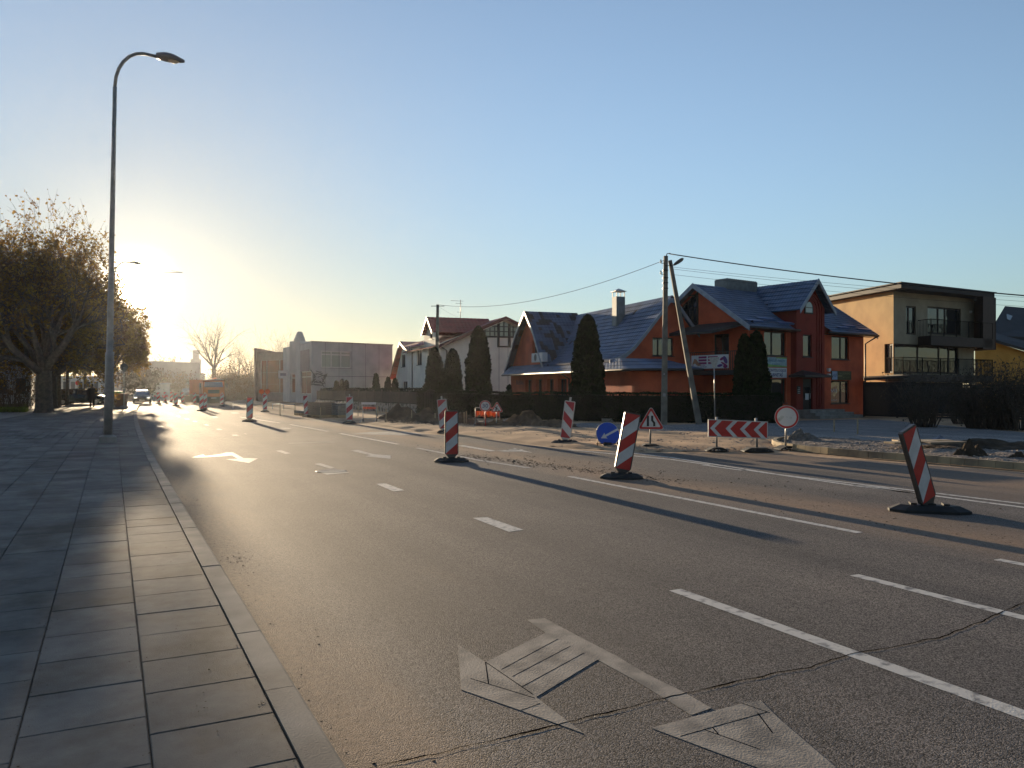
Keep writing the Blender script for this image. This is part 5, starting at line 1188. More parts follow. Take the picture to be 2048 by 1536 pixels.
hedge('hedge', 'low hedge growing behind the brown fence on the stone wall', [at(835, 50), at(720, 59), at(640, 68.5)], .8, lambda s: 1.5 + .04 * noise.noise(Vector((s, 1, 0))), M_hedge, 4, 260)
# grass at the left, weeds
gr_ = MB(); r = random.Random(5)
for i in range(9000):
    p = at(r.uniform(-40, 54), r.uniform(48, 64)); p.z = .1; leaf(gr_, p, (Vector((0, 0, 1)) + rvec(r) * .5).normalized(), r.uniform(.1, .22), r)
tag(gr_.build('grass', M_grass), 'strip of sunlit green grass left of the tree trunks', 'grass', kind='stuff')
b = MB(); pp = [at(-60, 46), at(52, 49.5), at(58, 66), at(-60, 66)]; b.tess([(q.x, q.y) for q in pp], fn=lambda x, y: Vector((x, y, .105))); tag(b.build('lawn_ground', mat('lawn_soil', (.07, .085, .02), .95), None), kind='structure')
b = MB(); pp = [at(-400, 20), at(-60, 30), at(-60, 70), at(-400, 70)]
pave = [(-4.66, -6), (-4.66, 45), (-3.2, 60), (-3.2, 75), (-14, 75), (-14, -6)]; b.tess(pave, fn=lambda x, y: Vector((x, y, .09))); tag(b.build('verge', mat('verge_paving', (.2, .18, .16), .9, scale=2, bump=.004), None), kind='structure')
# ------------------------------------------------------------------ street things
M_rs = mat('red_reflective', (0.50, 0.022, 0.018), 0.38, (0.42, 0.018, 0.016), scale=9); M_ws = mat('white_reflective', (0.62, 0.62, 0.61), 0.4, (0.50, 0.50, 0.49), scale=7)
M_rs2 = mat('faded_red_reflective', (0.46, 0.05, 0.06), 0.45, (0.36, 0.035, 0.045), scale=9)
M_rub = mat('black_rubber', (0.022, 0.021, 0.020), 0.75, (0.012, 0.012, 0.012), scale=9, bump=.003, bscale=60); M_edge = mat('dark_plastic_edge', (0.055, 0.052, 0.05), 0.4, (.035, .033, .032), scale=6)
M_wedge = mat('white_plastic_edge', (0.58, 0.56, 0.52), 0.5); M_orange = mat('orange_plastic', (0.62, 0.12, 0.02), 0.5, trans=.25); M_wood = mat('raw_stake_wood', (0.42, 0.32, 0.20), 0.85, (.28, .21, .13), scale=9)
M_blue = mat('sign_blue', (0.012, 0.075, 0.52), 0.4, (.010, .06, .44), scale=4); M_black2 = mat('sign_black', (.01, .01, .012), .5); M_pole = mat('grey_lamp_pole', (0.22, 0.225, 0.225), 0.55, (.15, .155, .155), scale=5, bump=.002, bscale=40)
def clip(poly, x0, x1, z0, z1):
    def c(poly, inside, inter):
        out_ = []
        for i in range(len(poly)):
            a, b_ = poly[i - 1], poly[i]
            if inside(b_):
                if not inside(a): out_.append(inter(a, b_))
                out_.append(b_)
            elif inside(a): out_.append(inter(a, b_))
        return out_
    def ix(v): return lambda a, b_: (v, a[1] + (b_[1] - a[1]) * (v - a[0]) / (b_[0] - a[0]))
    def iz(v): return lambda a, b_: (a[0] + (b_[0] - a[0]) * (v - a[1]) / (b_[1] - a[1]), v)
    for ins, it in ((lambda p: p[0] >= x0, ix(x0)), (lambda p: p[0] <= x1, ix(x1)), (lambda p: p[1] >= z0, iz(z0)), (lambda p: p[1] <= z1, iz(z1))):
        poly = c(poly, ins, it)
        if not poly: return []
    return poly
def delineator(lab, px, py, kind='dark', tilt=0.0, yaw=0.0, H=1.0, slope=1, base='rubber', bl=.75, bshift=0.0, base_yaw=None, z=0.0, w_=.25, fore=0.0):
    P = gp(px, py); P.z = z; D = FW * 1.0; D = Vector((P.x, P.y, 0)).normalized()
    root = thing('traffic_panel', lab, 'traffic panel', P, 0, 'red and white striped traffic panels')
    # facing: normal towards the camera turned by yaw
    M = Matrix.Rotation(yaw, 3, 'Z'); n_ = M @ (-D); x_ = Vector((0, 0, 1)).cross(n_).normalized() * 1.0
    # x_ to the right as seen
    if x_.dot(RT) < 0: x_ = -x_
    up = (Vector((0, 0, 1)) * math.cos(tilt) + x_ * math.sin(tilt)).normalized(); xr = (x_ * math.cos(tilt) - Vector((0, 0, 1)) * math.sin(tilt)).normalized()
    up = (up + n_ * -fore).normalized(); n2 = xr.cross(up).normalized(); n2 = n2 if n2.dot(n_) > 0 else -n2
    zb = .085; e = .022; O_ = P + Vector((0, 0, zb))
    def f(x, zz, d=0): return O_ + xr * x + up * zz + n2 * d
    out = [(-w_ / 2 - e, .10), (-.05, .0), (.05, .0), (w_ / 2 + e, .10), (w_ / 2 + e, H + .07), (w_ / 2 + e - .02, H + .09), (-w_ / 2 - e + .02, H + .09), (-w_ / 2 - e, H + .07)]
    mb = MB(); mb.prism(out, lambda x, zz, d: f(x, zz, d), -.028, .028)
    if kind == 'white': mb.prism([(-.03, H + .08), (.03, H + .08), (.03, H + .2), (-.03, H + .2)], lambda x, zz, d: f(x, zz, d), -.012, .012)
    pn = mb.build('panel', M_edge if kind == 'dark' else M_wedge, root)
    hh = H - .02; z0 = .085; rb = MB(); rb.poly([f(a, b_, .0295) for a, b_ in ((-w_ / 2, z0), (w_ / 2, z0), (w_ / 2, z0 + hh), (-w_ / 2, z0 + hh))]); rb.poly([f(a, b_, -.0295) for a, b_ in ((-w_ / 2, z0), (w_ / 2, z0), (w_ / 2, z0 + hh), (-w_ / 2, z0 + hh))])
    rb.build('red_sheeting', M_rs if kind == 'dark' else M_rs2, pn); wb = MB()
    for q in (.02, .50):
        pl_ = [(-w_ / 2, q), (w_ / 2, q + .24), (w_ / 2, q + .48), (-w_ / 2, q + .24)]
        if slope < 0: pl_ = [(-a, b_) for a, b_ in pl_]
        pl_ = clip(pl_, -w_ / 2, w_ / 2, 0, 1); wb.poly([f(a, z0 + b_ * hh, .031) for a, b_ in pl_]); wb.poly([f(a, z0 + b_ * hh, -.031) for a, b_ in pl_])
    wb.build('white_stripe', M_ws, pn)
    # rubber foot
    bd = Matrix.Rotation(base_yaw if base_yaw is not None else yaw, 3, 'Z') @ RT; bn = Vector((-bd.y, bd.x, 0)); C_ = P + bd * bshift
    L2, W2 = bl / 2, .19; lo = [(-L2, -W2 * .4), (-L2 + .16, -W2), (L2 - .16, -W2), (L2, -W2 * .4), (L2, W2 * .4), (L2 - .16, W2), (-L2 + .16, W2), (-L2, W2 * .4)]
    hi = [(a * .72, b_ * .62) for a, b_ in lo]; k = len(lo); mb = MB()
    V_ = [C_ + bd * a + bn * b_ + Vector((0, 0, .0)) for a, b_ in lo] + [C_ + bd * a + bn * b_ + Vector((0, 0, .035)) for a, b_ in lo] + [C_ + bd * a + bn * b_ + Vector((0, 0, .095)) for a, b_ in hi]
    mb.add(V_, [(i, (i + 1) % k, k + (i + 1) % k, k + i) for i in range(k)] + [(k + i, k + (i + 1) % k, 2 * k + (i + 1) % k, 2 * k + i) for i in range(k)] + [tuple(range(2 * k, 3 * k))])
    for s_ in (-1, 1): mb.box(C_ + bd * s_ * bl * .2 + Vector((0, 0, .105)), (.07, .16, .03), ax=(bd, bn, Vector((0, 0, 1))))
    mb.box(P + Vector((0, 0, .09)), (.14, .12, .05), ax=(bd, bn, Vector((0, 0, 1))))
    mb.build('rubber_foot', M_rub, root); return root
delineator('upright black-edged striped panel in the middle of the road, left of the leaning one', 903, 924, 'dark', 0.0, .12, .93, bl=.74)
delineator('black-edged striped panel leaning right, in front of the blue arrow sign', 1243, 957, 'dark', .19, .30, 1.0, bl=.74, base_yaw=-.15)
delineator('striped panel leaning far to the left, closest on the right', 1858, 1024, 'dark', -.40, .95, 1.0, bl=.95, base_yaw=-.30)
delineator('white-edged panel with a top stub, half hidden by the black-edged one', 889, 866, 'white', -.09, -.05, 1.02, w_=.29, bl=.5)
delineator('white-edged panel with stripes falling right, leaning right on the sand', 1130, 887, 'white', .13, -.1, 1.05, slope=-1, w_=.26, bl=.8)
delineator('white-edged panel right of the paver pallets', 699, 847, 'white', 0, 0, 1.02, w_=.27, bl=.6)
delineator('white-edged panel in front of the paver pallets', 614, 834, 'white', -.08, 0, 1.0, w_=.24, bl=.5)
delineator('dark-edged panel standing on the road left of the one before the glazed wing', 499, 843, 'dark', .02, .2, .96, bl=.66)
delineator('panel with an orange warning lamp in front of the glazed wing', 530, 824, 'white', .0, 0, .98, w_=.24, bl=.55)
delineator('left one of two overlapping panels before the orange truck', 403, 822, 'dark', 0, .1, 1.0, bl=.6); delineator('right one of two overlapping panels before the orange truck', 410, 819.5, 'white', 0, 0, .98, bl=.4)
delineator('panel right in front of the truck bumper corner', 443, 813, 'white', .05, 0, .9, bl=.5)
for px, py, lab in ((352, 812, 'small distant panel right of the approaching dark car'), (317, 807.5, 'far small panel nearest to the approaching car'), (330, 805, 'tiny far panel behind the one nearest to the approaching car'), (365, 807, 'tiny far panel to the right of the far barrier'), (389, 809, 'far panel to the left of the truck'), (343, 804.5, 'tiny far panel at the left end of the far barrier')):
    delineator(lab, px, py, 'dark', 0, 0, .95, bl=.6)
# warning lamp on the panel
def disc(mb, c, n_, r_, th=.03, mi=0, seg=28, y=None):
    x_ = Vector((0, 0, 1)).cross(n_).normalized(); u_ = n_.cross(x_).normalized()
    a = [c + x_ * r_ * math.cos(6.2832 * k / seg) + u_ * r_ * math.sin(6.2832 * k / seg) + n_ * th / 2 for k in range(seg)]; b_ = [p - n_ * th for p in a]
    mb.add(a + b_, [tuple(range(seg)), tuple(range(2 * seg - 1, seg - 1, -1))] + [(i, seg + i, seg + (i + 1) % seg, (i + 1) % seg) for i in range(seg)], mi)
P = gp(530, 824); nn = -Vector((P.x, P.y, 0)).normalized()
for dx, lab in ((-6, 'left orange warning disc above the panel before the glazed wing'), (6, 'right orange warning disc above the panel before the glazed wing')):
    mb = MB(); c_ = at(529 + dx, P.length * FPX / FPX * (P.dot(FW) / P.length) , 783); disc(mb, c_, nn, .16, .06); mb.tube([c_ - Vector((0, 0, .14)), Vector((c_.x, c_.y, 1.05))], .02, 5); tag(mb.build('warning_lamp', M_orange, None, c_), lab, 'warning lamp', 'orange warning lamps')
# ---- lamp posts
def lamp(name, lab, px, t, ybase=None):
    P = at(px, t); P.z = .12; root = thing(name, lab, 'street lamp', P, 0, 'street lamps along the pavement kerb'); X = Vector((1, -.1, 0)).normalized(); U_ = Vector((0, 0, 1)); H_ = 10.6
    mb = MB(); mb.box(P + U_ * .08, (.42, .42, .16)); mb.lathe(P, [(.21, .16), (.15, .2), (.13, .21)], 12); mb.build('base', M_concrete, root)
    ln = Vector((.006, 0, 0)); pts = [P + U_ * .16, P + U_ * 2.4, P + U_ * 2.45, P + U_ * 5, P + U_ * 7.5, P + U_ * 9.6]; rr = [.115, .105, .085, .07, .058, .052]
    pts = [q + X * .018 * (q.z - .1) for q in pts]; mb = MB(); mb.tube(pts, rr, 14)
    top = pts[-1]; c_ = top + X * .75; arc = [top]
    for a in range(15, 91, 15): arc.append(top + X * (.7 - .7 * math.cos(R(a))) + U_ * (1.0 * math.sin(R(a))))
    arc.append(arc[-1] + X * .32 - U_ * .03); mb2 = MB(); mb2.tube(arc, .045, 10); mb.build('pole', M_pole, root); mb2.build('arm', M_pole, root)
    e = arc[-1]; mb = MB(); NS = 12; secs = []
    for i in range(9):
        f = i / 8; w_ = .02 + .17 * math.sin(math.pi * min(1, f * .93 + .12)) ** .8; ht = .04 + .10 * math.sin(math.pi * min(1, f * .9 + .12)); cc = e + X * (f * .72) + U_ * (.02 - .05 * f); secs.append([cc + Vector((-X.y, X.x, 0)) * w_ * math.cos(R(k * 30)) + U_ * max(-.055, ht * math.sin(R(k * 30))) for k in range(NS)])
    for i in range(8):
        for k in range(NS): mb.add([secs[i][k], secs[i][(k + 1) % NS], secs[i + 1][(k + 1) % NS], secs[i + 1][k]], [(0, 1, 2, 3)], smooth=True)
    mb.poly(secs[0]); mb.poly(secs[-1]); hd = mb.build('lamp_head', mat('lamp_head_shell', (.12, .12, .14), .4), root)
    mb = MB(); secs = [[e + X * (.30 + .3 * i / 5) + Vector((-X.y, X.x, 0)) * .11 * math.sin(math.pi * (i + .5) / 6) * math.cos(R(180 + k * 30)) + U_ * (-.045 + .085 * math.sin(math.pi * (i + .5) / 6) * math.sin(R(180 + k * 30))) for k in range(7)] for i in range(6)]
    for i in range(5):
        for k in range(6): mb.add([secs[i][k], secs[i][k + 1], secs[i + 1][k + 1], secs[i + 1][k]], [(0, 1, 2, 3)], smooth=True)
    mb.build('glass_bowl', mat('lamp_bowl', (.7, .66, .6), .25, (.65, .6, .55), trans=.7), hd); return root
l0 = lamp('street_lamp', 'nearest tall grey street lamp with its arm curving to the right', 215.5, 21.4)
dup(l0, at(224, 57.5) + Vector((0, 0, .12)), 0, 'second street lamp, its head just above the sun')
# cantilever arm with stay wires
P = at(221, 62); root = thing('mast_arm', 'thin mast with a long horizontal arm and stay wire beside the sun', 'mast', P); mb = MB(); tz = at(221, 62, 517).z; az = at(221, 62, 543).z; mb.tube([P, Vector((P.x, P.y, tz))], [.11, .07], 8); mb.build('pole', M_pole, root)
e = at(365, 62, 545); mb = MB(); mb.tube([Vector((P.x, P.y, az)), e], [.05, .03], 6); mb.build('arm', M_pole, root); mb = MB(); mb.tube([Vector((P.x, P.y, tz)), e], .018, 5); mb.build('stay_wire', M_pole, root)
# round sign on a short post on the pavement
P = at(248, 57.5); P.z = .12; root = thing('road_sign', 'round road sign seen from behind on a short post by the kerb', 'road sign', P); mb = MB(); mb.tube([P, P + Vector((0, 0, 2.95))], .045, 8); mb.build('post', M_pole, root)
mb = MB(); disc(mb, P + Vector((0, .05, 2.95)), Vector((0, 1, 0)), .27, .02); mb.build('sign_plate', M_edge, root)
mb = MB(); mb.lathe(P, [(.28, 0), (.28, .1), (.2, .16), (.06, .18)], 12); mb.build('base', M_concrete, root)
P = at(155.5, 74); root = thing('road_sign', 'small red sign hanging under the leaves above the estate car', 'road sign', P); mb = MB(); mb.tube([P, at(155.5, 74, 760)], .03, 6); mb.build('post', M_pole, root); mb = MB(); disc(mb, at(155.5, 74, 766) - FW * .05, -FW, .2, .02); mb.build('sign_plate', M_rs, root)
# ---- blue arrow sign on a low stand
P = gp(1222, 893); D = -Vector((P.x, P.y, 0)).normalized(); tt = P.dot(FW); C_ = at(1215.5, tt, 868) ; root = thing('road_sign', 'round blue sign with a white arrow pointing down left, leaning on a low stand', 'road sign', P)
nrm = (D + Vector((0, 0, .22))).normalized(); nrm = (Matrix.Rotation(.32, 3, 'Z') @ nrm); xa = Vector((0, 0, 1)).cross(nrm).normalized(); xa = xa if xa.dot(RT) > 0 else -xa; ua = xa.cross(nrm); ua = ua if ua.z > 0 else -ua
rr_ = 24.5 * tt / FPX; mb = MB(); disc(mb, C_, nrm, rr_, .015); pl_ = mb.build('sign_plate', M_wedge, root); mb = MB(); disc(mb, C_ + nrm * .010, nrm, rr_ * .955, .004); mb.build('blue_face', M_blue, pl_)
mb = MB(); ca, sa = math.cos(R(206)), math.sin(R(206))
def af(x, y): return C_ + nrm * .016 + xa * (x * ca - y * sa) * rr_ + ua * (x * sa + y * ca) * rr_ + xa * .1 * rr_
q = [(-.86, -.085), (.36, -.085), (.30, -.27), (.80, 0), (.30, .27), (.36, .085), (-.86, .085)]; mb.tess(q, fn=af); mb.build('arrow', M_ws, pl_)
mb = MB()
for s_ in (-1, 1): mb.tube([C_ + xa * s_ * rr_ * .8 - ua * rr_ * .3 - nrm * .03, P + xa * s_ * .36 - nrm * .25 + Vector((0, 0, .01))], .012, 5); mb.tube([C_ + xa * s_ * rr_ * .85 - ua * rr_ * .4 - nrm * .02, P + xa * s_ * .42 + nrm * .12 + Vector((0, 0, .01))], .012, 5)
mb.tube([P + xa * -.42 + nrm * .12 + Vector((0, 0, .06)), P + xa * .42 + nrm * .12 + Vector((0, 0, .06))], .012, 5); mb.build('stand', mat('rusty_steel', (.20, .09, .04), .7), root)
for k, (s_, lab) in enumerate(((-.14, 'left black ballast block under the blue arrow sign'), (.24, 'right black ballast block under the blue arrow sign'))):
    mb = MB(); mb.prism([(-.12, 0), (.12, 0), (.11, .09), (-.09, .1)], lambda x, zz, d: P + xa * (s_ + x) + nrm * d + Vector((0, 0, zz)), -.02, .14); tag(mb.build('ballast_block', M_rub, None, P + xa * s_), lab, 'ballast block', 'ballast blocks')
# ---- signs on posts with feet
def foot(root, P, L_=.8, yaw=0.0):
    bd = Matrix.Rotation(yaw, 3, 'Z') @ RT; bn = Vector((-bd.y, bd.x, 0)); mb = MB(); prof = [(-L_ / 2, 0), (L_ / 2, 0), (L_ / 2 - .02, .03), (L_ / 2 - .17, .10), (-L_ / 2 + .17, .10), (-L_ / 2 + .02, .03)]
    mb.prism(prof, lambda x, zz, d: P + bd * x + bn * d + Vector((0, 0, zz)), -.18, .18); mb.build('rubber_foot', M_rub, root)
def tri(c, n_, s_, k=1.0, rnd_=.0):
    x_ = Vector((0, 0, 1)).cross(n_).normalized(); x_ = x_ if x_.dot(RT) > 0 else -x_; pts = []
    rad_ = s_ / math.sqrt(3) * k; cr = .045 * (1 if k > .8 else .4)
    for a0 in (90, 210, 330):
        cx_, cz_ = (rad_ - 2 * cr) * math.cos(R(a0)), (rad_ - 2 * cr) * math.sin(R(a0))
        for da in (-60, -30, 0, 30, 60): pts.append(c + x_ * (cx_ + cr * math.cos(R(a0 + da))) + Vector((0, 0, cz_ + cr * math.sin(R(a0 + da)))))
    return pts, x_
def plate(mb, pts, n_, th):
    k = len(pts); mb.add([p + n_ * th / 2 for p in pts] + [p - n_ * th / 2 for p in pts], [tuple(range(k)), tuple(range(2 * k - 1, k - 1, -1))] + [(i, k + i, k + (i + 1) % k, (i + 1) % k) for i in range(k)])
def tri_sign(root, c, n_, s_):
    mb = MB(); pts, x_ = tri(c, n_, s_); plate(mb, pts, n_, .015); pl_ = mb.build('sign_plate', M_ws, root)
    mb = MB(); plate(mb, [p + n_ * .010 for p in tri(c, n_, s_, .955)[0]], n_, .003); mb.build('red_border', M_rs, pl_); mb = MB(); plate(mb, [p + n_ * .014 for p in tri(c, n_, s_, .70)[0]], n_, .003); mb.build('white_face', M_ws, pl_); return pl_, x_
P = gp(1300, 895); tt = P.dot(FW); D = -Vector((P.x, P.y, 0)).normalized(); root = thing('road_sign', 'red bordered triangular sign warning that the road narrows on the right', 'road sign', P)
foot(root, P, .62); mb = MB(); mb.tube([P + Vector((0, 0, .05)), at(1302, tt, 825)], .028, 8); mb.build('post', M_galv, root)
s_ = 54 * tt / FPX; c_ = at(1301.5, tt, 843) - FW * .05; pl_, x_ = tri_sign(root, c_, D, s_); mb = MB()
def tf(x, y): return c_ + D * .018 + x_ * x * s_ + Vector((0, 0, y * s_))
mb.tess([(-.155, -.17), (-.075, -.17), (-.075, .22), (-.155, .22)], fn=tf); mb.tess([(.075, -.17), (.155, -.17), (.155, -.04), (.08, .06), (.08, .22), (0, .22), (0, .04), (.075, -.06)], fn=tf); mb.build('pictogram', M_black2, pl_)
# chevron board on two posts
P1_, P2_ = gp(1433, 902), gp(1514, 903); tt = (P1_.dot(FW) + P2_.dot(FW)) / 2; root = thing('chevron_board', 'wide red and white chevron board pointing left, on two posts', 'chevron board', (P1_ + P2_) / 2)
for q, py in ((P1_, 834), (P2_, 836)):
    foot(root, q, .55 if q is P1_ else .75); mb = MB(); tq = q.dot(FW); px_ = 1433.5 if q is P1_ else 1512; mb.tube([q + Vector((0, 0, .05)), at(px_, tq, py)], .028, 8); mb.build('post', M_galv, root)
A_, B_ = at(1415, tt - .05, 838), at(1534, tt - .05, 843); zt, zb_ = A_.z, at(1415, tt, 873).z; zt2, zb2 = B_.z, at(1534, tt, 877).z; n_ = Vector(((B_ - A_).y, -(B_ - A_).x, 0)).normalized(); n_ = n_ if n_.dot(FW) < 0 else -n_; off = n_ * .06
def cb(x, y, d=0): p = A_.lerp(B_, x) + off + n_ * d; return Vector((p.x, p.y, (zb_ + (zb2 - zb_) * x) * (1 - y) + (zt + (zt2 - zt) * x) * y))
mb = MB(); mb.prism([(0, 0), (1, 0), (1, 1), (0, 1)], cb, -.012, .012); pl_ = mb.build('board', M_wedge, root)
mb = MB(); e1, e2 = .015, .05; mb.prism([(e1, e2), (1 - e1, e2), (1 - e1, 1 - e2), (e1, 1 - e2)], cb, .012, .015); mb.build('red_face', M_rs, pl_)
for cx_ in (.03, .29, .53, .76):
    a_ = .125; b_ = .075; q = [(cx_, .5), (cx_ + a_, 1 - e2), (cx_ + a_ + b_, 1 - e2), (cx_ + b_, .5), (cx_ + a_ + b_, e2), (cx_ + a_, e2)]
    q1 = clip([(cx_ , .5), (cx_ + a_, 1 - e2), (cx_ + a_ + b_, 1 - e2), (cx_ + b_, .5)], e1, 1 - e1, 0, 1); q2 = clip([(cx_, .5), (cx_ + b_, .5), (cx_ + a_ + b_, e2), (cx_ + a_, e2)], e1, 1 - e1, 0, 1)
    mb = MB(); mb.poly([cb(x, y, .018) for x, y in q1]); mb.poly([cb(x, y, .018) for x, y in q2]); mb.build('white_chevron', M_ws, pl_)
# round closed-road sign
P = gp(1571, 899); tt = P.dot(FW); D = -Vector((P.x, P.y, 0)).normalized(); root = thing('road_sign', 'round white sign with a red rim and scuffed blank face', 'road sign', P); foot(root, P, .5, .2)
mb = MB(); mb.tube([P + Vector((0, 0, .05)), at(1573, tt, 830)], .026, 8); mb.build('post', M_galv, root); c_ = at(1573.5, tt - .05, 834) + D * .02; rr_ = 23 * tt / FPX
mb = MB(); disc(mb, c_, D, rr_, .015, seg=40); pl_ = mb.build('sign_plate', M_ws, root); mb = MB(); disc(mb, c_ + D * .01, D, rr_ * .96, .004, seg=40); mb.build('red_rim', M_rs, pl_)
mb = MB(); disc(mb, c_ + D * .014, D, rr_ * .80, .004, seg=40); mb.build('white_face', mat('scuffed_white', (.60, .60, .58), .5, (.22, .26, .22), scale=5, contrast=(.28, .48), detail=10), pl_)
# 30 and roadworks signs with the pipe barrier
tt = gt(854); root = thing('road_sign', 'round 30 speed sign behind the pipe barrier', 'road sign', at(971, tt)); c_ = at(970.5, tt, 812); D = -rv(971).normalized(); rr_ = 11.5 * tt / FPX; mb = MB(); disc(mb, c_, D, rr_, .015, seg=36); pl_ = mb.build('sign_plate', M_ws, root)
mb = MB(); disc(mb, c_ + D * .01, D, rr_ * .95, .004, seg=36); mb.build('red_rim', M_rs, pl_); mb = MB(); disc(mb, c_ + D * .014, D, rr_ * .78, .004, seg=36); mb.build('white_face', M_ws, pl_)
x_ = Vector((0, 0, 1)).cross(D).normalized(); x_ = x_ if x_.dot(RT) > 0 else -x_; mb = MB(); mb.text('30', lambda x, y: c_ + D * .02 + x_ * x * rr_ + Vector((0, 0, y * rr_)), -.48, .5, -.30, .36); mb.build('number', M_navy, pl_)
mb = MB(); mb.tube([at(971, tt, 822) - D * .03, at(971, tt)], .022, 6); mb.tube([at(971, tt, 816) - D * .04, at(991, tt, 816) - D * .04], .02, 6); mb.build('post', M_rs, root)
root = thing('road_sign', 'triangular roadworks sign with a digging figure behind the pipe barrier', 'road sign', at(993, tt)); s_ = 25 * tt / FPX; c_ = at(994, tt, 817) ; pl_, x_ = tri_sign(root, c_, D, s_ * 1.05)
mb = MB()
def tf(x, y): return c_ + D * .018 + x_ * x * s_ + Vector((0, 0, y * s_))
for q in ([(-.02, .2), (.04, .2), (.05, .14), (-.02, .13)], [(-.14, .14), (-.03, .14), (.02, -.02), (.0, -.22), (-.05, -.22), (-.04, -.04), (-.10, .02), (-.16, .02)], [(-.10, .0), (-.05, -.02), (-.11, -.22), (-.16, -.22)], [(-.05, .1), (.14, -.1), (.12, -.13), (-.08, .05)], [(.05, -.22), (.26, -.22), (.19, -.12), (.13, -.12)]): mb.tess(q, fn=tf)
mb.build('pictogram', M_black2, pl_); mb = MB(); mb.tube([at(993, tt, 824) - D * .03, at(993, tt)], .022, 6); mb.build('post', M_galv, root)
def barrier(lab, x0, x1, yt, yb, t, slanted, ribbon=None):
    root = thing('barrier', lab, 'barrier', at((x0 + x1) / 2, t)); P0_, P1_ = at(x0, t, yt), at(x1, t + .1, yt + 3); g0, g1 = Vector((P0_.x, P0_.y, .02)), Vector((P1_.x, P1_.y, .02)); mb = MB()
    mb.tube([g0, P0_ - Vector((0, 0, .05)), P0_ + (P1_ - P0_) * .03, P1_ - (P1_ - P0_) * .03, P1_ - Vector((0, 0, .05)), g1], .02, 6); mid0, mid1 = g0.lerp(P0_, .22), g1.lerp(P1_, .22); mb.tube([mid0, mid1], .014, 5)
    for q, m_ in ((g0, mid0), (g1, mid1)): mb.tube([m_, q - FW * .35 - RT * .1 - Vector((0, 0, .02))], .014, 5); mb.tube([m_, q + FW * .35], .014, 5)
    mb.build('pipe_frame', M_galv, root)
    if ribbon:
        mb = MB(); n_ = 30; y0, y1, mt = ribbon; D = (P1_ - P0_).normalized(); r = random.Random(x0)
        for i in range(n_):
            a = P0_ + (P1_ - P0_) * (i / n_); b_ = P0_ + (P1_ - P0_) * ((i + 1) / n_); z1_ = at(x0, t, y0).z; h0 = (at(x0, t, y1).z - z1_) * (1 + .5 * r.uniform(-1, .2)); h1 = (at(x0, t, y1).z - z1_) * (1 + .5 * r.uniform(-1, .2)); w0, w1 = math.sin(i * 1.1) * .04, math.sin((i + 1) * 1.1) * .04
            mb.add([Vector((a.x, a.y, z1_)) - FW * (.04 + w0), Vector((b_.x, b_.y, z1_)) - FW * (.04 + w1), Vector((b_.x, b_.y, z1_ + h1)) - FW * (.05 + w1 * 2), Vector((a.x, a.y, z1_ + h0)) - FW * (.05 + w0 * 2)], [(0, 1, 2, 3)], mi=i % 2)
        mb.build('warning_tape', [mt, M_rs], root)
    return root
barrier('pipe barrier with red and orange tape in front of the 30 sign', 951, 999, 815, 850, gt(853), True, (822, 835, M_orange))
barrier('pipe barrier with a white top board and orange tape, left of the soil heap', 726, 753, 812, 845, gt(845), False, (814, 819, M_orange))
mb = MB(); t_ = gt(845) - .06; A_, B_ = at(723, t_, 808), at(752, t_, 808); mb.box((A_ + B_) / 2 + Vector((0, 0, .03)), ((B_ - A_).length, .05, .1), ax=((B_ - A_).normalized(), FW, Vector((0, 0, 1)))); tag(mb.build('top_board', M_white, None, A_), 'white board lying along the top of the left pipe barrier', 'board')
# long pipe rail by the glazed wing
mb = MB(); t_ = gt(818); 
for x0, x1 in ((466, 530), (545, 590)):
    a, b_ = at(x0, t_, 808), at(x1, t_ - 3, 808.5); mb.tube([a, b_], .03, 6)
    for f in (0, .5, 1): q = a.lerp(b_, f); mb.tube([Vector((q.x, q.y, 0)), q], .025, 5)
tag(mb.build('guard_rail', M_galv, None, at(466, t_)), 'low galvanised rail before the glazed wing', 'rail')
far_rail = thing('far_barrier', 'distant red and white barrier rail across the road right of the dark car', 'barrier', at(350, 92)); mb = MB(); a, b_ = at(306, 90, 792), at(378, 92, 792)
mb.box((a + b_) / 2, ((b_ - a).length, .05, .18), ax=((b_ - a).normalized(), FW, Vector((0, 0, 1)))); mb.build('rail', M_wedge, far_rail); mb = MB()
for k in range(9): q = a.lerp(b_, (k + .5) / 9); mb.box(q - FW * .03, ((b_ - a).length / 20, .02, .17), ax=((b_ - a).normalized(), FW, Vector((0, 0, 1))))
mb.build('red_band', M_rs2, far_rail); 
for f in (0.02, .35, .68, .98): q = a.lerp(b_, f); mb = MB(); mb.tube([Vector((q.x, q.y, 0)), q], .03, 5); mb.build('post', M_galv, far_rail)
# ---- utility poles
P = gp(1328, 848); tt = P.dot(FW); root = thing('utility_pole', 'square concrete utility pole with a leaning strut and a small street light', 'utility pole', P); top = at(1331.5, tt, 512); mb = MB()
def taper(mb, a, b_, w0, w1, n_=4):
    d = (b_ - a).normalized(); x_ = RT; y_ = d.cross(x_).normalized(); x_ = y_.cross(d).normalized(); va = [a + x_ * i * w0 / 2 + y_ * j * w0 * .42 for i, j in ((-1, -1), (1, -1), (1, 1), (-1, 1))]; vb = [b_ + x_ * i * w1 / 2 + y_ * j * w1 * .42 for i, j in ((-1, -1), (1, -1), (1, 1), (-1, 1))]
    mb.add(va + vb, [(0, 1, 2, 3), (4, 5, 6, 7)] + [(i, (i + 1) % 4, 4 + (i + 1) % 4, 4 + i) for i in range(4)])
taper(mb, P - Vector((0, 0, .1)), top, .25, .17); mb.build('pole', mat('weathered_pole', (.22, .205, .175), .9, (.13, .12, .10), scale=3, bump=.006, bscale=25, detail=9), root); mpole = mat('weathered_strut', (.20, .185, .16), .9, (.12, .11, .095), scale=3, bump=.006, bscale=25, detail=9)
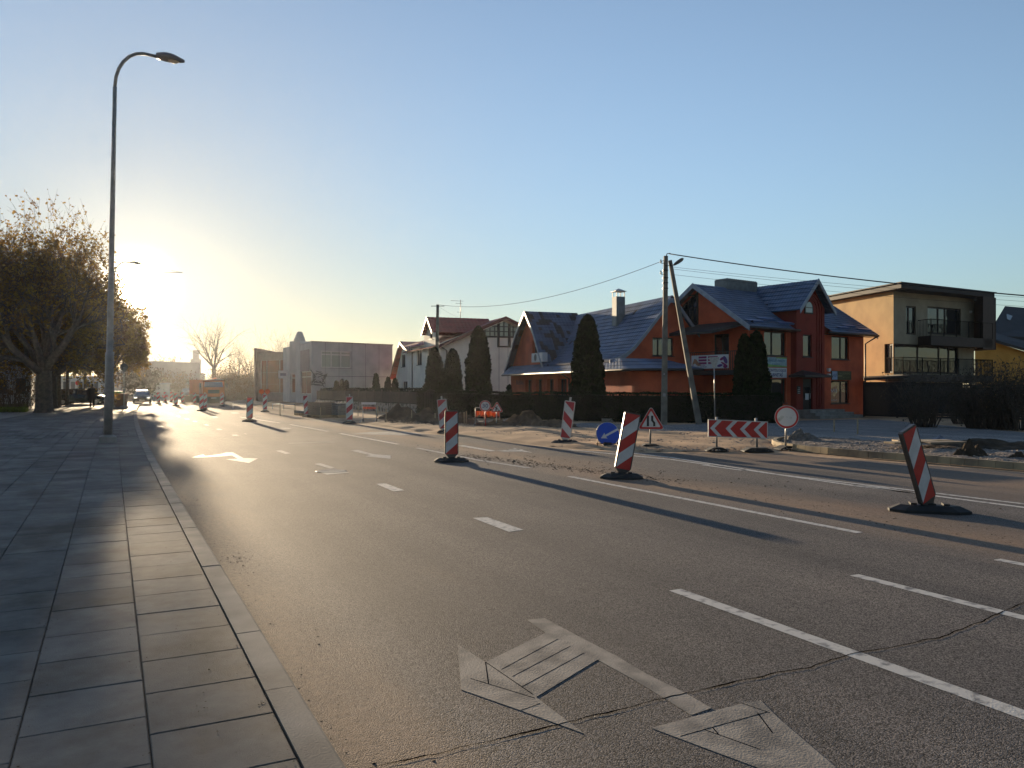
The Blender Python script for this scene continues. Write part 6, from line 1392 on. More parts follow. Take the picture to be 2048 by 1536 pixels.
mb = MB(); sb = gp(1399, 849); taper(mb, sb - Vector((0, 0, .1)), at(1340, tt, 521), .24, .15); mb.build('strut', mpole, root)
for y in (527, 549, 532): 
    mb = MB(); sd_ = -1 if y != 532 else 1; c_ = at(1330, tt, y) - FW * .1; mb.tube([c_, c_ + RT * sd_ * .22], .015, 5); mb.tube([c_ + RT * sd_ * .2, c_ + RT * sd_ * .2 + Vector((0, 0, .05)), c_ + RT * sd_ * .2 + Vector((0, 0, .16))], [.02, .035, .02], 6); mb.build('insulator', M_frame, root)
mb = MB(); 
for y in (556, 566, 577, 541): c_ = at(1330.5, tt, y); mb.box(c_, (.23, .2, .04), ax=(RT, FW, Vector((0, 0, 1))))
mb.parts('clamp_band', M_frame, root); mb = MB(); mb.tube([top - Vector((0, 0, .05)), top + RT * .06 + Vector((0, 0, .1)), top + RT * .2 + Vector((0, 0, .12))], .02, 5); mb.build('wire_bracket', M_frame, root)
c_ = at(1346, tt, 531) - FW * .1; e_ = at(1364, tt, 519) - FW * .3; mb = MB(); mb.tube([c_ - RT * .15, c_], .022, 6); d = (e_ - c_); mb.tube([c_, c_ + d * .15, c_ + d * .5, c_ + d * .85, e_], [.03, .06, .085, .075, .03], 8); mb.build('light_fitting', mat('grey_fitting', (.10, .105, .10), .5), root)
mb = MB(); mb.box(at(1327.5, tt, 748) - FW * .12, (.06, .03, .08), ax=(RT, FW, Vector((0, 0, 1)))); mb.box(at(1327.5, tt, 790) - FW * .13, (.1, .03, .14), ax=(RT, FW, Vector((0, 0, 1)))); mb.build('number_plate', M_galv, root)
t2_ = 60.0; P2_ = at(872, t2_); root2 = thing('utility_pole', 'slim concrete utility pole in front of the cream house', 'utility pole', P2_); top2 = at(875.5, t2_, 609); mb = MB(); taper(mb, P2_, top2, .30, .19); mb.build('pole', mpole, root2)
mb = MB(); mb.tube([top2 - RT * .5 - Vector((0, 0, .12)), top2 + RT * .5 - Vector((0, 0, .12))], .025, 5); mb.build('crossarm', M_frame, root2)
def wire(lab, a, b_, sag, r_=.014, n_=22):
    mb = MB(); mb.tube([a.lerp(b_, i / n_) - Vector((0, 0, 4 * sag * (i / n_) * (1 - i / n_))) for i in range(n_ + 1)], r_, 4); return tag(mb.build('overhead_wire', M_frame, None, a), lab, 'wire', 'overhead wires')
wire('thin wire sagging from the slim pole to the concrete pole with the strut', top2, top - Vector((0, 0, .2)) - RT * .1, .85, .012)
wire('thick twisted cable running right from the concrete pole above the roofs', top + RT * .15 + Vector((0, 0, .1)), at(2200, 27, 603), .18, .022)
for i, (y0, y1) in enumerate(((534, 603), (538, 612), (549, 622))):
    wire(['upper', 'middle', 'lowest'][i] + ' faint wire running right from the concrete pole', at(1345, tt, y0), at(2200, 34, y1), .15, .006)
wire('short faint service wire from the slim pole to the red roof', top2 - Vector((0, 0, .1)), at(935, 67, 640), .15, .008)
# the slender post with the back of a give-way sign
P = at(1430, 33.5); root = thing('road_sign', 'give way sign seen from behind on a slender post before the banner', 'road sign', P); mb = MB(); mb.tube([P, at(1428, 33.5, 716)], .022, 6); mb.build('post', M_galv, root)
mb = MB(); c_ = at(1428, 33.4, 723); k_ = 33.4 / FPX; yaw_n = (FW + RT * .7).normalized(); xx = Vector((-yaw_n.y, yaw_n.x, 0)); mb.add([c_ + xx * a * k_ * 10 + Vector((0, 0, b_ * k_)) + yaw_n * d for d in (.0, .02) for a, b_ in ((-1, 9), (1, 9), (1, 5), (.15, -13), (-.15, -13), (-1, 5))], [(0, 1, 2, 3, 4, 5), (6, 7, 8, 9, 10, 11)] + [(i, (i + 1) % 6, 6 + (i + 1) % 6, 6 + i) for i in range(6)]); mb.build('sign_plate', M_galv, root)
# ---- stone wall and brown fence
A_, B_ = at(838, 48.2), at(634, 66.5); d = (B_ - A_).normalized(); nn = Vector((-d.y, d.x, 0)); L_ = (B_ - A_).length; mb = MB(); mb.box(A_ + d * L_ / 2 + Vector((0, 0, .28)), (L_, .3, .58), ax=(d, nn, Vector((0, 0, 1))))
tag(mb.build('stone_wall', mat('rubble_stone', (.30, .28, .25), .9, (.09, .08, .07), scale=4.5, bump=.04, bscale=6, detail=3, contrast=(.42, .52)), None, A_), 'low pale rubble stone wall left of the hedges', 'wall')
M_postb = mat('brown_post', (.10, .08, .065), .8)
root = thing('panel_fence', 'brown panel fence standing on the low stone wall', 'fence', A_); mb = MB(); mb.box(A_ + d * L_ / 2 + Vector((0, 0, .98)), (L_, .04, .72), ax=(d, nn, Vector((0, 0, 1)))); mb.build('panel', mat('brown_panel', (.055, .038, .028), .7, (.035, .026, .02), scale=4), root)
k = 0
while k < L_: mb = MB(); mb.box(A_ + d * k + Vector((0, 0, 1.0)), (.05, .08, .84), ax=(d, nn, Vector((0, 0, 1)))); mb.build('post', M_postb, root); k += 1.55
# gate arches between hedge pieces
for px, t_, lab in ((862, 46.3, 'left rounded metal gate between the hedge blocks'), (945, 43.6, 'right rounded metal gate between the hedges')):
    root = thing('garden_gate', lab, 'gate', at(px, t_)); x0 = at(px, t_); mb = MB()
    arc_ = [x0 + RT * .38 * math.cos(R(a)) + Vector((0, 0, 1.15 + .32 * math.sin(R(a)))) for a in range(0, 181, 20)]; mb.tube([x0 + RT * .38] + arc_ + [x0 - RT * .38], .02, 5); mb.build('frame', M_frame, root)
    for k in range(-3, 4): mb = MB(); q = x0 + RT * k * .1; mb.tube([q + Vector((0, 0, .1)), q + Vector((0, 0, 1.1 + .3 * math.cos(k * .4)))], .01, 4); mb.build('bar', M_frame, root)
# ---- curved yellowish kerb of the new traffic island
mb = MB(); kp_ = [(1600, 884), (1575, 883.5), (1556, 885), (1548, 888.5), (1552, 893), (1568, 897), (1600, 901.5), (1660, 908), (1740, 915.5), (1850, 924), (1960, 933), (2100, 945)]; K = []
for i in range(len(kp_) - 1):
    for j in range(4): f = j / 4; K.append(gp(kp_[i][0] + (kp_[i + 1][0] - kp_[i][0]) * f, kp_[i][1] + (kp_[i + 1][1] - kp_[i][1]) * f))
for a, b_ in zip(K, K[1:]):
    d = (b_ - a).normalized(); n_ = Vector((-d.y, d.x, 0)); aa, bb = a + d * .004, b_ - d * .004; hh_ = .15 + jit(.006)
    mb.add([aa - n_ * .07, bb - n_ * .07, bb + n_ * .07, aa + n_ * .07] + [q + Vector((0, 0, hh_)) for q in (aa - n_ * .06, bb - n_ * .06, bb + n_ * .06, aa + n_ * .06)], [(0, 1, 5, 4), (1, 2, 6, 5), (2, 3, 7, 6), (3, 0, 4, 7), (4, 5, 6, 7)])
tag(mb.build('island_kerb', mat('yellowish_kerb', (.38, .29, .17), .85, (.16, .125, .085), scale=1.6, detail=10), None), kind='structure')
# ---- heaps
def heap(name, lab, px, py, wpx, hpx, m, seed, dep=1.0, cat='heap', group='heaps of dug material'):
    P = gp(px, py); tt = P.dot(FW); rx = wpx * tt / FPX / 2; ht = hpx * tt / FPX; mb = MB(); N_ = 26
    for j in range(N_ + 1):
        for i in range(N_ + 1):
            x, y = (i / N_ * 2 - 1) * 1.15, (j / N_ * 2 - 1) * 1.15; q = math.hypot(x, y); f = max(0, 1 - q ** 1.4) ; nz = noise.fractal(Vector((x * 2.2, y * 2.2, seed)), 1, 2, 5)
            z = ht * (f * (1 + .6 * nz) + .09 * noise.noise(Vector((x * 9, y * 9, seed))) * f + .05 * nz * (1 if q < .9 else 0)) - (.02 if q >= 1 else 0); mb.v.append(P + RT * x * rx + FW * (y * rx * dep + rx * dep * .6) + Vector((0, 0, z + .01)))
    for j in range(N_):
        for i in range(N_): a = j * (N_ + 1) + i; mb.f.append([a, a + 1, a + N_ + 2, a + N_ + 1]); mb.m.append(0); mb.sm.append(False)
    return tag(mb.build(name, m, None, P), lab, cat, group)
M_gs = mat('gravel_heap', (.20, .165, .13), .95, (.08, .07, .06), scale=9, bump=.03, bscale=25, detail=5)
heap('gravel_heap', 'pointed gravel heap behind the round blank sign', 1612, 888, 95, 24, M_gs, 1, .8)
heap('soil_heap', 'dark soil heap beside the planks on the right', 1950, 921, 90, 32, M_darksoil, 2, .6); heap('soil_heap', 'dark soil heap at the right edge of the photo', 2044, 926, 60, 18, M_darksoil, 3, .7); heap('soil_heap', 'flat dark soil ridge in front of the slat fence', 1980, 899, 300, 18, M_darksoil, 4, .35)
for i, (px, py, w_, h_, lab) in enumerate([(800, 842, 110, 26, 'brown soil heap right of the left pipe barrier'), (850, 846, 110, 25, 'brown soil heap left of the half hidden striped panel'), (925, 850, 80, 22, 'brown soil heap between the stakes and the 30 sign'), (1050, 853, 110, 28, 'soil heap with the grey pipes before the hedge'), (1110, 856, 100, 16, 'low soil heap left of the falling-stripe panel'), (1000, 854, 70, 14, 'low dark soil heap behind the pipe barrier')]): heap('soil_heap', lab, px, py, w_, h_, M_soil, 10 + i, .6)
for i, (px, py, w_, h_, lab) in enumerate([(880, 922, 30, 1.5, ''), ]): pass
# pipes and plates by the heap
for i, (a, b_, r_, lab) in enumerate([((1000, 852, 0), (1020, 848, 3), .12, 'grey concrete pipe lying before the heap'), ((1018, 847, 4), (1046, 845, 6), .12, 'second grey pipe piece lying behind the first')]):
    A_ = gp(a[0], a[1]) + Vector((0, 0, .12)); B_ = gp(b_[0], b_[1]) + Vector((0, 0, .15)); mb = MB(); mb.tube([A_, B_], r_, 12); tag(mb.build('pipe', M_concrete, None, A_), lab, 'pipe', 'grey pipes by the soil heap')
A_ = at(1030, 36, 845); B_ = at(1060, 36, 822); mb = MB(); mb.box((A_ + B_) / 2, ((B_ - A_).length, .8, .05), ax=((B_ - A_).normalized(), FW, (B_ - A_).normalized().cross(FW))); tag(mb.build('slab_plate', M_concrete, None, A_), 'grey slab tipped up against the soil heap', 'slab')
# planks
for i, (a, b_, lab) in enumerate([((1778, 905), (1870, 902), 'pale plank lying on the gravel, left piece'), ((1850, 905), (1925, 903), 'grey plank lying on the gravel, right piece'), ((1790, 900), (1900, 900), 'long plank lying behind the two others')]):
    A_, B_ = gp(*a), gp(*b_); A_.z = B_.z = .24; mb = MB(); d = (B_ - A_).normalized(); mb.box((A_ + B_) / 2, ((B_ - A_).length, .35, .04), ax=(d, Vector((-d.y, d.x, 0)), Vector((0, 0, 1)))); tag(mb.build('plank', M_wood if i != 1 else M_bark, None, A_), lab, 'plank', 'planks on the gravel')
# stakes
stk = [(560, 832, 806), (641, 838, 815), (716, 832, 812), (772, 843, 818), (823, 846, 820), (870, 846, 826), (928, 852, 824), (932.5, 852.5, 822), (1051, 846, 822), (590, 826, 806), (755, 834, 812), (1715, 869, 836), (1668, 864, 838)]
for px, y0, y1 in stk:
    P = gp(px, y0); tt = P.dot(FW); mb = MB(); T_ = at(px + .5, tt, y1); mb.box((P + T_) / 2, (.045, .03, (T_ - P).length), ax=(RT, FW, Vector((0, 0, 1)))); lab_ = {1715: 'wooden stake before the right corner of the two storey red house', 1668: 'dark stake before the right shop window of the red house', 560: 'stake before the grey tower, left of the striped panels', 641: 'stake in front of the paver pallets', 716: 'stake between the striped panel and the left barrier', 772: 'stake right of the left barrier', 823: 'pale stake before the brown soil heap', 870: 'stake just left of the half hidden panel', 928: 'left stake of the close pair', 932.5: 'right stake of the close pair', 1051: 'stake in front of the tipped grey slab', 590: 'stake left of the small paver stack', 755: 'stake behind the right leg of the left barrier'}[px]
    tag(mb.build('stake', M_wood, None, P), lab_, 'stake', 'survey stakes along the dug strip')
# ---- paver pallets
def pallet(lab, x0, x1, y1, ytop, rows_, m, seed):
    A_, B_ = gp(x0, y1), gp(x1, y1 + 1.5); tt = A_.dot(FW); h = at(x0, tt, ytop).z - .12; d = (B_ - A_); L_ = d.length; d.normalize(); n_ = Vector((-d.y, d.x, 0)); r = random.Random(seed); root = thing('paver_pallet', lab, 'pallet', A_, 0, 'stacks of pavers on pallets')
    mb = MB(); mb.box(A_ + d * L_ / 2 + n_ * .45 + Vector((0, 0, .11)), (L_, .9, .03), ax=(d, n_, Vector((0, 0, 1)))) 
    for k in (-.45, 0, .45): mb.box(A_ + d * L_ * (.5 + k) + n_ * .45 + Vector((0, 0, .048)), (.1, .9, .09), ax=(d, n_, Vector((0, 0, 1))))
    mb.build('wooden_pallet', M_wood, root); nx = max(3, int(L_ / .3)); mb = MB()
    for k in range(rows_):
        for i in range(nx):
            w_ = L_ / nx; mb.box(A_ + d * (w_ * (i + .5)) + n_ * (.45 + r.uniform(-.015, .015)) + Vector((0, 0, .13 + h * (k + .5) / rows_)), (w_ * .95, .88, h / rows_ * .9), ax=(d, n_, Vector((0, 0, 1))))
    mb.build('pavers', m, root)
M_pav = mat('grey_pavers', (.20, .20, .20), .85, (.12, .12, .12), scale=3, bump=.004, bscale=30)
pallet('neat grey stack of pavers, rightmost and tallest', 644, 676, 834, 806, 5, M_pav, 1); pallet('brownish loose stack of pavers in the middle', 614, 640, 834, 804, 6, mat('brown_pavers', (.20, .15, .12), .85), 2); pallet('low paver stack on the left of the row', 588, 610, 830, 821, 2, M_pav, 3)
# bricks, stones before the hedge
for px, py, w_, h_, lab in ((1228, 843, 24, 6, 'flat concrete slab before the hedge'), (1243, 842, 13, 8, 'small concrete block on edge before the hedge')):
    P = gp(px - 12 if w_ > 20 else px, py); tt = P.dot(FW); mb = MB(); mb.box(P + Vector((0, 0, h_ * tt / FPX / 2)), (w_ * tt / FPX, .3, h_ * tt / FPX), ax=(RT, FW, Vector((0, 0, 1)))); tag(mb.build('concrete_block', M_concrete, None, P), lab, 'block')
heap('rubble_heap', 'pile of pale broken stones before the slat fence', 1890, 888, 60, 14, mat('pale_rubble', (.30, .31, .36), .9, (.14, .14, .17), scale=6, bump=.04, bscale=9), 7, .5)
# manhole covers
def manhole(lab, px, py, r_, m):
    P = gp(px, py); mb = MB(); mb.lathe(P, [(r_ + .03, .001), (r_ + .03, .006), (r_, .007), (r_ - .01, .0055), (0, .0055)], 26); tag(mb.build('manhole_cover', m, None, P), lab, 'manhole cover')
manhole('round iron manhole cover in a pale patch at the lane dashes', 662, 942.5, .26, mat('iron_cover', (.06, .055, .05), .5, bump=.004, bscale=30))
b = MB(); ground_poly(b, [(640, 945), (654, 949.5), (699, 945.5), (679, 940.5)], z=.0035); tag(b.build('pale_patch', mat('pale_repair', (.45, .43, .38), .7), None), kind='structure')
b = MB(); ground_poly(b, [(704, 867), (735, 864.5), (790, 862.8), (852, 867.6), (800, 871), (740, 869.5)], z=.0035); tag(b.build('pale_patch', mat('grey_repair', (.18, .17, .16), .8), None), kind='structure')
manhole('round cover in the grey patch on the far lane', 757, 866, .35, M_concrete)
# ---- bins
def wheelie(lab, px, t_, m, w_, h_, name, cat):
    P = at(px, t_); P.z = .0; root = thing(name, lab, cat, P); mb = MB(); a = w_ / 2
    lo = [(-a * .8, -a * .8), (a * .8, -a * .8), (a * .8, a * .8), (-a * .8, a * .8)]; hi = [(x / .8, y / .8) for x, y in lo]; mb.add([P + RT * x + FW * y + Vector((0, 0, .1)) for x, y in lo] + [P + RT * x + FW * y + Vector((0, 0, h_)) for x, y in hi], [(0, 1, 2, 3), (4, 5, 6, 7)] + [(i, (i + 1) % 4, 4 + (i + 1) % 4, 4 + i) for i in range(4)]); mb.build('body', m, root)
    mb = MB(); mb.box(P + Vector((0, 0, h_ + .03)), (w_ * 1.08, w_ * 1.08, .05), ax=(RT, FW, Vector((0, 0, 1)))); mb.build('lid', m, root)
    for s_ in (-1, 1): mb = MB(); mb.tube([P + RT * s_ * a * .8 - FW * a * .7 + Vector((0, 0, .1)), P + RT * s_ * (a * .8 + .06) - FW * a * .7 + Vector((0, 0, .1))], .1, 10); mb.build('wheel', M_rub, root)
wheelie('green waste bin just left of the brown container', 231, 62.5, mat('green_plastic', (.03, .22, .03), .5), .85, 1.25, 'waste_bin', 'bin'); wheelie('brown waste container behind the round sign post', 241.5, 61.5, mat('brown_plastic', (.12, .06, .035), .6), .8, 1.1, 'waste_container', 'container')

# ---- vehicles
def car(name, lab, loc, rz, paint, kind='sedan', lights=False):
    """x across, y forward (nose at +y); built at the origin then turned"""
    root = thing(name, lab, 'car', (0, 0, 0)); L_, Wd = 4.4, 1.74
    # side profile stations: y, belt z, sill z, half width
    st = [(-2.2, .72, .42, .70), (-2.12, .92, .28, .80), (-1.6, .98, .22, .86), (-.8, .97, .20, .87), (.3, .96, .20, .87), (1.0, .92, .20, .87), (1.6, .84, .22, .85), (2.05, .72, .27, .78), (2.2, .58, .36, .66)]
    mb = MB(); rings = []
    for y, zt, zb_, hw_ in st:
        rings.append([Vector((-hw_ * .86, y, zb_)), Vector((-hw_, y, zb_ + .12)), Vector((-hw_, y, (zt + zb_) / 2 + .05)), Vector((-hw_ * .93, y, zt - .04)), Vector((-hw_ * .8, y, zt)), Vector((0, y, zt + .03)), Vector((hw_ * .8, y, zt)), Vector((hw_ * .93, y, zt - .04)), Vector((hw_, y, (zt + zb_) / 2 + .05)), Vector((hw_, y, zb_ + .12)), Vector((hw_ * .86, y, zb_))])
    for a, b_ in zip(rings, rings[1:]):
        for k in range(11): mb.add([a[k], a[(k + 1) % 11], b_[(k + 1) % 11], b_[k]], [(0, 1, 2, 3)], smooth=True)
    mb.poly(rings[0]); mb.poly(rings[-1]); mb.build('body', paint, root)
    rear = -2.05 if kind == 'estate' else -1.75; rt = -1.75 if kind == 'estate' else -.95
    def ring(y, z, w_): return [Vector((-w_, y, z)), Vector((w_, y, z))]
    A_ = [(rear, .95, .76), (rt, 1.40, .60), (-.1, 1.46, .60), (.35, 1.42, .58), (1.15, .93, .74)]
    mb = MB()
    roofp = A_[1:4]; 
    for (y, z, w_), (y2, z2, w2) in zip(roofp, roofp[1:]): mb.add([Vector((-w_, y, z)), Vector((w_, y, z)), Vector((w2, y2, z2)), Vector((-w2, y2, z2))], [(0, 1, 2, 3)])
    for s_ in (-1, 1):      # pillars
        for (y, z, w_), (y2, z2, w2) in ((A_[0], A_[1]), (A_[3], A_[4]), ((-.35, .95, .84), (-.3, 1.45, .61)), (A_[1], A_[2]), (A_[2], A_[3])): mb.tube([Vector((s_ * w_, y, z)), Vector((s_ * w2, y2, z2))], .035, 5)
    mb.build('roof', paint, root)
    gm = M_glass; g_ = MB(); g_.add([Vector((-A_[4][2], A_[4][0], A_[4][1])), Vector((A_[4][2], A_[4][0], A_[4][1])), Vector((A_[3][2], A_[3][0], A_[3][1])), Vector((-A_[3][2], A_[3][0], A_[3][1]))], [(0, 1, 2, 3)]); g_.build('windscreen', gm, root)
    g_ = MB(); g_.add([Vector((-A_[0][2], A_[0][0], A_[0][1])), Vector((A_[0][2], A_[0][0], A_[0][1])), Vector((A_[1][2], A_[1][0], A_[1][1])), Vector((-A_[1][2], A_[1][0], A_[1][1]))], [(0, 1, 2, 3)]); g_.build('rear_window', gm, root)
    for s_ in (-1, 1):
        g_ = MB(); g_.poly([Vector((s_ * w_, y, z)) for y, z, w_ in A_]); g_.build('side_window', gm, root)
        m_ = MB(); m_.box((s_ * .95, .75, .98), (.2, .1, .14)); m_.build('wing_mirror', paint, root)
        h_ = MB(); h_.box((s_ * .60, 2.12, .66), (.30, .12, .15)); h_.build('headlight', mat('lit_headlight', (.9, .9, .85), .2, emis=(1, .9, .75, 0.9)) if lights else M_white, root)
        for y in (-1.35, 1.35):
            w_ = MB(); w_.tube([Vector((s_ * .68, y, .31)), Vector((s_ * .89, y, .31))], .31, 18); wh = w_.build('wheel', M_rub, root); w_ = MB(); w_.tube([Vector((s_ * .885, y, .31)), Vector((s_ * .895, y, .31))], .19, 12); w_.build('rim', M_galv, wh)
    b = MB(); b.box((0, 2.2, .34), (1.3, .08, .16)); b.box((0, 2.19, .60), (.5, .06, .10)); b.build('grille', M_frame, root); b = MB(); b.box((0, 2.25, .40), (.5, .02, .11)); b.build('number_plate', M_white, root)
    root.location = loc; root.rotation_euler = (0, 0, rz); return root
M_carp = mat('dark_car_paint', (.03, .026, .03), .42, (.025, .022, .025), spec=.4); M_carp2 = mat('dark_green_car_paint', (.02, .028, .026), .25, spec=.7)
p = at(284, 76); dirn = math.atan2(-(-p).x, (-p).y)
car('car', 'dark saloon driving towards the camera with lit headlights', at(284, 79), math.pi + math.atan2(-p.x, p.y) * 1.0 , M_carp, lights=True).scale = (.94, 1, .92)
p = at(166, 71); p.z = .02; car('car', 'dark estate car crossing behind the person, its bonnet glinting', p, -math.pi / 2 - TH + .15, M_carp2, 'estate')
# orange truck
P = at(426, 76.0); root = thing('truck', 'orange truck facing the camera behind two striped panels', 'truck', (0, 0, 0)); M_tor = mat('truck_orange', (.55, .14, .03), .4, (.45, .11, .025), scale=2); mb = MB()
mb.prism([(1.15, .75), (1.15, 1.75), (.95, 2.35), (.6, 2.5), (-.8, 2.5), (-.8, .75)], lambda y, z, x: Vector((x, y, z)), -1.05, 1.05); mb.build('cab', M_tor, root)
mb = MB(); mb.add([Vector((-.92, 1.165, 1.78)), Vector((.92, 1.165, 1.78)), Vector((.84, .985, 2.32)), Vector((-.84, .985, 2.32))], [(0, 1, 2, 3)]); mb.build('windscreen', M_glass, root)
mb = MB(); mb.box((0, .75, 2.53), (2.0, .5, .08)); mb.build('sun_visor', M_white, root)
mb = MB(); mb.box((0, 1.18, 1.32), (1.1, .06, .36)); 
for k in (-.05, .06): mb.box((0, 1.215, 1.32 + k), (1.0, .02, .03))
mb.build('grille', M_frame, root); mb = MB(); mb.box((0, 1.2, .62), (2.1, .3, .36)); mb.box((0, 1.1, .3), (1.7, .2, .3)); mb.build('bumper', mat('dark_bumper', (.04, .035, .03), .6), root)
mb = MB(); mb.box((0, 1.36, .66), (.5, .02, .11)); mb.build('number_plate', M_white, root)
for s_ in (-1, 1):
    mb = MB(); mb.box((s_ * .8, 1.36, .66), (.28, .05, .18)); mb.build('headlight', M_white, root); mb = MB(); mb.tube([(s_ * 1.05, 1.0, 2.1), (s_ * 1.25, 1.15, 2.1)], .02, 5); mb.box((s_ * 1.27, 1.12, 1.95), (.16, .06, .45)); mb.build('mirror', M_frame, root)
    for y in (.1, -3.2, -4.4): mb = MB(); mb.tube([Vector((s_ * .8, y, .5)), Vector((s_ * 1.08, y, .5))], .5, 18); mb.build('wheel', M_rub, root)
mb = MB(); mb.box((0, -3.3, 1.6), (2.2, 4.2, 1.3)); mb.box((0, -3, .85), (.9, 5.0, .2)); mb.build('tipper_body', mat('truck_bed', (.35, .10, .03), .6), root)
mb = MB(); mb.lathe((0, .2, 2.5), [(.1, 0), (.1, .14), (0, .16)], 10); mb.build('beacon', M_orange, root)
root.location = P; root.scale = (.92, .92, .92); root.rotation_euler = (0, 0, math.pi + math.atan2(-P.x, P.y) + .06)
P = at(401, 82); root = thing('excavator', 'orange digger partly hidden behind the truck', 'excavator', (0, 0, 0)); mb = MB(); mb.prism([(-.8, .9), (.8, .9), (.8, 1.5), (.3, 2.4), (-.8, 2.4)], lambda y, z, x: Vector((x, y, z)), -.7, .7); mb.build('cab', M_tor, root)
mb = MB(); mb.box((-.9, 0, .4), (.4, 2.6, .7)); mb.build('track', M_rub, root); mb = MB(); mb.box((.9, 0, .4), (.4, 2.6, .7)); mb.build('track', M_rub, root); mb = MB(); mb.tube([(0, .8, 1.2), (0, 1.8, 2.5), (0, 2.8, 1.4), (0, 2.7, .6)], [.14, .14, .1, .08], 6); mb.build('boom', M_tor, root); mb = MB(); mb.prism([(2.5, .7), (2.9, .7), (3.0, .25), (2.5, .15)], lambda y, z, x: Vector((x, y, z)), -.3, .3); mb.build('bucket', M_rub, root); mb = MB(); mb.add([Vector((-.6, .81, 1.0)), Vector((.6, .81, 1.0)), Vector((.6, .81, 1.5)), Vector((-.6, .81, 1.5))], [(0, 1, 2, 3)]); mb.build('window', M_glass, root)
root.location = P; root.rotation_euler = (0, 0, math.pi + .8)
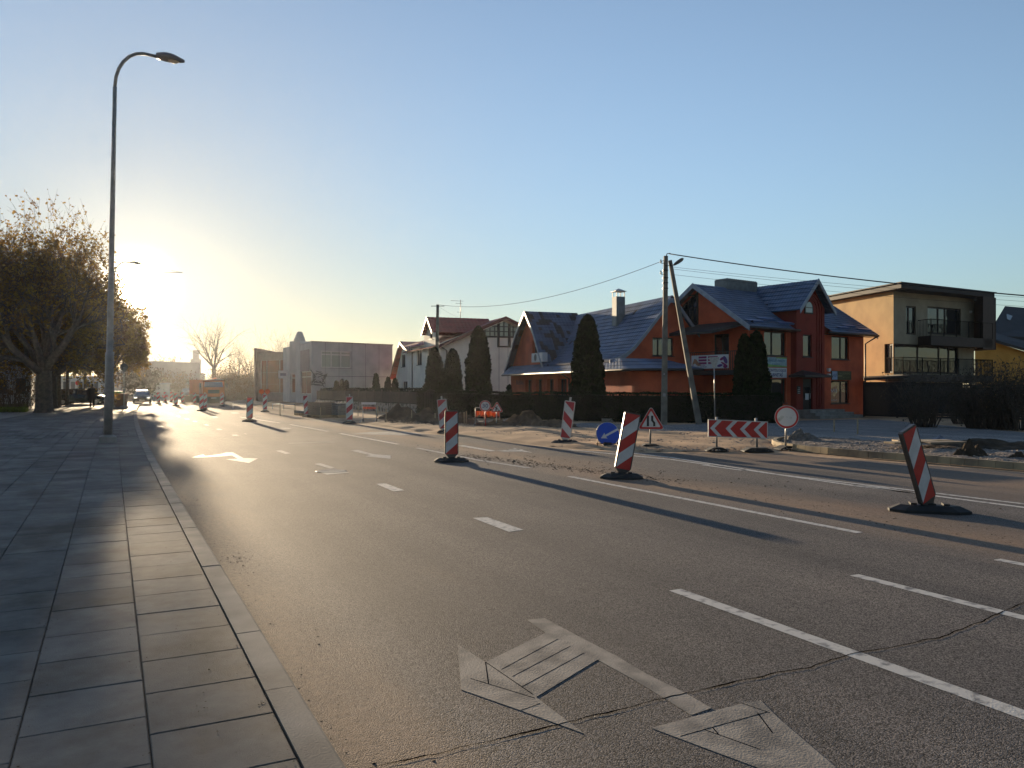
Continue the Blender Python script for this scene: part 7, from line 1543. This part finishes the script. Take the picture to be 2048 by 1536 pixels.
# person walking in a dark coat
def person(P, rz):
    root = thing('person', 'person in a long dark padded coat walking on the pavement', 'person', (0, 0, 0))
    def skin(name, vs, es, rad, m, par, sub=2, rootv=0):
        me = bpy.data.meshes.new(name); me.from_pydata(vs, es, []); ob = bpy.data.objects.new(name, me); col.objects.link(ob); ob.parent = par; md = ob.modifiers.new('s', 'SKIN'); lay = me.skin_vertices[0].data if me.skin_vertices else None
        if lay is None: 
            bm_ = __import__('bmesh').new(); bm_.from_mesh(me); bm_.verts.layers.skin.verify(); bm_.to_mesh(me); bm_.free(); lay = me.skin_vertices[0].data
        for i, r_ in enumerate(rad): lay[i].radius = (r_, r_) if not isinstance(r_, tuple) else r_; lay[i].use_root = (i == rootv)
        md.use_smooth_shade = True; sb_ = ob.modifiers.new('u', 'SUBSURF'); sb_.levels = sub; sb_.render_levels = sub; me.materials.append(m); return ob
    M_sk = mat('skin_tone', (.35, .2, .14), .6); M_coat = mat('dark_coat', (.022, .018, .016), .9, bump=.01, bscale=20)
    vs = [(0, 0, .95), (0, 0, 1.15), (0, 0, 1.35), (0, 0, 1.48), (0, .01, 1.54), (0, .03, 1.64), (0, .03, 1.72),
          (.2, 0, 1.42), (.27, -.03, 1.17), (.25, .07, .95), (.24, .10, .87), (-.2, 0, 1.42), (-.27, .03, 1.17), (-.25, -.05, .95), (-.24, -.03, .87),
          (.1, 0, .90), (.11, .10, .50), (.11, .02, .10), (.12, .14, .05), (-.1, 0, .90), (-.11, -.08, .50), (-.11, -.24, .14), (-.12, -.14, .05)]
    es = [(0, 1), (1, 2), (2, 3), (3, 4), (4, 5), (5, 6), (3, 7), (7, 8), (8, 9), (9, 10), (3, 11), (11, 12), (12, 13), (13, 14), (0, 15), (15, 16), (16, 17), (17, 18), (0, 19), (19, 20), (20, 21), (21, 22)]
    rad = [.15, .15, .17, .12, .055, .095, .085, .075, .055, .042, .035, .075, .055, .042, .035, .1, .065, .045, .04, .1, .065, .045, .04]
    skin('body', vs, es, rad, M_sk, root)
    coat = MB(); secs = []
    for z, rx, ry in ((.62, .31, .23), (.8, .30, .22), (1.0, .285, .21), (1.2, .28, .21), (1.38, .27, .19), (1.47, .18, .14), (1.53, .09, .09)):
        secs.append([Vector((rx * math.cos(R(a)), ry * math.sin(R(a)), z + .012 * math.sin(a))) for a in range(0, 360, 24)])
    for a, b_ in zip(secs, secs[1:]):
        for k in range(15): coat.add([a[k], a[(k + 1) % 15], b_[(k + 1) % 15], b_[k]], [(0, 1, 2, 3)], smooth=True)
    for s_ in (-1, 1): coat.tube([(s_ * .22, 0, 1.42), (s_ * .31, -.02, 1.18), (s_ * .29, .06 * s_, .93)], [.09, .08, .06], 10)
    coat.build('coat', M_coat, root)
    tr_ = MB()
    for s_ in (-1, 1): y = .10 * s_; tr_.tube([(s_ * .1, 0, .92), (s_ * .11, y * .9, .5), (s_ * .11, y * .2 - (.2 if s_ < 0 else 0), .09)], [.11, .085, .065], 10)
    tr_.parts('trouser_leg', M_coat, root)
    hr = MB(); hr.lathe((0, .01, 1.60), [(.09, -.06), (.115, 0), (.112, .08), (.08, .15), (0, .175)], 14); hr.build('hair', mat('dark_hair', (.015, .012, .01), .8), root)
    for s_ in (-1, 1): sh_ = MB(); y = (.10 if s_ > 0 else -.18); sh_.box((s_ * .115, y, .04), (.09, .26, .08)); sh_.build('shoe', M_rub, root)
    root.location = P; root.rotation_euler = (0, 0, rz); return root
p = at(184, 61.0); p.z = .12; person(p, .1)
# further parked car and small van at the far end
car('car', 'small dark car far behind the panels, left of the truck', at(374, 118), math.pi, M_carp)
p = at(318, 140); root = thing('kiosk', 'small pale kiosk in the distance behind the far panels', 'kiosk', p); mb = MB(); mb.box(p + Vector((0, 0, 1.1)), (3, 2, 2.2), ax=(RT, FW, Vector((0, 0, 1)))); mb.build('wall', M_cream, root); mb = MB(); mb.box(p + Vector((0, 0, 2.3)), (3.4, 2.4, .18), ax=(RT, FW, Vector((0, 0, 1)))); mb.build('roof', M_white, root)

# ------------------------------------------------------------------ the hazy air
hz = MB(); hz.box((90, 190, 6.5), (900, 900, 15.4)); hm = bpy.data.materials.new('hazy_air'); hm.use_nodes = True; n = hm.node_tree; n.nodes.clear()
pv = nd(n, 'ShaderNodeVolumePrincipled'); pv.inputs['Density'].default_value = 0.00013; pv.inputs['Color'].default_value = (.92, .95, 1.0, 1); pv.inputs['Anisotropy'].default_value = 0.78
mo = nd(n, 'ShaderNodeOutputMaterial'); n.links.new(pv.outputs[0], mo.inputs['Volume'])
ho = hz.build('haze', hm); tag(ho, 'thin golden haze filling the air of the whole street', 'haze', kind='stuff')
